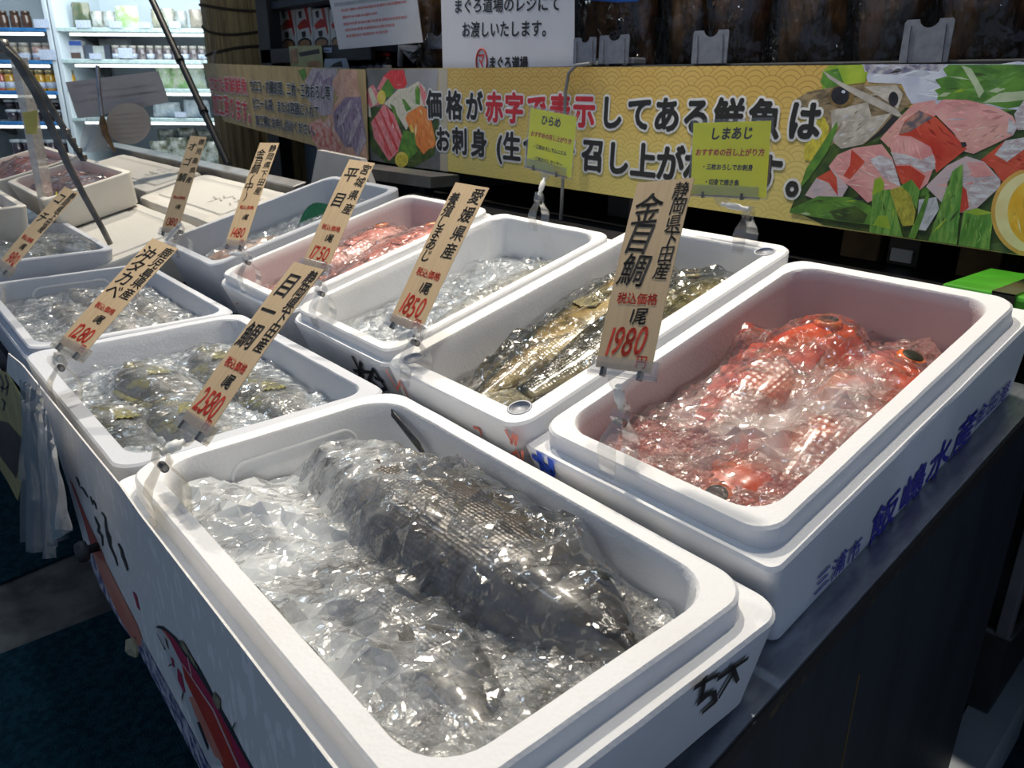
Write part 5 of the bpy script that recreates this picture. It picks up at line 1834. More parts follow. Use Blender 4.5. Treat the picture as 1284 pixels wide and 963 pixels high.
polys = [
    (P_SLATE, [(186, 38), (560, 36), (560, 772), (520, 775), (210, 722)]), (P_GREY, [(480, 36), (730, 36), (720, 300), (560, 330), (480, 180)]), (P_FADE, [(730, 36), (800, 36), (800, 812), (740, 802)]), (P_SLATE, [(540, 330), (740, 300), (745, 802), (540, 778)]),
    (P_DKG, [(165, 350), (260, 320), (720, 390), (735, 450), (700, 690), (545, 780), (330, 742), (230, 652)]),
    (P_TUNA, [(268, 195), (320, 90), (370, 48), (470, 45), (496, 150), (462, 202), (400, 185), (350, 150)]), (P_SASH, [(268, 195), (320, 90), (345, 110), (320, 200)]),
    (P_WHT, [(163, 300), (170, 250), (215, 300), (225, 400), (195, 400)]), (P_SASH, [(170, 260), (200, 185), (240, 155), (280, 220), (300, 300), (220, 330)]), (P_WHT, [(200, 190), (225, 175), (275, 290), (240, 320)]),
    (P_LEAF, [(300, 190), (350, 108), (405, 195), (380, 240), (330, 260)]), (P_LEM, ell(303, 252, 32, 54)),
    (P_WHT, [(320, 300), (430, 190), (500, 180), (580, 130), (630, 180), (655, 310), (560, 340), (490, 500), (400, 350)]), (P_SASH, [(585, 135), (640, 220), (655, 318), (620, 310), (590, 200)]),
    (P_LEAF, [(555, 200), (575, 160), (595, 200), (590, 310), (560, 300)]), (P_LEAF, [(365, 300), (400, 320), (450, 470), (420, 430)]), (P_LEAF, [(455, 260), (480, 270), (530, 340), (490, 360)]),
    (P_SASH, [(225, 440), (270, 380), (320, 300), (400, 380), (478, 590), (440, 650), (360, 732), (250, 560)]), (P_TUNA, [(285, 350), (295, 345), (430, 640), (415, 655)]), (P_TUNA, [(245, 410), (255, 400), (385, 690), (372, 700)]), (P_TUNA, [(335, 330), (345, 330), (465, 590), (455, 600)]),
    (P_SALM, [(483, 410), (500, 370), (600, 312), (660, 350), (717, 600), (695, 632), (660, 640), (620, 682), (560, 600)]), (P_LEM, [(515, 470), (530, 450), (560, 560), (550, 590)]), (P_LEAF, [(470, 500), (550, 520), (575, 660), (500, 730), (430, 650)]),
    (P_LEM, ell(455, 720, 50, 58)), (P_FLOW, ell(457, 728, 38, 44)),
]
T2 = {'print_pink_sashimi': [P_TONE, P_TUNA, P_PALE], 'print_white_flesh': [P_TONE, P_LEAFP], 'print_tuna': [P_DRED, P_SASH], 'print_salmon': [P_OPITH, P_ORIND], 'print_dark_green': [P_LEAF, P_BLK], 'print_shiso_leaf': [P_LIME, P_DKG]}
polys = with_streaks(polys, T2, 5, 1.6)
picture('sashimi_picture', polys, cv2, YB, root, label='printed picture of sliced raw fish on a platter')

# second banner to the left
Y2 = 0.803
root = empty('banner', tuple((onY(262, 80, Y2) + onY(460, 200, Y2)) / 2 - np.array([0, 0, 0.14])), 'gold banner of small red and black Japanese lettering beside the reed column', 'banner')
mb = MB()
q = [onY(*p, Y2) for p in [(281, 152), (462, 201), (458, 87), (254, 79), (262, 110)]]
mb.add(q + [v + np.array([0, 0.002, 0]) for v in q], [(0, 1, 2, 3, 4), (9, 8, 7, 6, 5)] + [(i, i + 5, (i + 1) % 5 + 5, (i + 1) % 5) for i in range(5)])
part('printed_sheet', mb, pm('tan_wave_print', (0.48, 0.37, 0.16), (0.38, 0.27, 0.12), 9, 0.25, coat=0.5, stretch=(3, 1, 0.8)), root, 'glossy gold sheet', world=True)
k, r_, ol = MB(), MB(), MB()
def line(mbt, s, pa, pb, hpx, bold, o_b=None, y=Y2, lf=0.0016):
    a, b_ = Vector(onY(*pa, y)), Vector(onY(*pb, y))
    ux = (b_ - a)
    hh = (Vector(onY(pa[0], pa[1] - hpx, y)) - a).length
    n_ = len(s)
    pitch = ux.length / n_
    sz = hh / 0.88
    write(mbt, s, a, ux.normalized(), (0, 0, 1), sz, bold, 0, lf, sx=pitch / sz)
    if o_b:
        write(ol, s, a, ux.normalized(), (0, 0, 1), sz, o_b, 0, lf - 0.0005, sx=pitch / sz)
for txt, pa, pb, hp, isred in (('された新鮮鮮魚', (263, 112), (311, 117), 17, 1), ('加工承ります。', (268, 140), (320, 154), 24, 1), ('ウロコ・内臓処理、二枚・三枚おろし等', (314, 113), (415, 124), 14, 0),
                               ('ビニール袋、または容器に入れて', (317, 134), (401, 147), 13, 0), ('加工場にお申し付けください。', (321, 155), (399, 170), 12, 0)):
    k, ol = MB(), MB()
    line(k, txt, pa, pb, hp, 0.03, 0.075)
    part('red_lettering' if isred else 'black_lettering', k, BRD if isred else BK, root, world=True)
    part('white_lettering_edge', ol, BWH, root, world=True)
P_SQ = pc('squid_pale', (0.50, 0.45, 0.50), (0.30, 0.26, 0.32), 30, (3, 1, 1))
P_SQD = pc('squid_dark', (0.16, 0.11, 0.19), (0.34, 0.28, 0.38), 30, (3, 1, 1))
P_PEACH = pc('peach', (0.66, 0.42, 0.32), (0.50, 0.28, 0.20), 25)
P_BEEF = pc('marbled', (0.58, 0.14, 0.11), (0.70, 0.46, 0.40), 40)
cv3 = lambda X_, Y_: (260 + X_ / 6.02, 70 + Y_ / 6.02)
polys = [(P_PEACH, [(800, 640), (1000, 300), (1150, 290), (1215, 785), (840, 720)]), (P_SQ, [(740, 190), (790, 92), (985, 100), (960, 210), (945, 440), (860, 455), (760, 330)]), (P_SQD, [(830, 120), (860, 110), (800, 240), (770, 250)]), (P_SQD, [(880, 180), (960, 150), (940, 220), (850, 300)]),
         (P_PEACH, [(940, 205), (1000, 102), (1130, 108), (1142, 250), (1155, 300), (980, 310)]), (P_SQD, [(950, 430), (1040, 312), (1160, 308), (1172, 450), (1204, 640), (1135, 772), (1100, 690), (1040, 690), (960, 550)]),
         (P_SQ, [(990, 470), (1080, 330), (1100, 340), (1030, 500), (980, 550)]), (P_SQ, [(1090, 520), (1150, 420), (1160, 470), (1080, 660), (1060, 670)]), (P_SQ, [(1170, 540), (1200, 640), (1135, 770), (1125, 740)]),
         (P_BEEF, [(765, 520), (850, 470), (940, 560), (1032, 752), (880, 725), (800, 645)]), (P_LEAF, [(688, 112), (735, 92), (752, 150), (722, 192)])]
polys = with_streaks(polys, {'print_squid_pale': [P_SQD, P_SILV], 'print_squid_dark': [P_SQ, P_BLK], 'print_peach': [P_TONE, P_BEEF], 'print_marbled': [P_TONE, P_DRED]}, 6, 1.4)
picture('seafood_picture', polys, cv3, Y2, root, label='printed picture of squid and red meat')
hook = MB()
for px in (253, 267):
    q = onY(px, 72, Y2)
    hook.tube([q + np.array([0, 0, -0.05]), q + np.array([0, 0.0, 0.0]), q + np.array([0.02, 0.01, 0.03])], 0.006, 8)
part('clear_clip', hook, CLEAR, root, 'small clear clips at the top left corner', world=True)

# ------------------------------------------------------------------ paper signs above the banner
PAPER = pm('sign_paper', (0.62, 0.64, 0.70), (0.58, 0.60, 0.66), 6, 0.45)
y = 0.835
q = [onY(*p, y) for p in [(556, 120), (720, 120), (720, 0), (553, 0)]]
dz = 0.18
q[2] = q[2] + (q[2] - q[1]) / np.linalg.norm(q[2] - q[1]) * dz
q[3] = q[3] + (q[3] - q[0]) / np.linalg.norm(q[3] - q[0]) * dz
root = empty('paper_sign', tuple((q[0] + q[1]) / 2), 'white paper sign of bold black lettering and small red round mark', 'sign')
mb = MB()
mb.add(q + [v + np.array([0, 0.0015, 0]) for v in q], [(0, 1, 2, 3), (7, 6, 5, 4)] + [(i, i + 4, (i + 1) % 4 + 4, (i + 1) % 4) for i in range(4)])
part('paper', mb, PAPER, root, world=True)
r_, ol = MB(), MB()
for txt, pa, pb, hp, bd in (('まぐろ道場のレジにて', (569, 15), (704, 12), 17, 0.02), ('お渡しいたします。', (579, 45), (694, 44), 18, 0.02), ('まぐろ道場', (613, 85), (662, 86), 15, 0.04)):
    k = MB()
    line(k, txt, pa, pb, hp, bd, None, y, 0.0012)
    part('black_lettering', k, BK, root, world=True)
cc = onY(604.5, 77.5, y); rr = np.linalg.norm(onY(614, 77.5, y) - cc) * 0.72
pts = [cc + np.array([rr * math.cos(a) , -0.002, rr * 1.35 * math.sin(a)]) for a in np.linspace(0, 2 * math.pi, 33)]
r_.tube(pts, 0.0022, 6, cap=False)
a = Vector(onY(599.5, 83, y))
write(r_, 'マ', a, (1, 0, 0), (0, 0, 1), rr * 1.75, 0.03, 0, 0.0012, sx=0.72)
part('red_mark', r_, INKR, root, 'red round mark around one character', world=True)

y = 0.90
q = [onY(*p, y) for p in [(425, 62), (530, 53), (522, -8), (412, -6)]]
root = empty('paper_sign', tuple((q[0] + q[1]) / 2), 'tilted white paper sign of small red lines on a bracket', 'sign')
mb = MB()
mb.add(q + [v + np.array([0, 0.002, 0]) for v in q], [(0, 1, 2, 3), (7, 6, 5, 4)] + [(i, i + 4, (i + 1) % 4 + 4, (i + 1) % 4) for i in range(4)])
part('paper', mb, pm('card_cream', (0.58, 0.59, 0.62), (0.54, 0.54, 0.56), 6, 0.5), root, world=True)
r_ = MB(); g_ = MB()
rl = random.Random(5)
for (x0, y0, x1, y1) in [(428, 13.5, 510, 1.8), (430, 22, 473, 16.5), (431, 30.5, 510, 21), (433, 38, 495, 31), (434.5, 45.5, 486, 39.5)]:
    t = 0.0
    L_ = x1 - x0
    while t < L_:                      # illegible small print: broken dabs
        w_ = rl.uniform(1.5, 4.2)
        xa, xb = x0 + t, min(x0 + t + w_, x1)
        f_ = lambda xx: y0 + (y1 - y0) * (xx - x0) / L_
        hh = rl.uniform(1.2, 1.9)
        v4 = [onY(xa, f_(xa) + hh, y), onY(xb, f_(xb) + hh, y), onY(xb, f_(xb) - hh, y), onY(xa, f_(xa) - hh, y)]
        r_.add([p - np.array([0, 0.0008, 0]) for p in v4], [(0, 1, 2, 3)])
        t += w_ + rl.uniform(0.3, 1.0)
part('small_print', r_, pm('faded_red_print', (0.50, 0.16, 0.15), (0.56, 0.30, 0.30), 90, 0.6), root, 'lines of small red print', world=True)
v4 = [onY(*p, y) for p in [(420, 8.5), (512, -3), (511, -7), (419, 4)]]
g_.add([p - np.array([0, 0.0008, 0]) for p in v4], [(0, 1, 2, 3)])
part('heading_bar', g_, pm('grey_print', (0.38, 0.39, 0.41), None, 20, 0.6), root, world=True)
br = MB()
p0, p1, p2, p3 = onY(502, 82, y + 0.03), onY(503, 55, y + 0.01), onY(526, 62, y + 0.01), onY(516, 70, y + 0.02)
br.tube([p0, p1], 0.010, 8).tube([p1 + np.array([0, 0, -0.01]), p2, p3], 0.012, 8).tube([p1 + np.array([0.02, 0, -0.02]), p0 + np.array([0.09, 0, 0.01])], 0.009, 8)
part('bracket', br, pm('grey_plastic', (0.22, 0.22, 0.23), (0.16, 0.16, 0.17), 20, 0.4), root, 'grey holder bracket below', world=True)

# grey cable hanging in front of the banner
mb = MB()
pts = [onY(740, 80, 0.80), onY(722, 82, 0.795), onY(713, 92, 0.795), onY(709, 115, 0.795), onY(708, 145, 0.795), onY(707, 200, 0.795), onY(705, 240, 0.79), onY(704, 262, 0.79), onY(703, 275, 0.80)]
mb.tube([Vector(p) for p in pts], 0.0042, 10)
single('power_cable', mb, pm('cable_grey', (0.20, 0.21, 0.22), (0.15, 0.16, 0.17), 20, 0.4), 'grey cable hanging over the gold banner behind the yellow card', 'cable')

# ------------------------------------------------------------------ illustrated sheet on the customer side
NF = np.array([0.014, -1.0, 0.0]); NF /= np.linalg.norm(NF)
PF = np.array([-0.26, -0.4365, 0.8])
def onF(px, py, k=0.0): return onp(px, py, NF, PF + NF * k)
outline = [(8, 466), (28, 489), (38, 501), (41, 515), (47, 526), (71, 560), (76, 579), (86, 611), (100, 661), (109, 695), (125, 735), (150, 780), (168, 805), (200, 866), (250, 963), (300, 1060),
           (505, 1075), (420, 966), (300, 808), (175, 645), (150, 609), (112, 562.5), (27, 457), (10, 443)]
SHEET = pm('mottled_vinyl', (0.66, 0.655, 0.65), (0.78, 0.775, 0.77), 55, 0.5, stretch=(1.4, 1, 0.55), detail=2, lo=0.55, hi=0.62)
q = [onF(*p) for p in outline]
root = empty('front_sheet', tuple(onF(150, 750)), 'mottled grey vinyl sheet with painted red fish along the customer side', 'banner')
k = len(q)
mb = MB().add(q + [p - NF * 0.002 for p in q], [tuple(range(k)), tuple(range(k, 2 * k))[::-1]] + [(i, i + k, (i + 1) % k + k, (i + 1) % k) for i in range(k)])
part('vinyl_sheet', mb, SHEET, root, world=True)
def decal(name, polys, label=None, k0=0.0006, conv=lambda a, b_: (a, b_)):
    mats, mb = [], MB()
    for i, (mt, pts) in enumerate(polys):
        if mt not in mats:
            mats.append(mt)
        vs = [onF(*conv(*p), k0 + 0.00006 * i) for p in pts]
        nn = sum((np.cross(vs[j] - vs[0], vs[(j + 1) % len(vs)] - vs[0]) for j in range(1, len(vs) - 1)), np.zeros(3))
        if nn @ NF < 0:
            vs = vs[::-1]
        mb.add(vs, [tuple(range(len(vs)))], mats.index(mt))
    return part(name, mb, mats, root, label, world=True)
D_RED = pc('wash_red', (0.52, 0.13, 0.10), (0.44, 0.07, 0.06), 20)
D_PINK = pc('wash_pink', (0.58, 0.24, 0.18), (0.50, 0.14, 0.10), 14)
D_MAG = pc('fish_magenta', (0.40, 0.015, 0.08), (0.34, 0.01, 0.06), 30)
D_VERM = pc('fish_vermilion', (0.48, 0.035, 0.015), (0.40, 0.02, 0.015), 30)
D_LINE = pc('line_pale', (0.62, 0.42, 0.42), None or (0.6, 0.4, 0.4), 30)
D_K = pc('line_black', (0.02, 0.022, 0.03), (0.03, 0.03, 0.04), 30)
D_Y = pc('fin_gold', (0.40, 0.34, 0.20), (0.05, 0.05, 0.05), 60, (8, 1, 1))
D_BLUE = pc('hem_blue_white', (0.03, 0.03, 0.16), (0.52, 0.53, 0.58), 70)
D_W = pc('fish_white', (0.56, 0.57, 0.58), (0.50, 0.51, 0.53), 30)
c7 = lambda X_, Y_: (X_ / 3, 642 + Y_ / 3)
c8 = lambda X_, Y_: (120 + X_ / 6.42, 740 + Y_ / 6.42)
decal('red_wash', [(D_RED, [(87, 601), (91, 606), (101, 632), (112, 658), (120, 675), (127, 690), (133, 706), (124, 704), (115, 690), (107, 660), (98, 632)]),
                   (D_PINK, [(115, 690), (124, 700), (133, 706), (142, 724), (156, 752), (172, 783), (178, 800), (176, 811), (168, 806), (152, 778), (136, 744), (124, 716)]),
                   (D_MAG, [(166, 741), (171, 746), (175.5, 766), (172, 762)])], 'brushed red and pink shapes')
decal('painted_fish', [
    (D_W, [c8(480, 295), c8(600, 350), c8(700, 520), c8(760, 800), c8(900, 1100), c8(1100, 1430), c8(900, 1400), c8(720, 900), c8(600, 620), c8(540, 420)]),
    (D_K, [c8(480, 298), c8(500, 285), c8(545, 292), c8(640, 375), c8(740, 490), c8(830, 620), c8(890, 730), c8(960, 870), c8(1080, 1080), c8(1180, 1280), c8(1290, 1480), c8(1270, 1480), c8(1060, 1100), c8(940, 880), c8(810, 650), c8(640, 430), c8(540, 320)]),
    (D_MAG, [c8(530, 318), c8(560, 325), c8(640, 400), c8(700, 500), c8(800, 640), c8(930, 850), c8(1060, 1100), c8(1270, 1480), c8(1150, 1480), c8(960, 1100), c8(780, 780), c8(690, 590), c8(600, 410)]),
    (D_VERM, [c8(690, 590), c8(780, 700), c8(900, 880), c8(1060, 1140), c8(1180, 1480), c8(1050, 1480), c8(900, 1140), c8(780, 850), c8(720, 720)]),
    (D_PINK, [c8(750, 860), c8(790, 860), c8(880, 1050), c8(1040, 1400), c8(960, 1340), c8(800, 1000)]),
    (D_LINE, [c8(735, 540), c8(742, 540), c8(775, 690), c8(768, 700)]), (D_LINE, [c8(690, 588), c8(700, 592), c8(950, 960), c8(1180, 1480), c8(1165, 1480), c8(940, 970)]),
    (D_PINK, [c8(535, 320), c8(560, 335), c8(600, 400), c8(575, 385)]), (D_Y, [c8(552, 378), c8(572, 400), c8(590, 478), c8(575, 460)]), (D_K, [c8(562, 398), c8(570, 405), c8(580, 455), c8(572, 445)]),
    (D_MAG, [c8(603, 538), c8(622, 555), c8(636, 625), c8(618, 610)]), (D_MAG, [c8(655, 625), c8(690, 680), c8(720, 825), c8(705, 820), c8(660, 720)]),
    (D_Y, [c8(680, 400), c8(705, 420), c8(745, 490), c8(820, 620), c8(815, 640), c8(735, 520), c8(672, 440)]), (D_Y, [c8(950, 815), c8(1000, 880), c8(1000, 963), c8(970, 950), c8(938, 870)]),
    (D_K, [c8(585, 605), c8(610, 590), c8(612, 600), c8(588, 616)]), (D_K, [c8(487, 340), c8(497, 350), c8(560, 480), c8(552, 480)]), (D_K, [c8(690, 860), c8(700, 815), c8(706, 818), c8(692, 920)]),
    (D_K, [c7(865, 830), c7(882, 790), c7(886, 793), c7(868, 834)]), (D_K, [c7(740, 790), c7(748, 790), c7(782, 880), c7(782, 900)])], 'painted red and magenta fish')
def stroke(pts, w_): # brush stroke polygon through pixels
    a, c_ = [], []
    for i, p in enumerate(pts):
        q0, q1 = pts[max(i - 1, 0)], pts[min(i + 1, len(pts) - 1)]
        dx, dy = q1[0] - q0[0], q1[1] - q0[1]
        l_ = math.hypot(dx, dy)
        ww = w_ * (0.35 + 0.65 * math.sin(math.pi * (i + 0.4) / (len(pts) - 0.2)))
        a.append((p[0] - dy / l_ * ww, p[1] + dx / l_ * ww)); c_.append((p[0] + dy / l_ * ww, p[1] - dx / l_ * ww))
    return a + c_[::-1]
z2 = lambda X_, Y_: (60 + X_ / 6.42, 560 + Y_ / 6.42)
decal('brush_writing', [(D_K, stroke([z2(225, 240), z2(240, 270), z2(255, 320)], 1.2)), (D_K, stroke([z2(255, 330), z2(275, 330), z2(300, 370), z2(322, 410)], 1.2)), (D_K, stroke([z2(340, 400), z2(350, 430), z2(362, 470)], 1.0)),
                        (D_K, stroke([z2(365, 430), z2(378, 460), z2(390, 505)], 1.0)), (D_K, stroke([z2(375, 565), z2(400, 620), z2(410, 640), z2(405, 680), z2(435, 720), z2(440, 800)], 1.6)),
                        (D_K, stroke([z2(430, 530), z2(460, 570), z2(465, 640), z2(480, 720), z2(500, 800), z2(540, 890), z2(560, 960)], 1.5)), (D_K, stroke([z2(470, 680), z2(490, 730), z2(500, 790)], 2.4)),
                        (D_K, stroke([z2(565, 780), z2(590, 830), z2(600, 880), z2(630, 960), z2(640, 1000)], 1.7))], 'black brush writing')
hem = [(109, 695), (125, 735), (150, 780), (168, 805), (200, 866), (250, 963), (300, 1060)]
decal('patterned_hem', [(D_BLUE, [(a_, b_) for a_, b_ in hem] + [(a_ + 7 + i * 1.2, b_ - 3) for i, (a_, b_) in enumerate(hem)][::-1])], 'blue and white patterned hem')
kn = MB()
Mk = Matrix((Vector((1, 0.014, 0)).normalized(), Vector((0, 0, 1)), Vector(NF))).transposed().to_4x4()
Mk.translation = Vector(onF(124, 685))
kn.lathe([(0.006, 0.0), (0.006, 0.012), (0.013, 0.014), (0.015, 0.020), (0.012, 0.027), (0.001, 0.029)], (0, 0, 0), 20, 0, Mk)
part('knob', kn, pm('knob_dark', (0.03, 0.032, 0.036), None, 20, 0.5), root, 'small dark round knob', world=True)
tp = MB()
z3 = lambda X_, Y_: (120 + X_ / 6.42, 740 + Y_ / 6.42)
ring = [z3(240, 400), z3(290, 385), z3(330, 470), z3(320, 545), z3(260, 520), z3(235, 490)]
vs = [onF(*p, 0.002 + 0.003 * (i % 2)) for i, p in enumerate(ring)]
ctr = onF(*z3(285, 470), 0.007)
tp.add(vs + [ctr] + [p - NF * 0.003 for p in vs], [(i, (i + 1) % 6, 6) for i in range(6)] + [(i, i + 7, (i + 1) % 6 + 7, (i + 1) % 6) for i in range(6)])
part('torn_tape', tp, pm('tape_yellowed', (0.46, 0.42, 0.27), (0.34, 0.30, 0.18), 30, 0.4), root, 'torn yellowed tape at the hem', world=True)

# hanging plastic bags and the yellow lettered sheet further along
PB = clear_mat('bag_plastic', (0.74, 0.78, 0.84), 0.34, 0.5, 0.22, 0.10)
root = empty('plastic_bag_bundle', tuple(onY(60, 670, -0.47)), 'bundle of clear plastic bags hanging beside the front sheet', 'plastic bags')
rb = random.Random(4)
for i in range(5):
    y = -0.455 - 0.008 * i
    topa, topb = [(24, 476), (45, 478), (38, 480), (26, 500), (44, 500)][i], [(50, 492), (68, 560), (60, 520), (42, 520), (70, 570)][i]
    bota, botb = [(27, 680), (55, 685), (40, 690), (28, 600), (62, 690)][i], [(56, 688), (85, 676), (70, 700), (56, 640), (84, 660)][i]
    nu, nv = 22, 14
    P = np.zeros((nu, nv, 3))
    for a_ in range(nu):
        for b_ in range(nv):
            s_, t_ = a_ / (nu - 1), b_ / (nv - 1)
            px = (topa[0] * (1 - t_) + topb[0] * t_) * (1 - s_) + (bota[0] * (1 - t_) + botb[0] * t_) * s_
            py = (topa[1] * (1 - t_) + topb[1] * t_) * (1 - s_) + (bota[1] * (1 - t_) + botb[1] * t_) * s_
            q = onY(px, py, y)
            q[1] += 0.012 * math.sin(t_ * 9 + i * 2) * (0.3 + s_) * 0.6 + 0.003 * math.sin(t_ * 31 + s_ * 5)
            P[a_, b_] = q
    part('bag', MB().grid(P), PB, root, world=True)
ysh = [(-30, 455), (8, 468), (30, 505), (38, 560), (22, 628), (10, 605), (-30, 540)]
q = [onY(*p, -0.432) for p in ysh]
root = empty('yellow_sheet', tuple(onY(0, 560, -0.432)), 'yellowish sheet of black brush lettering behind the hanging bags', 'banner')
k = len(q)
mb = MB().add(q + [p + np.array([0, 0.003, 0]) for p in q], [tuple(range(k))[::-1], tuple(range(k, 2 * k))] + [(i, (i + 1) % k, (i + 1) % k + k, i + k) for i in range(k)])
part('sheet', mb, pm('yellow_sheet_print', (0.40, 0.36, 0.15), (0.30, 0.27, 0.12), 14, 0.6), root, world=True)
mb = MB()
for pts in ([(0, 470), (4, 480), (2, 492)], [(6, 470), (10, 482), (8, 496)], [(2, 500), (6, 505), (4, 515)], [(-2, 484), (6, 488), (10, 484)]):
    pl = stroke(pts, 1.4)
    vs = [onY(*p, -0.4325) for p in pl]
    mb.add(vs, [tuple(range(len(vs)))])
part('brush_lettering', mb, D_K, root, world=True)
mb = MB()
vs = [onY(*p, -0.4326) for p in [(-30, 520), (10, 530), (32, 555), (20, 600), (-30, 520 + 10)]]
mb.add(vs, [tuple(range(len(vs)))])
part('dark_picture', mb, pc('dark_print', (0.06, 0.045, 0.04), (0.12, 0.09, 0.08), 20), root, world=True)
# ------------------------------------------------------------------ shelves behind and above the banner
BLK = pm('black_metal', (0.012, 0.013, 0.015), (0.02, 0.021, 0.024), 20, 0.45)
GREYM = pm('grey_metal', (0.20, 0.20, 0.20), (0.14, 0.14, 0.14), 14, 0.4, metal=0.3)
root = empty('product_rack', (-0.6, 1.1, 0.0), 'black rack behind the gold banner holding bagged brown goods', 'rack')
def bx(lo, hi, nm, mt, parent, bev=0.003): return part(nm, MB().box(lo, hi, 0, None, bev), mt, parent, world=True)
bx((-2.05, 0.835, 1.262), (0.86, 1.40, 1.281), 'upper_shelf', BLK, root)
bx((-1.30, 0.825, 1.262), (0.86, 0.838, 1.288), 'shelf_lip', pm('lip_grey', (0.02, 0.022, 0.027), (0.015, 0.017, 0.02), 20, 0.4), root)
bx((-1.55, 0.62, 0.90), (0.86, 1.40, 0.915), 'lower_shelf', BLK, root)
for x in (-1.52, -0.62, 0.30):
    bx((x, 1.34, 0.0), (x + 0.04, 1.38, 2.2), 'post', BLK, root)
    bx((x, 0.83, 0.0), (x + 0.035, 0.865, 1.262), 'post', BLK, root)
bx((-1.56, 1.385, 1.28), (0.86, 1.40, 2.2), 'back_panel', BLK, root)

def brown(i): return pm('dried_brown_%d' % i, [(0.20, 0.085, 0.028), (0.30, 0.14, 0.045), (0.15, 0.062, 0.026), (0.24, 0.125, 0.05), (0.17, 0.078, 0.036)][i % 5],
                        (0.02, 0.010, 0.006), 14, 0.35, 0.8, 40, coat=0.6, stretch=(1.5, 1, 0.5), bdist=0.01)
BAGF = film_mat('bag_film', 0.008, (0.5, 0.5, 0.52), 0.08, 0.6, 8, 1.6, 26, 0.7)
bag_px = [(728, 832, 'brown seasoned goods in a clear bag, beside the white lettered sign'), (838, 905, 'brown goods in a clear bag behind the middle card holder, left half'), (893, 962, 'brown goods in a clear bag right of the middle card holder'),
          (968, 1066, 'dark brown goods in a clear bag left of the largest card holder'), (1070, 1165, 'dark brown goods in a clear bag behind the largest card holder'), (1165, 1300, 'dark brown goods in a clear bag at the right end of the rack'), (532, 556, 'brown goods in a clear bag between the two white signs')]
rb = random.Random(11)
for i, (xa, xb, lb) in enumerate(bag_px):
    yb = 1.0 + 0.03 * (i % 2)
    x0, x1 = onY(xa, 60, yb)[0], onY(xb, 60, yb)[0]
    cx, hw = (x0 + x1) / 2, (x1 - x0) / 2
    Hh = 0.36 + 0.02 * (i % 3)
    r_ = empty('bagged_goods', (cx, yb, 1.2815), lb, 'bagged food', 'bagged brown goods on the rack')
    def pil(sc, ht, z0, tk, seed, amp, nz=26, na=40):
        vs, fs = [], []
        for a in range(nz):
            t = a / (nz - 1)
            z = z0 + ht * t
            prof = math.sin(math.pi * min(1, max(0.0, 0.08 + 0.86 * t))) ** 0.45
            for b_ in range(na):
                an = 2 * math.pi * b_ / na
                c_, s_ = math.cos(an), math.sin(an)
                wx = sc * (0.93 + 0.07 * math.sin(3 * t + seed))
                p = Vector((wx * math.copysign(abs(c_) ** 0.7, c_), tk * prof * math.copysign(abs(s_) ** 0.8, s_), z))
                nn = noise.noise(Vector((p.x * 22 + seed, p.z * 15, s_ * 2))) + 0.5 * noise.noise(Vector((p.x * 60, p.z * 50, seed)))
                p += Vector((c_ * 0.3, s_, 0)) * nn * amp
                vs.append(p); 
        for a in range(nz - 1):
            for b_ in range(na):
                fs.append((a * na + b_, a * na + (b_ + 1) % na, (a + 1) * na + (b_ + 1) % na, (a + 1) * na + b_))
        fs.append(tuple(range(na))[::-1]); fs.append(tuple(range((nz - 1) * na, nz * na)))
        return MB().add(vs, fs, 0, True)
    part('contents', pil(hw * 0.80, Hh * 0.85, 0.012, 0.055, i * 3.1, 0.012), brown(i), r_)
    part('clear_bag', pil(hw * 0.98, Hh, 0.001, 0.075, i * 1.7 + 9, 0.010), BAGF, r_)
    if i == 0:
        a, b_, c_, d_ = [onY(x, y, 0.915) for x, y in [(738, -2), (740, 2), (800, 3), (812, -2)]]
        vs = [Vector(onY(x, y, yb - 0.085)) for x, y in [(738, -6), (741, 0.5), (775, 3), (800, 1.5), (805, -6)]]
        n_ = len(vs)
        part('blue_label', MB().add(vs + [v + Vector((0, 0.001, 0)) for v in vs], [tuple(range(n_)), tuple(range(n_, 2 * n_))[::-1]]), pm('label_blue', (0.02, 0.12, 0.5), None, 20, 0.4), r_, world=True)

HOLD = clear_mat('holder_plastic', (0.34, 0.37, 0.44), 0.40, 0.35, 0.2, 0.05)
for (x0, x1, y0, y1, lb) in ((867, 911, 38, 80, 'clear notched card holder on the rack edge, middle of the gold banner'), (1127, 1188, 24, 79, 'largest clear notched card holder, above the printed fish head'),
                             (751, 788, 44, 80, 'clear notched card holder behind the grey remote'), (719, 747, 47, 80, 'clear card holder half hidden by the white lettered sign'), (536, 562, 41, 62, 'small clear card holder between the two white signs')):
    yq = 0.822 if x0 > 600 else 0.95
    O = Vector(onY(x0, y1, yq)); W_ = onY(x1, y1, yq)[0] - O.x
    H_ = onY((x0 + x1) / 2, y0, yq)[2] - O.z
    r_ = empty('card_holder', O + Vector((W_ / 2, 0, 0)), lb, 'card holder', 'clear card holders on the rack')
    pl = [(0, 0), (W_, 0), (W_, H_ * 0.93), (W_ * 0.96, H_), (W_ * 0.70, H_)] + [(W_ * 0.5 + W_ * 0.2 * math.cos(a), H_ - H_ * 0.20 * math.sin(a)) for a in np.linspace(0, math.pi, 12)][1:-1] + [(W_ * 0.30, H_), (W_ * 0.04, H_), (0, H_ * 0.93)]
    part('plate', MB().slab(pl, 0.0016, O, (1, 0, 0), (0, 0, 1)), HOLD, r_, world=True)
    for xx, tt in ((0.12, 0.17), (0.83, 0.88)):
        rb_ = MB().slab([(W_ * (xx - 0.04), 0), (W_ * (xx + 0.07), 0), (W_ * (xx + 0.03), H_ * 0.86), (W_ * xx, H_ * 0.86)], 0.003, O + Vector((0, -0.002, 0)), (1, 0, 0), (0, 0, 1))
        part('side_rib', rb_, HOLD, r_, world=True)

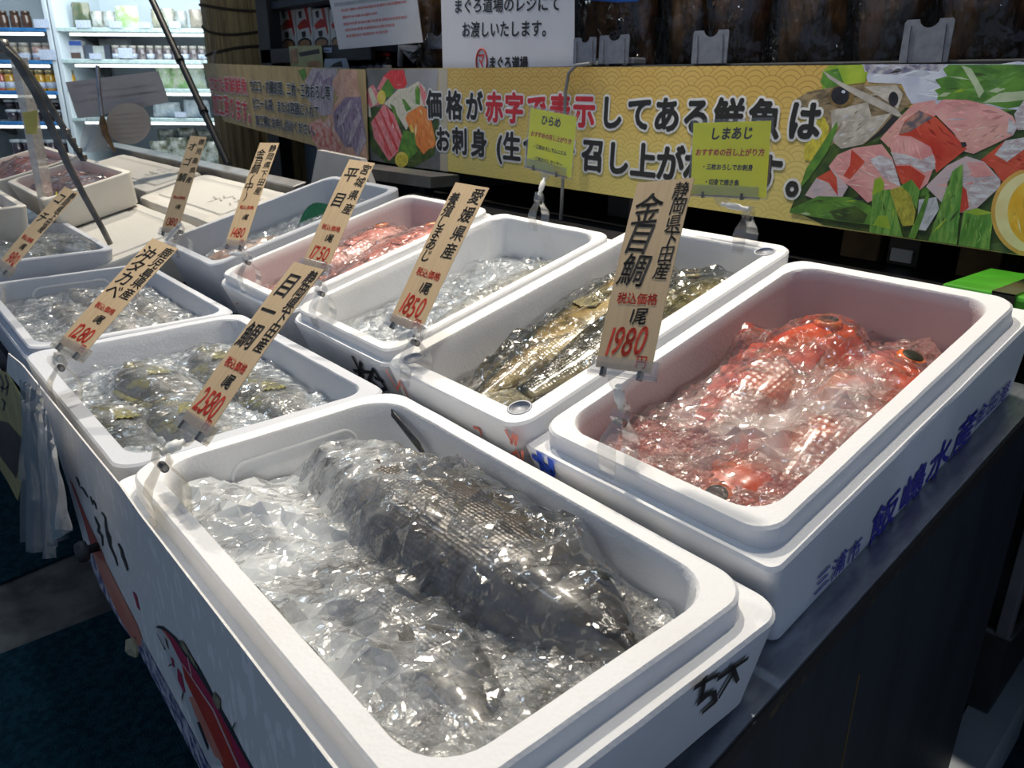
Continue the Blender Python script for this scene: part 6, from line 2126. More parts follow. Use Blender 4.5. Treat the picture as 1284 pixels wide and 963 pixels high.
r_ = empty('remote_control', tuple(onY(765, 80, 0.84)), 'grey remote with pale round buttons lying on the rack edge', 'remote')
a, b_ = onY(735, 80, 0.842), onY(800, 80, 0.842)
zt_ = onY(765, 73, 0.842)[2]
part('case', MB().box((a[0], 0.826, 1.2885), (b_[0], 0.87, zt_), 0, None, 0.004), pm('case_grey', (0.12, 0.13, 0.16), None, 20, 0.4), r_, world=True)
bt = MB()
for px in (762, 784):
    q = onY(px, 77, 0.8255)
    bt.lathe([(0.010, 0), (0.010, 0.0015), (0.001, 0.0018)], (0, 0, 0), 18, 0, Matrix.Translation(q) @ Matrix.Rotation(math.pi / 2, 4, 'X'))
part('button', bt, pm('button_pale', (0.50, 0.54, 0.60), None, 20, 0.4), r_, 'pale round buttons', world=True)
q0, q1 = onY(733, 81, 0.83), onY(752, 76, 0.83)
part('end_cap', MB().box((q0[0], 0.824, 1.2885), (q1[0], 0.86, q1[2]), 0, None, 0.003), pm('cap_pale', (0.55, 0.60, 0.55), (0.3, 0.36, 0.3), 90, 0.4), r_, world=True)

# dim goods below the banner, and the green case
GREEN = pm('green_plastic', (0.06, 0.34, 0.02), (0.05, 0.28, 0.015), 18, 0.35)
g0 = onY(1183, 362, 0.64)
root = empty('plastic_case', (0.32, 0.66, 0.915), 'bright green plastic case with black strap behind the red fish box', 'case')
zt_ = onY(1190, 350, 0.66)[2]
x0 = onY(1184, 360, 0.64)[0]
mb = MB().box((x0, 0.625, 0.9155), (x0 + 0.34, 0.80, zt_), 0, None, 0.006)
part('case_body', mb, GREEN, root, world=True)
xs = onY(1258, 370, 0.625)[0]
mb = MB().box((xs - 0.014, 0.6215, 0.9155), (xs + 0.016, 0.6245, zt_ + 0.002)).box((xs - 0.014, 0.6215, zt_ + 0.0004), (xs + 0.016, 0.79, zt_ + 0.003))
part('strap', mb, pm('strap_black', (0.015, 0.015, 0.018), None, 20, 0.2, coat=0.6), root, world=True)
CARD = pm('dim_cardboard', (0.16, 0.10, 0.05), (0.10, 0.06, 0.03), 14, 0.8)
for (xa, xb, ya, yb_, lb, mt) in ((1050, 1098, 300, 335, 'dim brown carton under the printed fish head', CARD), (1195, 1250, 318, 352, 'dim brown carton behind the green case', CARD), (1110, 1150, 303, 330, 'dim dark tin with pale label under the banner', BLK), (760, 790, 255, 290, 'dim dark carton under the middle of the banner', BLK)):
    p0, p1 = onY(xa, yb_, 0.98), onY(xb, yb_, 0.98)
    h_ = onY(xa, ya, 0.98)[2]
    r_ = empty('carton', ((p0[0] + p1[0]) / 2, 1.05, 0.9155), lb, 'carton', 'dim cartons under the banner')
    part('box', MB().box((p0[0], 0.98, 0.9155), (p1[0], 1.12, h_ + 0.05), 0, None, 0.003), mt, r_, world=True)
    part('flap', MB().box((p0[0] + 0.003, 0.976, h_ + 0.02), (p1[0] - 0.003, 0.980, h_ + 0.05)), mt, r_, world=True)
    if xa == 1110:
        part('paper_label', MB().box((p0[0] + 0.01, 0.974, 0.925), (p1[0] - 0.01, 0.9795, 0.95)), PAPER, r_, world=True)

# ------------------------------------------------------------------ reed column and dark shelf of packets
def reed_mat():
    mt, g, bs = newmat('reed_screen')
    v = g.coord((55, 55, 1.6))
    n = g.noise(v, 1.6, 4, 0.6)
    n2 = g.noise(g.coord(), 5, 3)
    col = g.mix(g.sstep(n, 0.3, 0.7), (0.17, 0.105, 0.035), (0.40, 0.28, 0.10))
    col = g.mix(g.math('MULTIPLY', g.sstep(n2, 0.5, 0.7), 0.4), col, (0.12, 0.07, 0.025))
    g.put(bs.inputs['Base Color'], col)
    bs.inputs['Roughness'].default_value = 0.5
    g.put(bs.inputs['Normal'], g.bump(n, 0.9, 0.01))
    return mt
xl, xr_ = onY(266, 40, 1.05), onY(323, 40, 1.05)
rad = (xr_[0] - xl[0]) / 2 * 0.92
cxx = (xl[0] + xr_[0]) / 2
root = empty('reed_column', (cxx, 1.08 + rad * 0.4, 0.0), 'round column wrapped in tied brown reeds', 'column')
mb = MB()
nn = 72
prof = [(0.0, 0), (2.78, 0)]
vs, fs = [], []
for (z, _) in prof:
    for k in range(nn):
        a = 2 * math.pi * k / nn
        rr_ = rad * (1 + 0.018 * (k % 2))
        vs.append((rr_ * math.cos(a), rr_ * math.sin(a), z))
for k in range(nn):
    fs.append((k, (k + 1) % nn, nn + (k + 1) % nn, nn + k))
fs += [tuple(range(nn))[::-1], tuple(range(nn, 2 * nn))]
part('reed_wrap', MB().add(vs, fs), reed_mat(), root)
tw = MB()
for py, dz in ((12, 0.02), (38, 0.03), (65, 0.02)):
    z = onY(290, py, 1.05)[2]
    pts = [(rad * 1.025 * math.cos(a), rad * 1.025 * math.sin(a), z + dz * math.sin(a * 2 + py)) for a in np.linspace(0, 2 * math.pi, 41)]
    tw.tube(pts, 0.006, 5, cap=False)
part('twine', tw, pm('twine_dark', (0.04, 0.025, 0.012), None, 30, 0.8), root)

root = empty('packet_shelf', (-2.6, 1.25, 0.0), 'dark wall shelf of red and white packets beside the reed column', 'shelf')
zs = onY(390, 58.5, 1.02)[2]
bx((-3.05, 0.98, 1.262), (-2.07, 1.38, 1.280), 'shelf_board', NAVY, root)
bx((-3.05, 1.02, zs - 0.03), (-2.07, 1.38, zs), 'shelf_board', NAVY, root)
bx((-3.05, 1.00, zs - 0.06), (-2.07, 1.02, zs), 'front_edge', BLK, root)
zt_ = onY(390, 4, 1.02)[2]
bx((-3.05, 1.02, zt_), (-2.07, 1.38, zt_ + 0.03), 'shelf_board', NAVY, root)
p0, p1 = onY(323, 40, 1.0), onY(337, 40, 1.0)
bx((p0[0], 1.0, 0.0), (p1[0], 1.06, 2.6), 'post', BLK, root)
PKW = pm('packet_white', (0.62, 0.60, 0.56), (0.56, 0.54, 0.50), 20, 0.4)
PKR = pm('packet_red', (0.50, 0.035, 0.02), (0.40, 0.02, 0.02), 30, 0.4)
PKO = pm('packet_food', (0.48, 0.26, 0.12), (0.30, 0.15, 0.07), 40, 0.4)
def packet(px0, px1, lb):
    y = 1.10
    a, b_ = onY(px0, 57, y), onY(px1, 57, y)
    W_ = b_[0] - a[0]; H_ = onY(px0, 11, y)[2] - zs - 0.002
    r_ = empty('food_packet', (a[0] + W_ / 2, y, zs + 0.001), lb, 'packet', 'red and white packets on the dark shelf')
    part('carton', MB().box((-W_ / 2 + 0.002, 0, 0), (W_ / 2 - 0.002, 0.05, H_), 0, None, 0.003), PKW, r_)
    f = lambda pts: [(x * W_ - W_ / 2, -0.0015, z * H_) for x, z in pts]
    mb = MB()
    for mi, pts in ((0, [(0.60, 1.0), (0.78, 1.0), (0.95, 0.4), (0.9, 0.3)]), (0, [(0.12, 0.58), (0.35, 0.68), (0.6, 0.74), (0.85, 0.66), (0.8, 0.52), (0.4, 0.50), (0.2, 0.48)]),
                    (2, ell(0.5, 0.13, 0.42, 0.14, 16)), (1, ell(0.5, 0.11, 0.36, 0.11, 16)), (2, [(0.25, 0.92), (0.45, 0.95), (0.42, 0.76), (0.3, 0.78)]), (2, [(0.35, 0.42), (0.6, 0.44), (0.58, 0.30), (0.4, 0.28)])):
        q = f(pts)
        a_ = sum(q[k][0] * q[(k + 1) % len(q)][2] - q[(k + 1) % len(q)][0] * q[k][2] for k in range(len(q)))
        if a_ < 0:
            q = q[::-1]
        q = [(x, yy - 0.0004 * len(mb.f), z) for x, yy, z in q]
        mb.add(q, [tuple(range(len(q)))], mi)
    part('printed_face', mb, [PKR, PKO, BLK], r_)
for i, (xa, xb, lb) in enumerate(((352, 372, 'red and white packet nearest the reed column'), (373, 393, 'red and white packet, second from the reed column'), (394, 414, 'red and white packet, third from the reed column'), (415, 435, 'red and white packet partly hidden by the tilted white sign'))):
    packet(xa, xb, lb)
a, b_ = onY(341, 57, 1.12), onY(351, 57, 1.12)
for k in range(4):
    h_ = (onY(345, 25, 1.12)[2] - zs) / 4
    single('small_carton', MB().box((a[0], 1.115, zs + 0.001 + k * h_), (b_[0], 1.22, zs + (k + 1) * h_ - 0.002), 0, None, 0.004), PKW,
           ['lowest small white carton stacked left of the packets', 'second small white carton from the bottom, left of the packets', 'third small white carton from the bottom, left of the packets', 'topmost small white carton stacked left of the packets'][k], 'carton', 'small cartons on the dark shelf')
y = 0.985
def pop(name, pts, mats, prims, label, cat, y=y):
    q = [Vector(onY(*p, y)) for p in pts]
    r_ = empty(name, (q[0] + q[1]) / 2, label, cat)
    mb = MB().add(q + [v + Vector((0, 0.0015, 0)) for v in q], [(0, 1, 2, 3), (7, 6, 5, 4)] + [(i, i + 4, (i + 1) % 4 + 4, (i + 1) % 4) for i in range(4)])
    part('card', mb, mats[0], r_, world=True)
    for i, (nm, mi, pp) in enumerate(prims):
        v = [Vector(onY(*p, y - 0.0006 * (i + 1))) for p in pp]
        a_ = sum(v[k].x * v[(k + 1) % len(v)].z - v[(k + 1) % len(v)].x * v[k].z for k in range(len(v)))
        if a_ < 0:
            v = v[::-1]
        part(nm, MB().add(v, [tuple(range(len(v)))]), mats[mi], r_, world=True)
pop('shelf_card', [(365, 86), (405, 86), (403, 57), (362, 58)], [pm('pop_yellow', (0.44, 0.42, 0.20), (0.36, 0.36, 0.16), 20, 0.4), BLK, PKO, P_LEAF],
    [('black_headline', 1, [(374, 66), (400, 61), (401, 67), (376, 71)]), ('food_photo', 2, ell(394, 81, 9, 5, 14)), ('red_badge', 2, [(364, 63), (372, 60), (373, 78), (365, 79)])], 'yellow green shelf card below the red and white packets', 'card')
pop('shelf_card', [(406, 86), (438, 86), (434, 73), (407, 74)], [pm('pop_blue', (0.34, 0.42, 0.50), (0.28, 0.35, 0.42), 20, 0.4), BLK, PKR], [('dark_photo', 1, [(414, 84), (430, 84), (428, 76), (418, 80)])], 'pale blue shelf card beside the yellow green one', 'card', 0.975)
pop('price_ticket', [(405, 66), (416, 66), (416, 59.5), (405, 59.5)], [pm('ticket', (0.36, 0.42, 0.55), None, 20, 0.4), BLK], [('print', 1, [(407, 64), (413, 64), (413, 63), (407, 63)])], 'small pale price ticket on the dark shelf edge', 'ticket', 0.998)
for i, px in enumerate((446, 456, 466, 476, 485)):
    q = onY(px, 81, 1.08)
    r_ = empty('small_jar', (q[0], q[1], 1.2812), ['small dark jar with red lid, nearest the pale blue card, of five', 'second of five small dark jars with red lids', 'middle one of five small dark jars with red lids', 'fourth of five small dark jars with red lids', 'small dark jar with red lid nearest the sign bracket, of five'][i], 'jar', 'small jars behind the left banner')
    part('glass', MB().lathe([(0.016, 0), (0.018, 0.01), (0.018, 0.05), (0.014, 0.06), (0.001, 0.06)], n=14), pm('dark_glass', (0.02, 0.02, 0.022), None, 20, 0.15), r_)
    part('lid', MB().lathe([(0.015, 0.060), (0.015, 0.075), (0.001, 0.076)], n=14), PKR, r_)
    part('paper_label', MB().lathe([(0.0184, 0.012), (0.0184, 0.030)], n=14), PAPER, r_)

# ------------------------------------------------------------------ far end of the stand: rail, closed boxes, back boxes
def sl_box(name, x0, x1, y0, y1, h0, h1, mt, label=None, cat=None, group=None, parent=None, bev=0.004):
    F_ = FR(0, 0, 0.85)
    k = math.cos(math.atan(SL))
    mb = MB().box((x0, y0 / k, h0), (x1, y1 / k, h1), 0, F_, bev)
    if parent:
        return part(name, mb, mt, parent, world=True)
    return single(name, mb, mt, label, cat, group)
rail = empty('back_rail', tuple(F for F in (FR(0, 0, 0.85) @ Vector((-2.4, 0.42, -0.05)))), 'grey steel rail behind the closed boxes', 'rail')
sl_box('rail_bar', -3.5, -1.51, 0.405, 0.435, -0.12, 0.004, GREYM, parent=rail)
sl_box('rail_cap', -3.5, -1.51, 0.398, 0.442, 0.0045, 0.010, pm('rail_cap', (0.34, 0.34, 0.34), (0.26, 0.26, 0.26), 14, 0.3, metal=0.4), parent=rail)

def closed_box(label, x0, x1, y0, y1, h, H, mark=None):
    k = math.cos(math.atan(SL))
    F_ = FR(x0, y0, 0.85 + y0 * SL) @ Matrix.Translation((0, 0, h))
    wd, ln = x1 - x0, (y1 - y0) / k
    base = F_ @ Matrix.Translation((wd / 2, ln / 2, -H))
    r_ = empty('polystyrene_box', base, label, 'fish box', 'closed cream polystyrene boxes')
    def lo(off, r, z): return [(x - wd / 2, y - ln / 2, z) for x, y, z in rrect(off, off, wd - off, ln - off, r, z)]
    def loft(loops, nm, mt):
        n = len(loops[0])
        mb = MB()
        vs = [Vector(p) + noise.noise_vector(Vector(p) * 14 + Vector((x0, y0, 0))) * 0.002 for L in loops for p in L]
        fs = [(i * n + k_, i * n + (k_ + 1) % n, (i + 1) * n + (k_ + 1) % n, (i + 1) * n + k_) for i in range(len(loops) - 1) for k_ in range(n)]
        mb.add(vs, fs, 0, True)
        mb.add(vs[:n], [tuple(range(n))[::-1]]); mb.add(vs[-n:], [tuple(range(n))])
        me = mb.mesh(nm, mt); me.set_sharp_from_angle(angle=math.radians(38))
        return part(nm, me, None, r_)
    loft([lo(0.016, 0.03, 0), lo(0.006, 0.03, H - 0.042)], 'box_body', FOAM_OLD)
    lid = loft([lo(0.0, 0.03, H - 0.040), lo(0.0, 0.03, H - 0.008), lo(0.004, 0.03, H - 0.002), lo(0.03, 0.02, H - 0.001), lo(0.034, 0.02, H - 0.004), lo(0.05, 0.02, H - 0.004), lo(0.054, 0.02, H)], 'lid', FOAM_OLD)
    if mark:
        mb = MB()
        rr = random.Random(int(x0 * 100))
        for i in range(9):
            a = Vector((mark[0] + rr.uniform(-0.07, 0.07), mark[1] + rr.uniform(-0.03, 0.03), H + 0.0012))
            d_ = Vector((rr.uniform(-1, 1), rr.uniform(-0.5, 0.5), 0)).normalized() * rr.uniform(0.02, 0.05)
            s_ = Vector((-d_.y, d_.x, 0)).normalized() * 0.0022
            mb.add([a - s_, a + d_ - s_, a + d_ + s_, a + s_], [(0, 1, 2, 3)])
        part('marker_scrawl', mb, pm('faded_ink', (0.32, 0.31, 0.28), (0.42, 0.40, 0.36), 40, 0.7), r_, 'faded grey marker scrawl on the lid')
closed_box('closed cream polystyrene box with a bare lid, beside the tongs tip', -2.10, -1.515, -0.16, 0.125, -0.004, 0.125)
closed_box('closed cream polystyrene box with faded scrawl, nearest the loose ice box', -2.185, -1.515, 0.150, 0.385, -0.004, 0.125, (0.14, 0.02))
closed_box('closed cream polystyrene box furthest along the grey rail', -3.20, -2.215, 0.190, 0.385, -0.004, 0.125, (0.24, 0.02))

W1 = foam_box('raised cream polystyrene box of pinkish fish pieces on the closed boxes', FR(-2.62, -0.125, 0.85 - 0.125 * SL) @ Matrix.Translation((0, 0, 0.104)), 0.60, 0.265, 0.104, 0.02, 0, 0.02, 0.02, 0.02, 0.06, mat=foam_mat('foam_cream_tinted', (0.80, 0.77, 0.70), (0.60, 0.52, 0.38), 0.2, inner=(0.66, 0.50, 0.46)), group='cream polystyrene boxes at the far end')
W2 = foam_box('cream polystyrene box of red fish pieces, furthest back by the fridge', FR(-3.26, -0.15, 0.85 - 0.15 * SL) @ Matrix.Translation((0, 0, 0.11)), 0.62, 0.285, 0.11, 0.02, 0, 0.02, 0.02, 0.02, 0.07, mat=MATS['foam_cream_tinted'], group='cream polystyrene boxes at the far end')
FB = foam_box('small cream polystyrene box with a dark fin showing, left of the raised box', frame((-2.50, -0.49, 0.915), 0.05), 0.66, 0.27, 0.12, 0.02, 0, 0.02, 0.02, 0.02, 0.07, mat=FOAM_OLD, group='cream polystyrene boxes at the far end')
FB2 = foam_box('cream polystyrene box below the small one, largely hidden', frame((-2.75, -0.52, 0.80), 0.02), 0.66, 0.30, 0.10, 0.02, 0, 0.02, 0.02, 0.02, 0.07, mat=FOAM_OLD, group='cream polystyrene boxes at the far end')
MEAT = pm('red_fillet', (0.48, 0.10, 0.07), (0.62, 0.25, 0.20), 26, 0.25, 0.3, 90, coat=0.5)
MEATP = pm('pink_fillet', (0.60, 0.34, 0.29), (0.68, 0.48, 0.42), 26, 0.25, 0.3, 90, coat=0.5)
FINK = pm('dark_comb_fin', (0.03, 0.03, 0.03), (0.08, 0.08, 0.075), 40, 0.3)
def fillet(c, u, v, ln, wd_, ang, mt, label, group):
    mb = MB()
    nu, nv = 16, 10
    vs = []
    P = np.zeros((nu, nv, 3)); Q = np.zeros((nu, nv, 3))
    for i in range(nu):
        t = i / (nu - 1) * 2 - 1
        w_ = wd_ * (1 - abs(t) ** 2.5) ** 0.5 + 0.002
        for j in range(nv):
            s_ = j / (nv - 1) * 2 - 1
            z = 0.022 * (1 - s_ * s_) ** 0.5 * (1 - 0.5 * abs(t) ** 3)
            P[i, j] = (t * ln / 2, s_ * w_ / 2, z); Q[i, j] = (t * ln / 2, s_ * w_ / 2, -0.004)
    mb.grid(P); mb.grid(Q[::-1])
    edge = [(i, 0) for i in range(nu)] + [(nu - 1, j) for j in range(1, nv)] + [(i, nv - 1) for i in range(nu - 2, -1, -1)] + [(0, j) for j in range(nv - 2, 0, -1)]
    a = [P[e] for e in edge]; b_ = [Q[e] for e in edge]
    k = len(edge)
    mb.add(a + b_, [(i, i + k, (i + 1) % k + k, (i + 1) % k) for i in range(k)])
    me = mb.mesh('fish_fillet', mt)
    o = bpy.data.objects.new('fish_fillet', me)
    o.matrix_world = c.F @ Matrix.Translation((u, v, -c.depth + 0.012)) @ Matrix.Rotation(ang, 4, 'Z')
    COL.objects.link(o)
    tag(o, label, 'fillet', group)
    return o
def simple_bed(c, lev, il, fl, items, mt, res=0.012, icemat=None):
    b_ = Bed(c, res)
    for (u, v, ln, wd_, an, lb) in items:
        o = fillet(c, u, v, ln, wd_, an, mt, lb, 'fish pieces in the far boxes')
        o.matrix_world = o.matrix_world @ Matrix.Translation((0, 0, lev + c.depth - 0.008))
        b_.drop(o.data, c.F.inverted() @ o.matrix_world)
    ice_bed(b_, lambda u, v: lev + 0 * u, il, icemat or ICE_PINK, 0.005, 120, 5)
    film(b_, fl, MATS['film_clear'], 0.004, 0.012, 24, int(abs(c.F.translation.x) * 10), 2, fine=0.004)
simple_bed(W1, -0.042, 'pinkish ice in the raised cream box', 'clear film over the pinkish pieces in the raised cream box', [(0.18, 0.13, 0.22, 0.09, 0.3, 'pinkish fish piece at the left of the raised cream box'), (0.42, 0.15, 0.22, 0.09, -0.2, 'pinkish fish piece at the right of the raised cream box')], MEATP)
simple_bed(W2, -0.034, 'pinkish ice in the furthest cream box', 'clear film over the red pieces in the furthest cream box', [(0.16, 0.16, 0.2, 0.09, 0.2, 'red fish piece at the left of the furthest cream box'), (0.33, 0.13, 0.2, 0.09, -0.3, 'red fish piece in the middle of the furthest cream box'), (0.50, 0.17, 0.2, 0.09, 0.4, 'red fish piece at the right of the furthest cream box')], MEAT)
simple_bed(FB, -0.036, 'crushed ice in the small cream box', 'clear film over the dark fin in the small cream box', [(0.35, 0.13, 0.3, 0.11, 0.1, 'pale fish piece in the small cream box with the dark fin')], MEATP, icemat=ICE)
# comb-like dark fin standing in the small cream box
mb = MB()
q0 = FB.F @ Vector((0.50, 0.13, -0.030))
for i in range(7):
    a = q0 + Vector((0.012 * i, 0.006 * i, 0)); 
    mb.tube([a, a + Vector((0.004, 0.0, 0.03 + 0.004 * (i % 3))), a + Vector((0.012, 0.0, 0.052 + 0.004 * (i % 2)))], [0.004, 0.0035, 0.001], 6)
mb.tube([q0 + Vector((-0.004, 0, 0.004)), q0 + Vector((0.08, 0.04, 0.004))], 0.006, 8)
single('fish_fin', mb, FINK, 'dark comb-like fish fin standing up in the small cream box', 'fish fin')

# white board leaning at the end of the loose ice box
p = [onY(*q, 0.60) for q in [(388, 240), (470, 246), (452, 199), (398, 188)]]
mb = MB().add(p + [v + np.array([0, 0.02, 0.0]) for v in p], [(0, 1, 2, 3), (7, 6, 5, 4)] + [(i, i + 4, (i + 1) % 4 + 4, (i + 1) % 4) for i in range(4)])
single('white_board', mb, pm('board_white', (0.60, 0.58, 0.55), (0.52, 0.50, 0.47), 6, 0.5), 'off-white board leaning behind the loose ice box', 'board')
p = [onY(*q, 0.70) for q in [(440, 222), (540, 236), (540, 222), (440, 208)]]
mb = MB().add(p + [v + np.array([0, 0.10, 0.0]) for v in p], [(0, 1, 2, 3), (7, 6, 5, 4)] + [(i, i + 4, (i + 1) % 4 + 4, (i + 1) % 4) for i in range(4)])
single('ledge', mb, GREYM, 'dark grey ledge under the left end of the lettered banner', 'ledge')
p = [onY(*q, 1.30) for q in [(296, 218), (372, 222), (372, 158), (296, 150)]]
mb = MB().add(p + [v + np.array([0, 0.05, 0.0]) for v in p], [(0, 1, 2, 3), (7, 6, 5, 4)] + [(i, i + 4, (i + 1) % 4 + 4, (i + 1) % 4) for i in range(4)])
single('partition_board', mb, NAVY, 'dark navy partition board under the small-lettered banner', 'partition')
p = [onY(*q, 1.25) for q in [(338, 226), (398, 230), (398, 178), (378, 175)]]
mb = MB().add(p + [v + np.array([0, 0.04, 0.0]) for v in p], [(0, 1, 2, 3), (7, 6, 5, 4)] + [(i, i + 4, (i + 1) % 4 + 4, (i + 1) % 4) for i in range(4)])
single('pale_board', mb, pm('pale_blue_panel', (0.30, 0.36, 0.45), (0.24, 0.30, 0.38), 6, 0.4), 'pale blue panel beside the dark navy board', 'partition')

# ------------------------------------------------------------------ tongs, guard, cards at the left
DT = float((np.array(FR(0, 0, 0.85) @ Vector((-1.66, -0.03, 0.004))) - CAM) @ FH)
root = empty('serving_tongs', tuple(onD(148, 325, DT)), 'long steel tongs standing open over the flathead box', 'tongs')
TST = pm('tongs_steel', (0.22, 0.21, 0.19), (0.12, 0.115, 0.105), 20, 0.35, metal=0.7)
def arm(pts, w0, w1, name, dd):
    mb = MB()
    P = [Vector(onD(x, y, DT + dd)) for x, y in pts]
    n = len(P)
    r0 = []
    RH = Vector((AX[0, 0], AX[1, 0], 0)).normalized()
    for i, p in enumerate(P):
        t = i / (n - 1)
        w_ = w0 + (w1 - w0) * t
        r0.append([p - RH * w_ - Vector(FH) * 0.004, p + RH * w_ - Vector(FH) * 0.004, p + RH * w_ + Vector(FH) * 0.006, p - RH * w_ + Vector(FH) * 0.006])
    vs = [q for r in r0 for q in r]
    fs = [(i * 4 + k, i * 4 + (k + 1) % 4, (i + 1) * 4 + (k + 1) % 4, (i + 1) * 4 + k) for i in range(n - 1) for k in range(4)] + [(3, 2, 1, 0), tuple(range((n - 1) * 4, n * 4))]
    mb.add(vs, fs)
    return part(name, mb, TST, root, world=True)
arm([(2, 58), (20, 75), (45, 117), (62, 155), (78, 190), (84, 205), (105, 245), (130, 290), (148, 326)], 0.011, 0.0055, 'arm', 0.0)
arm([(8, 58), (28, 82), (50, 113), (70, 145), (82, 165), (95, 186), (105, 202)], 0.010, 0.006, 'arm', 0.06)
hb = MB()
for (x, y) in ((83, 165), (90, 176), (98, 188), (104, 197)):
    hb.box((-0.006, -0.006, -0.007), (0.006, 0.006, 0.007), 0, Matrix.Translation(onD(x + 2, y, DT + 0.055)), 0.002)
part('gripping_teeth', hb, TST, root, world=True)
pv = MB().lathe([(0.001, -0.012), (0.016, -0.012), (0.018, 0.0), (0.016, 0.012), (0.001, 0.012)], (0, 0, 0), 16, 0, Matrix.Translation(onD(4, 58, DT + 0.02)) @ Matrix.Rotation(math.pi / 2, 4, 'X'))
part('pivot', pv, TST, root, world=True)

# clear acrylic guard sheet seen edge-on
q = [onD(x, y, DT + 0.25) for x, y in [(12, 72), (22, 72), (64, 292), (56, 292)]]
mb = MB().add(q + [v + FH * 0.05 for v in q], [(3, 2, 1, 0), (4, 5, 6, 7)] + [(i, (i + 1) % 4, (i + 1) % 4 + 4, i + 4) for i in range(4)])
single('acrylic_guard', mb, clear_mat('guard_edge', (0.80, 0.80, 0.78), 0.45, 0.5, 0.08, 0.15), 'upright clear acrylic strip beside the tongs', 'guard')

# slanting black post of the far counter
p0, p1 = onY(188, -6, 0.50), onY(286, 206, 0.50)
root = empty('slanting_post', tuple(p1), 'thin black post slanting down to the grey rail', 'post')
part('bar', MB().tube([p0 + (p0 - p1) * 0.3, p1], 0.014, 4), BLK, root, world=True)
mm = MB()
for t in (0.40, 0.70):
    c_ = p0 + (p1 - p0) * t
    mm.tube([c_ - (p1 - p0) * 0.012, c_ + (p1 - p0) * 0.010], 0.017, 8)
part('joint', mm, BLK, root, world=True)

dC = 3.05
RHv = np.array([AX[0, 0], AX[1, 0], 0]); RHv /= np.linalg.norm(RHv)
def cardD(name, pts, d_, mt, label, cat, th=0.003):
    q = [onD(*p, d_) for p in pts]
    k = len(q)
    mb = MB().add(q + [v + FH * th for v in q], [tuple(range(k))[::-1], tuple(range(k, 2 * k))] + [(i, (i + 1) % k, (i + 1) % k + k, i + k) for i in range(k)])
    return q, mb
NOTE = pm('laminated_note', (0.44, 0.41, 0.40), (0.40, 0.37, 0.36), 8, 0.25, coat=0.6)
q, mb = cardD('note', [(82, 103), (198, 89), (212, 128), (180, 134), (104, 148), (97, 148)], dC, NOTE, '', '')
root = empty('laminated_note', tuple(onD(150, 148, dC)), 'large laminated paper note seen from behind, clipped to a metal rod', 'note')
part('sheet', mb, NOTE, root, world=True)
mb = MB()
rr = random.Random(9)
for (ya, xa, xb) in ((108, 92, 130), (110, 165, 190), (116, 112, 175), (120, 150, 200), (127, 94, 190)):
    x = xa
    while x < xb:
        w_ = rr.uniform(1.5, 4)
        v4 = [onD(x, ya + 1.3 - 0.12 * (x - xa), dC - 0.001), onD(min(x + w_, xb), ya + 1.3 - 0.12 * (x - xa), dC - 0.001), onD(min(x + w_, xb), ya - 1.3 - 0.12 * (x - xa), dC - 0.001), onD(x, ya - 1.3 - 0.12 * (x - xa), dC - 0.001)]
        mb.add(v4, [(0, 1, 2, 3)])
        x += w_ + rr.uniform(0.6, 1.6)
part('show_through_print', mb, pm('ghost_print', (0.34, 0.31, 0.31), (0.38, 0.35, 0.35), 60, 0.5), root, 'faint print showing through', world=True)
q, mb = cardD('round', ell(161, 155, 28, 26, 28), dC - 0.05, NOTE, '', '')
root = empty('round_note', tuple(onD(161, 181, dC - 0.05)), 'round kraft-coloured note with lines of faint print', 'note')
part('disc', mb, pm('kraft_note', (0.44, 0.39, 0.34), (0.40, 0.35, 0.31), 8, 0.4), root, world=True)
mb = MB()
for i in range(6):
    ya = 143 + i * 6
    hw = math.sqrt(max(0, 26 ** 2 - (ya - 155) ** 2)) * 0.85
    v4 = [onD(161 - hw, ya + 2.0, dC - 0.0515), onD(161 + hw, ya - 1.0, dC - 0.0515), onD(161 + hw, ya - 2.0, dC - 0.0515), onD(161 - hw, ya + 1.0, dC - 0.0515)]
    mb.add(v4, [(0, 1, 2, 3)])
part('faint_print', mb, pm('ghost_lines', (0.33, 0.30, 0.27), (0.40, 0.36, 0.32), 60, 0.5), root, world=True)
root = empty('note_rod', tuple(onD(130, 180, dC - 0.08)), 'shiny metal rod with brown grip holding the laminated note', 'rod')
part('rod', MB().tube([onD(122, 82, dC - 0.08), onD(124, 110, dC - 0.08), onD(128, 145, dC - 0.08)], 0.007, 12), pm('rod_chrome', (0.5, 0.52, 0.55), (0.3, 0.31, 0.33), 20, 0.2, metal=0.9), root, world=True)
part('grip', MB().tube([onD(128, 144, dC - 0.08), onD(129, 155, dC - 0.08), onD(132, 168, dC - 0.08), onD(144, 190, dC - 0.08)], [0.006, 0.013, 0.012, 0.004], 12), pm('grip_brown', (0.20, 0.12, 0.05), (0.10, 0.06, 0.03), 30, 0.3), root, world=True)
P = np.zeros((16, 12, 3))
for i in range(16):
    for j in range(12):
        t, s_ = i / 15, j / 11
        px = (110 + 22 * s_) * (1 - t) + (98 + 46 * s_) * t
        p = onD(px, 146 + 44 * t, dC - 0.03)
        P[i, j] = p - FH * (0.03 * math.sin(math.pi * s_) + 0.012 * math.sin(9 * s_ + 4 * t))
single('plastic_bag', MB().grid(P), film_mat('grey_bag_film', 0.35, (0.55, 0.52, 0.52), 0.12, 0.4, 8, 1.6, 30), 'crumpled clear plastic bag under the laminated note', 'plastic bag')
q, mb = cardD('y', [(66, 285), (70, 240), (76, 256), (82, 254), (81, 282), (73, 286)], DT + 0.33, None, '', '')
single('small_yellow_card', mb, YEL, 'small yellow card on edge beside the raised cream box', 'card')
q, mb = cardD('y', [(33, 168), (28, 141), (47, 138), (46, 168)], DT + 0.247, None, '', '')
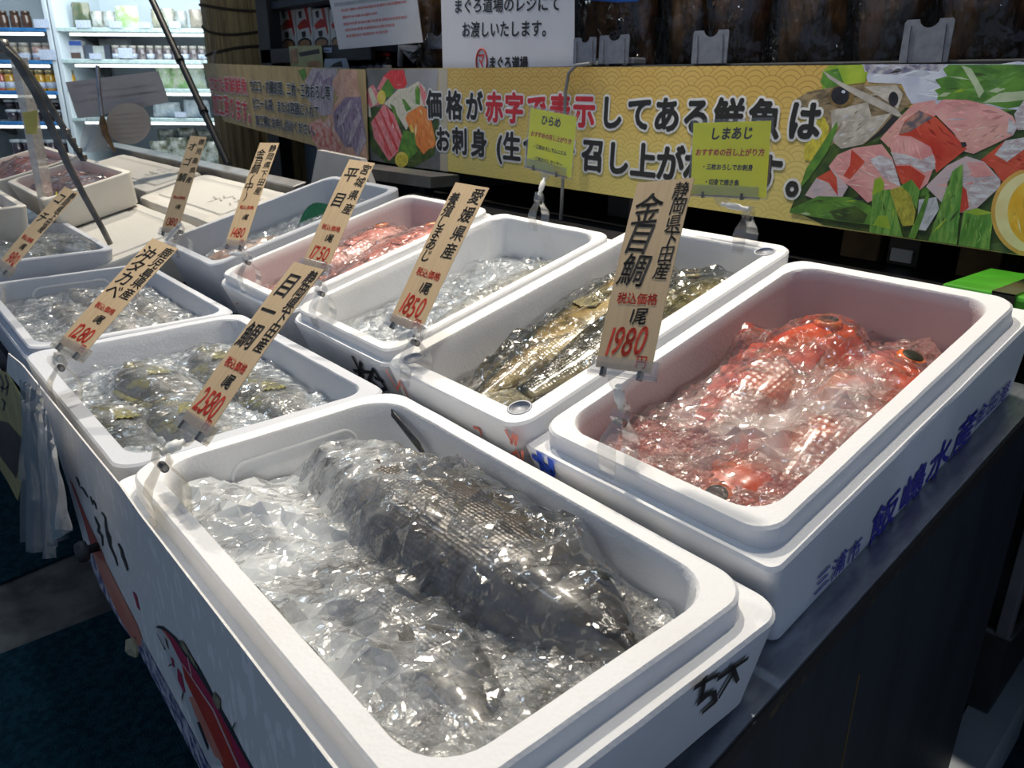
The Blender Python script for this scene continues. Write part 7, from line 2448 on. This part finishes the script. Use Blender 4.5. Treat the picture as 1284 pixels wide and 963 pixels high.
single('small_yellow_card', mb, pm('yellow_dull', (0.50, 0.46, 0.12), (0.42, 0.38, 0.10), 20, 0.5), 'dull yellow card fixed to the upright clear guard', 'card')
price = MB()
q, mb = cardD('w', [(0, 278), (16, 264), (10, 258), (0, 264)], DT + 0.55, None, '', '')
single('small_wooden_tag', mb, VENEER, 'tip of another wooden tag at the far left edge', 'price tag')

# ------------------------------------------------------------------ refrigerated shelves at the back
DF = 5.5
MF = Matrix((Vector(RHv), Vector(FH), Vector((0, 0, 1)))).transposed().to_4x4()
org = CAM + FH * DF
MF.translation = Vector((org[0], org[1], 0))
MFI = MF.inverted()
def fl(px, py, dd=0.0):
    """fridge coordinates (s along, z) of a pixel at depth dd behind its front"""
    p = MFI @ Vector(onD(px, py, DF + dd))
    return p.x, p.z
FW = pm('fridge_white', (0.62, 0.68, 0.71), (0.56, 0.62, 0.66), 4, 0.45)
FBLUE = pm('fridge_blue', (0.03, 0.16, 0.42), (0.05, 0.22, 0.50), 12, 0.4)
FMESH = pm('fridge_lip', (0.42, 0.56, 0.54), (0.58, 0.70, 0.68), 60, 0.4)
TUBE = emit('lamp_tube', (0.95, 1.0, 0.98), 2.2)
PCARD = pm('price_card', (0.60, 0.66, 0.76), (0.42, 0.48, 0.62), 120, 0.5)
sL, _ = fl(-70, 100); sM, _ = fl(76, 100); sR, _ = fl(300, 100)
def fridge(s0, s1, ys, label, lipmat):
    r_ = empty('fridge_unit', MF @ Matrix.Translation(((s0 + s1) / 2, 0.4, 0)), label, 'fridge', 'open refrigerated shelf units')
    inv = MF
    def fb(nm, lo, hi, mt, bev=0.004): return part(nm, MB().box(lo, hi, 0, MF, bev), mt, r_, world=True)
    fb('back_panel', (s0, 0.62, 0.1), (s1, 0.70, 2.3), FW)
    fb('base', (s0, 0.0, 0.0), (s1, 0.62, fl(100, 205)[1]), FW)
    fb('side_panel', (s1 - 0.03, 0.0, 0.0), (s1, 0.70, 2.3), FW)
    fb('side_panel', (s0, 0.0, 0.0), (s0 + 0.03, 0.70, 2.3), FW)
    fb('canopy', (s0, 0.0, 2.2), (s1, 0.70, 2.32), FW)
    zz = []
    for (yt, yb) in ys:
        z1, z0 = fl(100, yt)[1], fl(100, yb)[1]
        zz.append(z1)
        fb('shelf', (s0 + 0.03, 0.03, z1 - 0.02), (s1 - 0.03, 0.62, z1 - 0.004), FW)
        fb('shelf_lip', (s0 + 0.03, -0.005, z0), (s1 - 0.03, 0.022, z1), lipmat)
        part('lamp_tube', MB().tube([MF @ Vector((s0 + 0.08, 0.055, z0 - 0.012)), MF @ Vector((s1 - 0.08, 0.055, z0 - 0.010))], 0.009, 8), TUBE, r_, world=True)
        mb = MB()
        for s_ in (s0 + 0.05, s1 - 0.06):
            mb.slab([(0, 0), (0.40, 0), (0.02, -0.10), (0.0, -0.10)], 0.012, MF @ Vector((s_, 0.6, z1 - 0.02)), -Vector(FH), (0, 0, 1))
        part('bracket', mb, GREYM, r_, world=True)
    return zz
zL = fridge(sL, sM, [(35.5, 40.5), (76, 81), (114.5, 119.5), (153, 158)], 'left open fridge unit with blue shelf edges', FBLUE)
zR = fridge(sM + 0.01, sR, [(34.5, 40), (74, 79.5), (110, 115), (147, 152)], 'right open fridge unit with pale mesh shelf edges', FMESH)

def fput(name, px, zt, dd, label, cat, group):
    s_, _ = fl(px, 100, dd)
    return empty(name, MF @ Matrix.Translation((s_, dd, zt + 0.0005)), label, cat, group)
K = DF / FPX
def jar(px, zt, wpx, hpx, body, lid, label, group, dd=0.10, lab=True):
    r_ = fput('jar', px, zt, dd, label, 'jar', group)
    R_, H_ = wpx * K / 2, hpx * K
    part('glass', MB().lathe([(R_ * 0.9, 0), (R_, 0.06 * H_), (R_, 0.70 * H_), (R_ * 0.8, 0.80 * H_), (0.001, 0.80 * H_)], n=16), body, r_)
    part('lid', MB().lathe([(R_ * 0.86, 0.80 * H_), (R_ * 0.86, 0.98 * H_), (R_ * 0.8, H_), (0.001, H_)], n=16), lid, r_)
    if lab:
        part('paper_label', MB().lathe([(R_ * 1.01, 0.12 * H_), (R_ * 1.01, 0.42 * H_)], n=16), PCARD, r_)
JB = pm('jar_brown', (0.10, 0.05, 0.03), (0.06, 0.03, 0.02), 30, 0.15, coat=0.8)
JA = pm('jar_amber', (0.62, 0.36, 0.03), (0.50, 0.24, 0.02), 20, 0.15, coat=0.8)
JR = pm('jar_red', (0.52, 0.10, 0.06), None, 20, 0.15, coat=0.8)
JG = pm('jar_grey', (0.10, 0.08, 0.09), (0.24, 0.21, 0.20), 30, 0.15, coat=0.8)
LG = pm('lid_gold', (0.46, 0.38, 0.20), None, 20, 0.3, metal=0.5)
LP = pm('lid_pale', (0.50, 0.46, 0.40), None, 20, 0.4)
for i, px in enumerate((20.5, 35, 48.5)):
    jar(px, zL[0], 11, 18.5, JB, JB, ['brown pickle jar at the left of the top fridge shelf', 'middle brown pickle jar of three on the top fridge shelf', 'brown pickle jar beside the card on the top fridge shelf'][i], 'brown jars on the top fridge shelf', lab=False)
for i, px in enumerate((3, 14, 28, 40, 52, 65, 77, 89)):
    jar(px, zL[2], 12, 23, JR if i == 0 else JA, LG, ['red preserve jar at the far left of the third fridge shelf', 'amber jar beside the red preserve jar', 'amber jar behind the clear guard', 'amber jar under the upper tongs arm', 'amber jar fourth from the red preserve jar', 'amber jar fifth from the red preserve jar', 'amber jar sixth from the red preserve jar', 'amber jar at the right end of the third fridge shelf'][i], 'amber jars on the third fridge shelf')
for i in range(11):
    px = 152 + i * 10.6
    jar(px, zR[1], 9.6, 15.5, JG, LP, 'grey jar on the second right fridge shelf, number %s from the cartons' % ['one', 'two', 'three', 'four', 'five', 'six', 'seven', 'eight', 'nine', 'ten', 'eleven'][i], 'small grey jars on the second fridge shelf', lab=i % 2 == 0)

def pouch(px, zt, wpx, hpx, c1, c2, label, group, dd=0.16, top=None, name='food_pouch', cat='food bag'):
    r_ = fput(name, px, zt, dd, label, cat, group)
    W_, H_ = wpx * K, hpx * K
    P = np.zeros((10, 9, 3)); Q = np.zeros((10, 9, 3))
    rr = random.Random(int(px * 7))
    for i in range(10):
        for j in range(9):
            t, s_ = i / 9, j / 8 * 2 - 1
            th = 0.035 * math.sin(math.pi * min(1, 0.12 + 0.88 * (1 - t))) ** 0.6 * (1 - s_ * s_) ** 0.5 + 0.003
            jx = rr.uniform(-1, 1) * 0.004
            P[i, j] = (s_ * W_ / 2 * (1 - 0.06 * t) + jx, -th, t * H_)
            Q[i, j] = (s_ * W_ / 2 * (1 - 0.06 * t) + jx, th * 0.6, t * H_)
    mb = MB(); mb.grid(P); mb.grid(Q[::-1])
    edge = [(i, 0) for i in range(10)] + [(9, j) for j in range(1, 9)] + [(i, 8) for i in range(8, -1, -1)] + [(0, j) for j in range(7, 0, -1)]
    k = len(edge)
    mb.add([P[e] for e in edge] + [Q[e] for e in edge], [(i, i + k, (i + 1) % k + k, (i + 1) % k) for i in range(k)])
    part('pouch', mb, pm('pouch_%d_%d' % (int(px), int(hpx)), c1, c2, 22, 0.25, coat=0.7), r_)
    if top:
        part('header', MB().box((-W_ * 0.46, -0.014, H_ * 0.80), (W_ * 0.46, -0.008, H_ * 1.05)), pm('hdr_%d' % int(px), top, None, 20, 0.4), r_)
DGR, DGR2 = (0.07, 0.10, 0.05), (0.03, 0.06, 0.03)
for (px, w_, h_, c1, c2, lb) in ((83, 25, 28, DGR, DGR2, 'dark green seaweed bag, tallest at the left of the top right fridge shelf'), (117, 22, 28, DGR, (0.16, 0.15, 0.08), 'dark green seaweed bag, second on the top right fridge shelf'),
                                 (136, 14, 19, (0.55, 0.56, 0.52), (0.25, 0.25, 0.2), 'white pouch right of the seaweed bags'), (150, 14, 19, (0.50, 0.52, 0.50), (0.2, 0.22, 0.2), 'white pouch beside the green and white bag'), (172, 28, 25, (0.36, 0.52, 0.20), (0.58, 0.64, 0.52), 'bright green and white bag on the top right fridge shelf'),
                                 (208, 12, 22, (0.36, 0.34, 0.24), (0.20, 0.20, 0.15), 'brown pouch just right of the slanting post'), (222, 16, 23, (0.44, 0.44, 0.36), (0.22, 0.22, 0.17), 'brown and white pouch near the right end of the top fridge shelf'), (238, 14, 20, (0.38, 0.40, 0.38), (0.20, 0.22, 0.2), 'grey pouch at the right end of the top fridge shelf'), (256, 16, 22, (0.30, 0.26, 0.20), (0.18, 0.15, 0.12), 'dark pouch beside the reed column on the top fridge shelf')):
    pouch(px, zR[0], w_, h_, c1, c2, lb, 'bags on the top right fridge shelf')
for (px, w_, h_, c1, c2, lb) in ((208, 20, 26, (0.52, 0.58, 0.46), (0.30, 0.45, 0.18), 'clear salad pouch beside the laminated note'), (226, 20, 25, (0.55, 0.55, 0.42), (0.20, 0.42, 0.12), 'green salad pouch on the third right fridge shelf'), (247, 22, 27, (0.52, 0.58, 0.52), (0.40, 0.46, 0.30), 'pale pouch at the right end of the third fridge shelf')):
    pouch(px, zR[2], w_, h_, c1, c2, lb, 'pouches on the third right fridge shelf')
for (px, w_, h_, lb) in ((205, 34, 17, 'white tray pack on the fourth right fridge shelf, nearer the note'), (243, 32, 20, 'white and blue tray pack on the fourth right fridge shelf')):
    pouch(px, zR[3], w_, h_, (0.58, 0.62, 0.62), (0.30, 0.38, 0.45), lb, 'tray packs on the fourth right fridge shelf', name='tray_pack', cat='tray pack')
zb = fl(100, 205)[1]
hp = random.Random(2)
heap = [(188, 22, 20), (212, 26, 24), (236, 26, 22), (258, 22, 20), (200, 24, 32), (226, 26, 34), (250, 24, 31), (275, 24, 20), (288, 22, 16)]
for i, (px, w_, h_) in enumerate(heap):
    pouch(px, zb, w_, h_ + 6, (0.50, 0.52, 0.46), (0.10, 0.11, 0.06), 'pale seafood bag at the bottom of right fridge, ' + ['nearest the round note', 'second from the round note in front', 'third from the round note in front', 'fourth from the round note in front', 'behind the nearest ones', 'behind the middle', 'behind, near the slanting post', 'right of the slanting post', 'furthest right'][i], 'seafood bags in the bottom of the fridge', dd=0.10 if i < 4 or i > 6 else 0.3)
def carton(px, zt, wpx, hpx, c1, label, dd=0.12, band=None):
    r_ = fput('small_carton', px, zt, dd, label, 'carton', 'cartons on the second fridge shelf')
    W_, H_ = wpx * K, hpx * K
    part('box', MB().box((-W_ / 2, 0, 0), (W_ / 2, 0.06, H_), 0, None, 0.003), pm('ctn_%d' % int(px), c1, tuple(x * 0.8 for x in c1), 30, 0.4), r_)
    if band:
        part('band', MB().box((-W_ / 2, -0.002, H_ * 0.72), (W_ / 2, 0.0, H_ * 0.95)), pm('band_%d' % int(px), band, None, 20, 0.4), r_)
        part('photo', MB().box((-W_ * 0.35, -0.002, H_ * 0.05), (W_ * 0.35, 0.0, H_ * 0.35)), JB, r_)
carton(101, zR[1], 18, 21, (0.56, 0.58, 0.60), 'white carton with blue band on the second right fridge shelf', band=(0.05, 0.12, 0.45))
carton(88, zR[1], 5, 16, (0.30, 0.33, 0.36), 'thin grey carton beside the blue banded one')
carton(118, zR[1], 9, 16, (0.10, 0.12, 0.16), 'dark carton right of the blue banded one')
carton(130, zR[1], 13, 15, (0.52, 0.56, 0.54), 'pale carton before the row of small jars')
carton(141, zR[1], 7, 16, (0.08, 0.09, 0.12), 'thin dark carton at the start of the small jar row')
carton(150, zR[1], 36, 25, (0.56, 0.58, 0.58), 'wide white carton at the back of the second right fridge shelf', dd=0.42)
for i, (px, w_, c1) in enumerate(((25, 12, (0.42, 0.36, 0.26)), (39, 12, (0.42, 0.36, 0.28)), (55, 12, (0.52, 0.34, 0.30)), (68, 12, (0.52, 0.36, 0.32)))):
    jar(px, zL[1], w_, 19, pm('tub_%d' % i, c1, tuple(x * 0.6 for x in c1), 40, 0.3), LP, ['tan lidded tub at the left of the second fridge shelf', 'tan lidded tub, second on the second fridge shelf', 'reddish lidded tub, left of two on the second fridge shelf', 'reddish lidded tub, right of two on the second fridge shelf'][i], 'lidded tubs on the second fridge shelf')
CUP = pm('cup_dark', (0.03, 0.025, 0.04), (0.07, 0.05, 0.06), 30, 0.2, coat=0.6)
CUPW = pm('cup_white', (0.58, 0.62, 0.66), None, 20, 0.4)
for r in range(2):
    for i in range(6):
        px = 8 + i * 15
        s_, _ = fl(px, 100, 0.10 + 0.16 * r)
        rt = empty('lidded_cup', MF @ Matrix.Translation((s_, 0.10 + 0.16 * r, zL[3] + 0.001 + 0.06 * r)), ('front row' if r == 0 else 'back row') + ' white-rimmed dark cup on the fourth fridge shelf, %s from left' % ['first', 'second', 'third', 'fourth', 'fifth', 'sixth'][i], 'cup', 'dark cups on the fourth fridge shelf')
        part('cup', MB().lathe([(0.030, 0), (0.036, 0.06), (0.001, 0.06)], n=14), CUP, rt)
        part('rim', MB().lathe([(0.037, 0.055), (0.040, 0.060), (0.038, 0.070), (0.001, 0.072)], n=14), CUPW, rt)
for i in range(6):
    px = 6 + i * 15
    s_, _ = fl(px, 100, 0.12)
    rt = empty('lidded_cup', MF @ Matrix.Translation((s_, 0.12, zb + 0.001)), 'white-rimmed dark cup at the bottom of the left fridge, %s from left' % ['first', 'second', 'third', 'fourth', 'fifth', 'sixth'][i], 'cup', 'dark cups in the bottom of the fridge')
    part('cup', MB().lathe([(0.032, 0), (0.038, 0.13), (0.001, 0.13)], n=14), CUP, rt)
    part('rim', MB().lathe([(0.039, 0.125), (0.042, 0.13), (0.040, 0.145), (0.001, 0.147)], n=14), CUPW, rt)
def pcard(px, py, w_, h_, label):
    s_, z = fl(px, py, -0.012)
    o = single('shelf_price_card', MB().box((s_ - w_ * K / 2, -0.012, z), (s_ + w_ * K / 2, -0.009, z + h_ * K), 0, MF), PCARD, label, 'price card', 'price cards on the fridge shelves')
for (px, py, w_, h_, lb) in ((54, 35, 17, 9, 'white price card right of the brown pickle jars'), (106, 35, 17, 8, 'white price card between the two seaweed bags'), (146, 35, 15, 7, 'white price card under the white pouches'), (182, 35, 14, 6, 'pale price card under the bright green bag'), (220, 35, 13, 7, 'pale price card under the brown pouches'),
                             (31, 75, 12, 6, 'white price card under the tan tubs'), (62, 75, 19, 11, 'white price card under the reddish tubs'), (121, 74, 14, 6, 'white price card under the dark carton'), (159, 73, 16, 11, 'white price card at the start of the small jar row'), (36, 116, 17, 9, 'white price card under the amber jars'), (227, 147, 13, 6, 'small pale price card under the tray packs')):
    pcard(px, py, w_, h_, lb)

# ------------------------------------------------------------------ right foot of the stand
q = [onZ(x, y, 0.16) for x, y in [(1150, 1010), (1222, 868), (1300, 752), (1300, 850), (1228, 975), (1200, 1030)]]
k = len(q)
mb = MB().add(q + [np.array([p[0], p[1], 0.0]) for p in q], [tuple(range(k))[::-1], tuple(range(k, 2 * k))] + [(i, (i + 1) % k, (i + 1) % k + k, i + k) for i in range(k)])
single('white_plinth', mb, pm('plinth_white', (0.40, 0.44, 0.48), (0.32, 0.36, 0.40), 8, 0.6), 'pale plinth on the ground beyond the black side panel', 'plinth')
q = [onZ(x, y, 0.165) for x, y in [(1200, 878), (1238, 897), (1246, 885), (1290, 815), (1290, 760), (1215, 800)]]
cq = sum(q) / len(q)
lo = [cq + (p - cq) * 0.97 for p in q]
hi = [np.array([*(cq + (p - cq) * 1.02)[:2], 0.34]) for p in q]
k = len(q)
root = empty('dark_bin', tuple(cq), 'dark plastic bin standing on the pale plinth', 'bin')
part('bin_body', MB().add(lo + hi, [tuple(range(k))[::-1]] + [(i, (i + 1) % k, (i + 1) % k + k, i + k) for i in range(k)] + [tuple(range(k, 2 * k))]), pm('bin_dark', (0.03, 0.035, 0.035), (0.02, 0.024, 0.024), 20, 0.5), root, world=True)
part('bin_rim', MB().tube([Vector(p) for p in hi + hi[:1]], 0.008, 8), pm('bin_rim', (0.05, 0.055, 0.055), None, 20, 0.4), root, world=True)
bd = MB()
x0, y0 = hi[0][0], hi[0][1]
a = onY(1232, 850, 0.80); b_ = onY(1250, 850, 0.80)
single('grey_board', MB().box((a[0], 0.80, 0.342), (b_[0], 0.82, 0.80), 0, None, 0.002), pm('board_grey', (0.14, 0.145, 0.15), (0.11, 0.115, 0.12), 14, 0.7), 'grey board standing in the dark bin', 'board')
single('red_bag', MB().lathe([(0.02, 0), (0.05, 0.05), (0.055, 0.2), (0.04, 0.38), (0.012, 0.42)], (onY(1264, 800, 0.95)[0], 0.95, 0.342), 16), pm('red_bag_print', (0.24, 0.03, 0.03), (0.15, 0.08, 0.08), 12, 0.35, coat=0.4), 'dim red printed bag standing in the dark bin', 'bag')

# tidy up the lettering helper
bpy.data.objects.remove(_FO)
bpy.data.curves.remove(_FC)
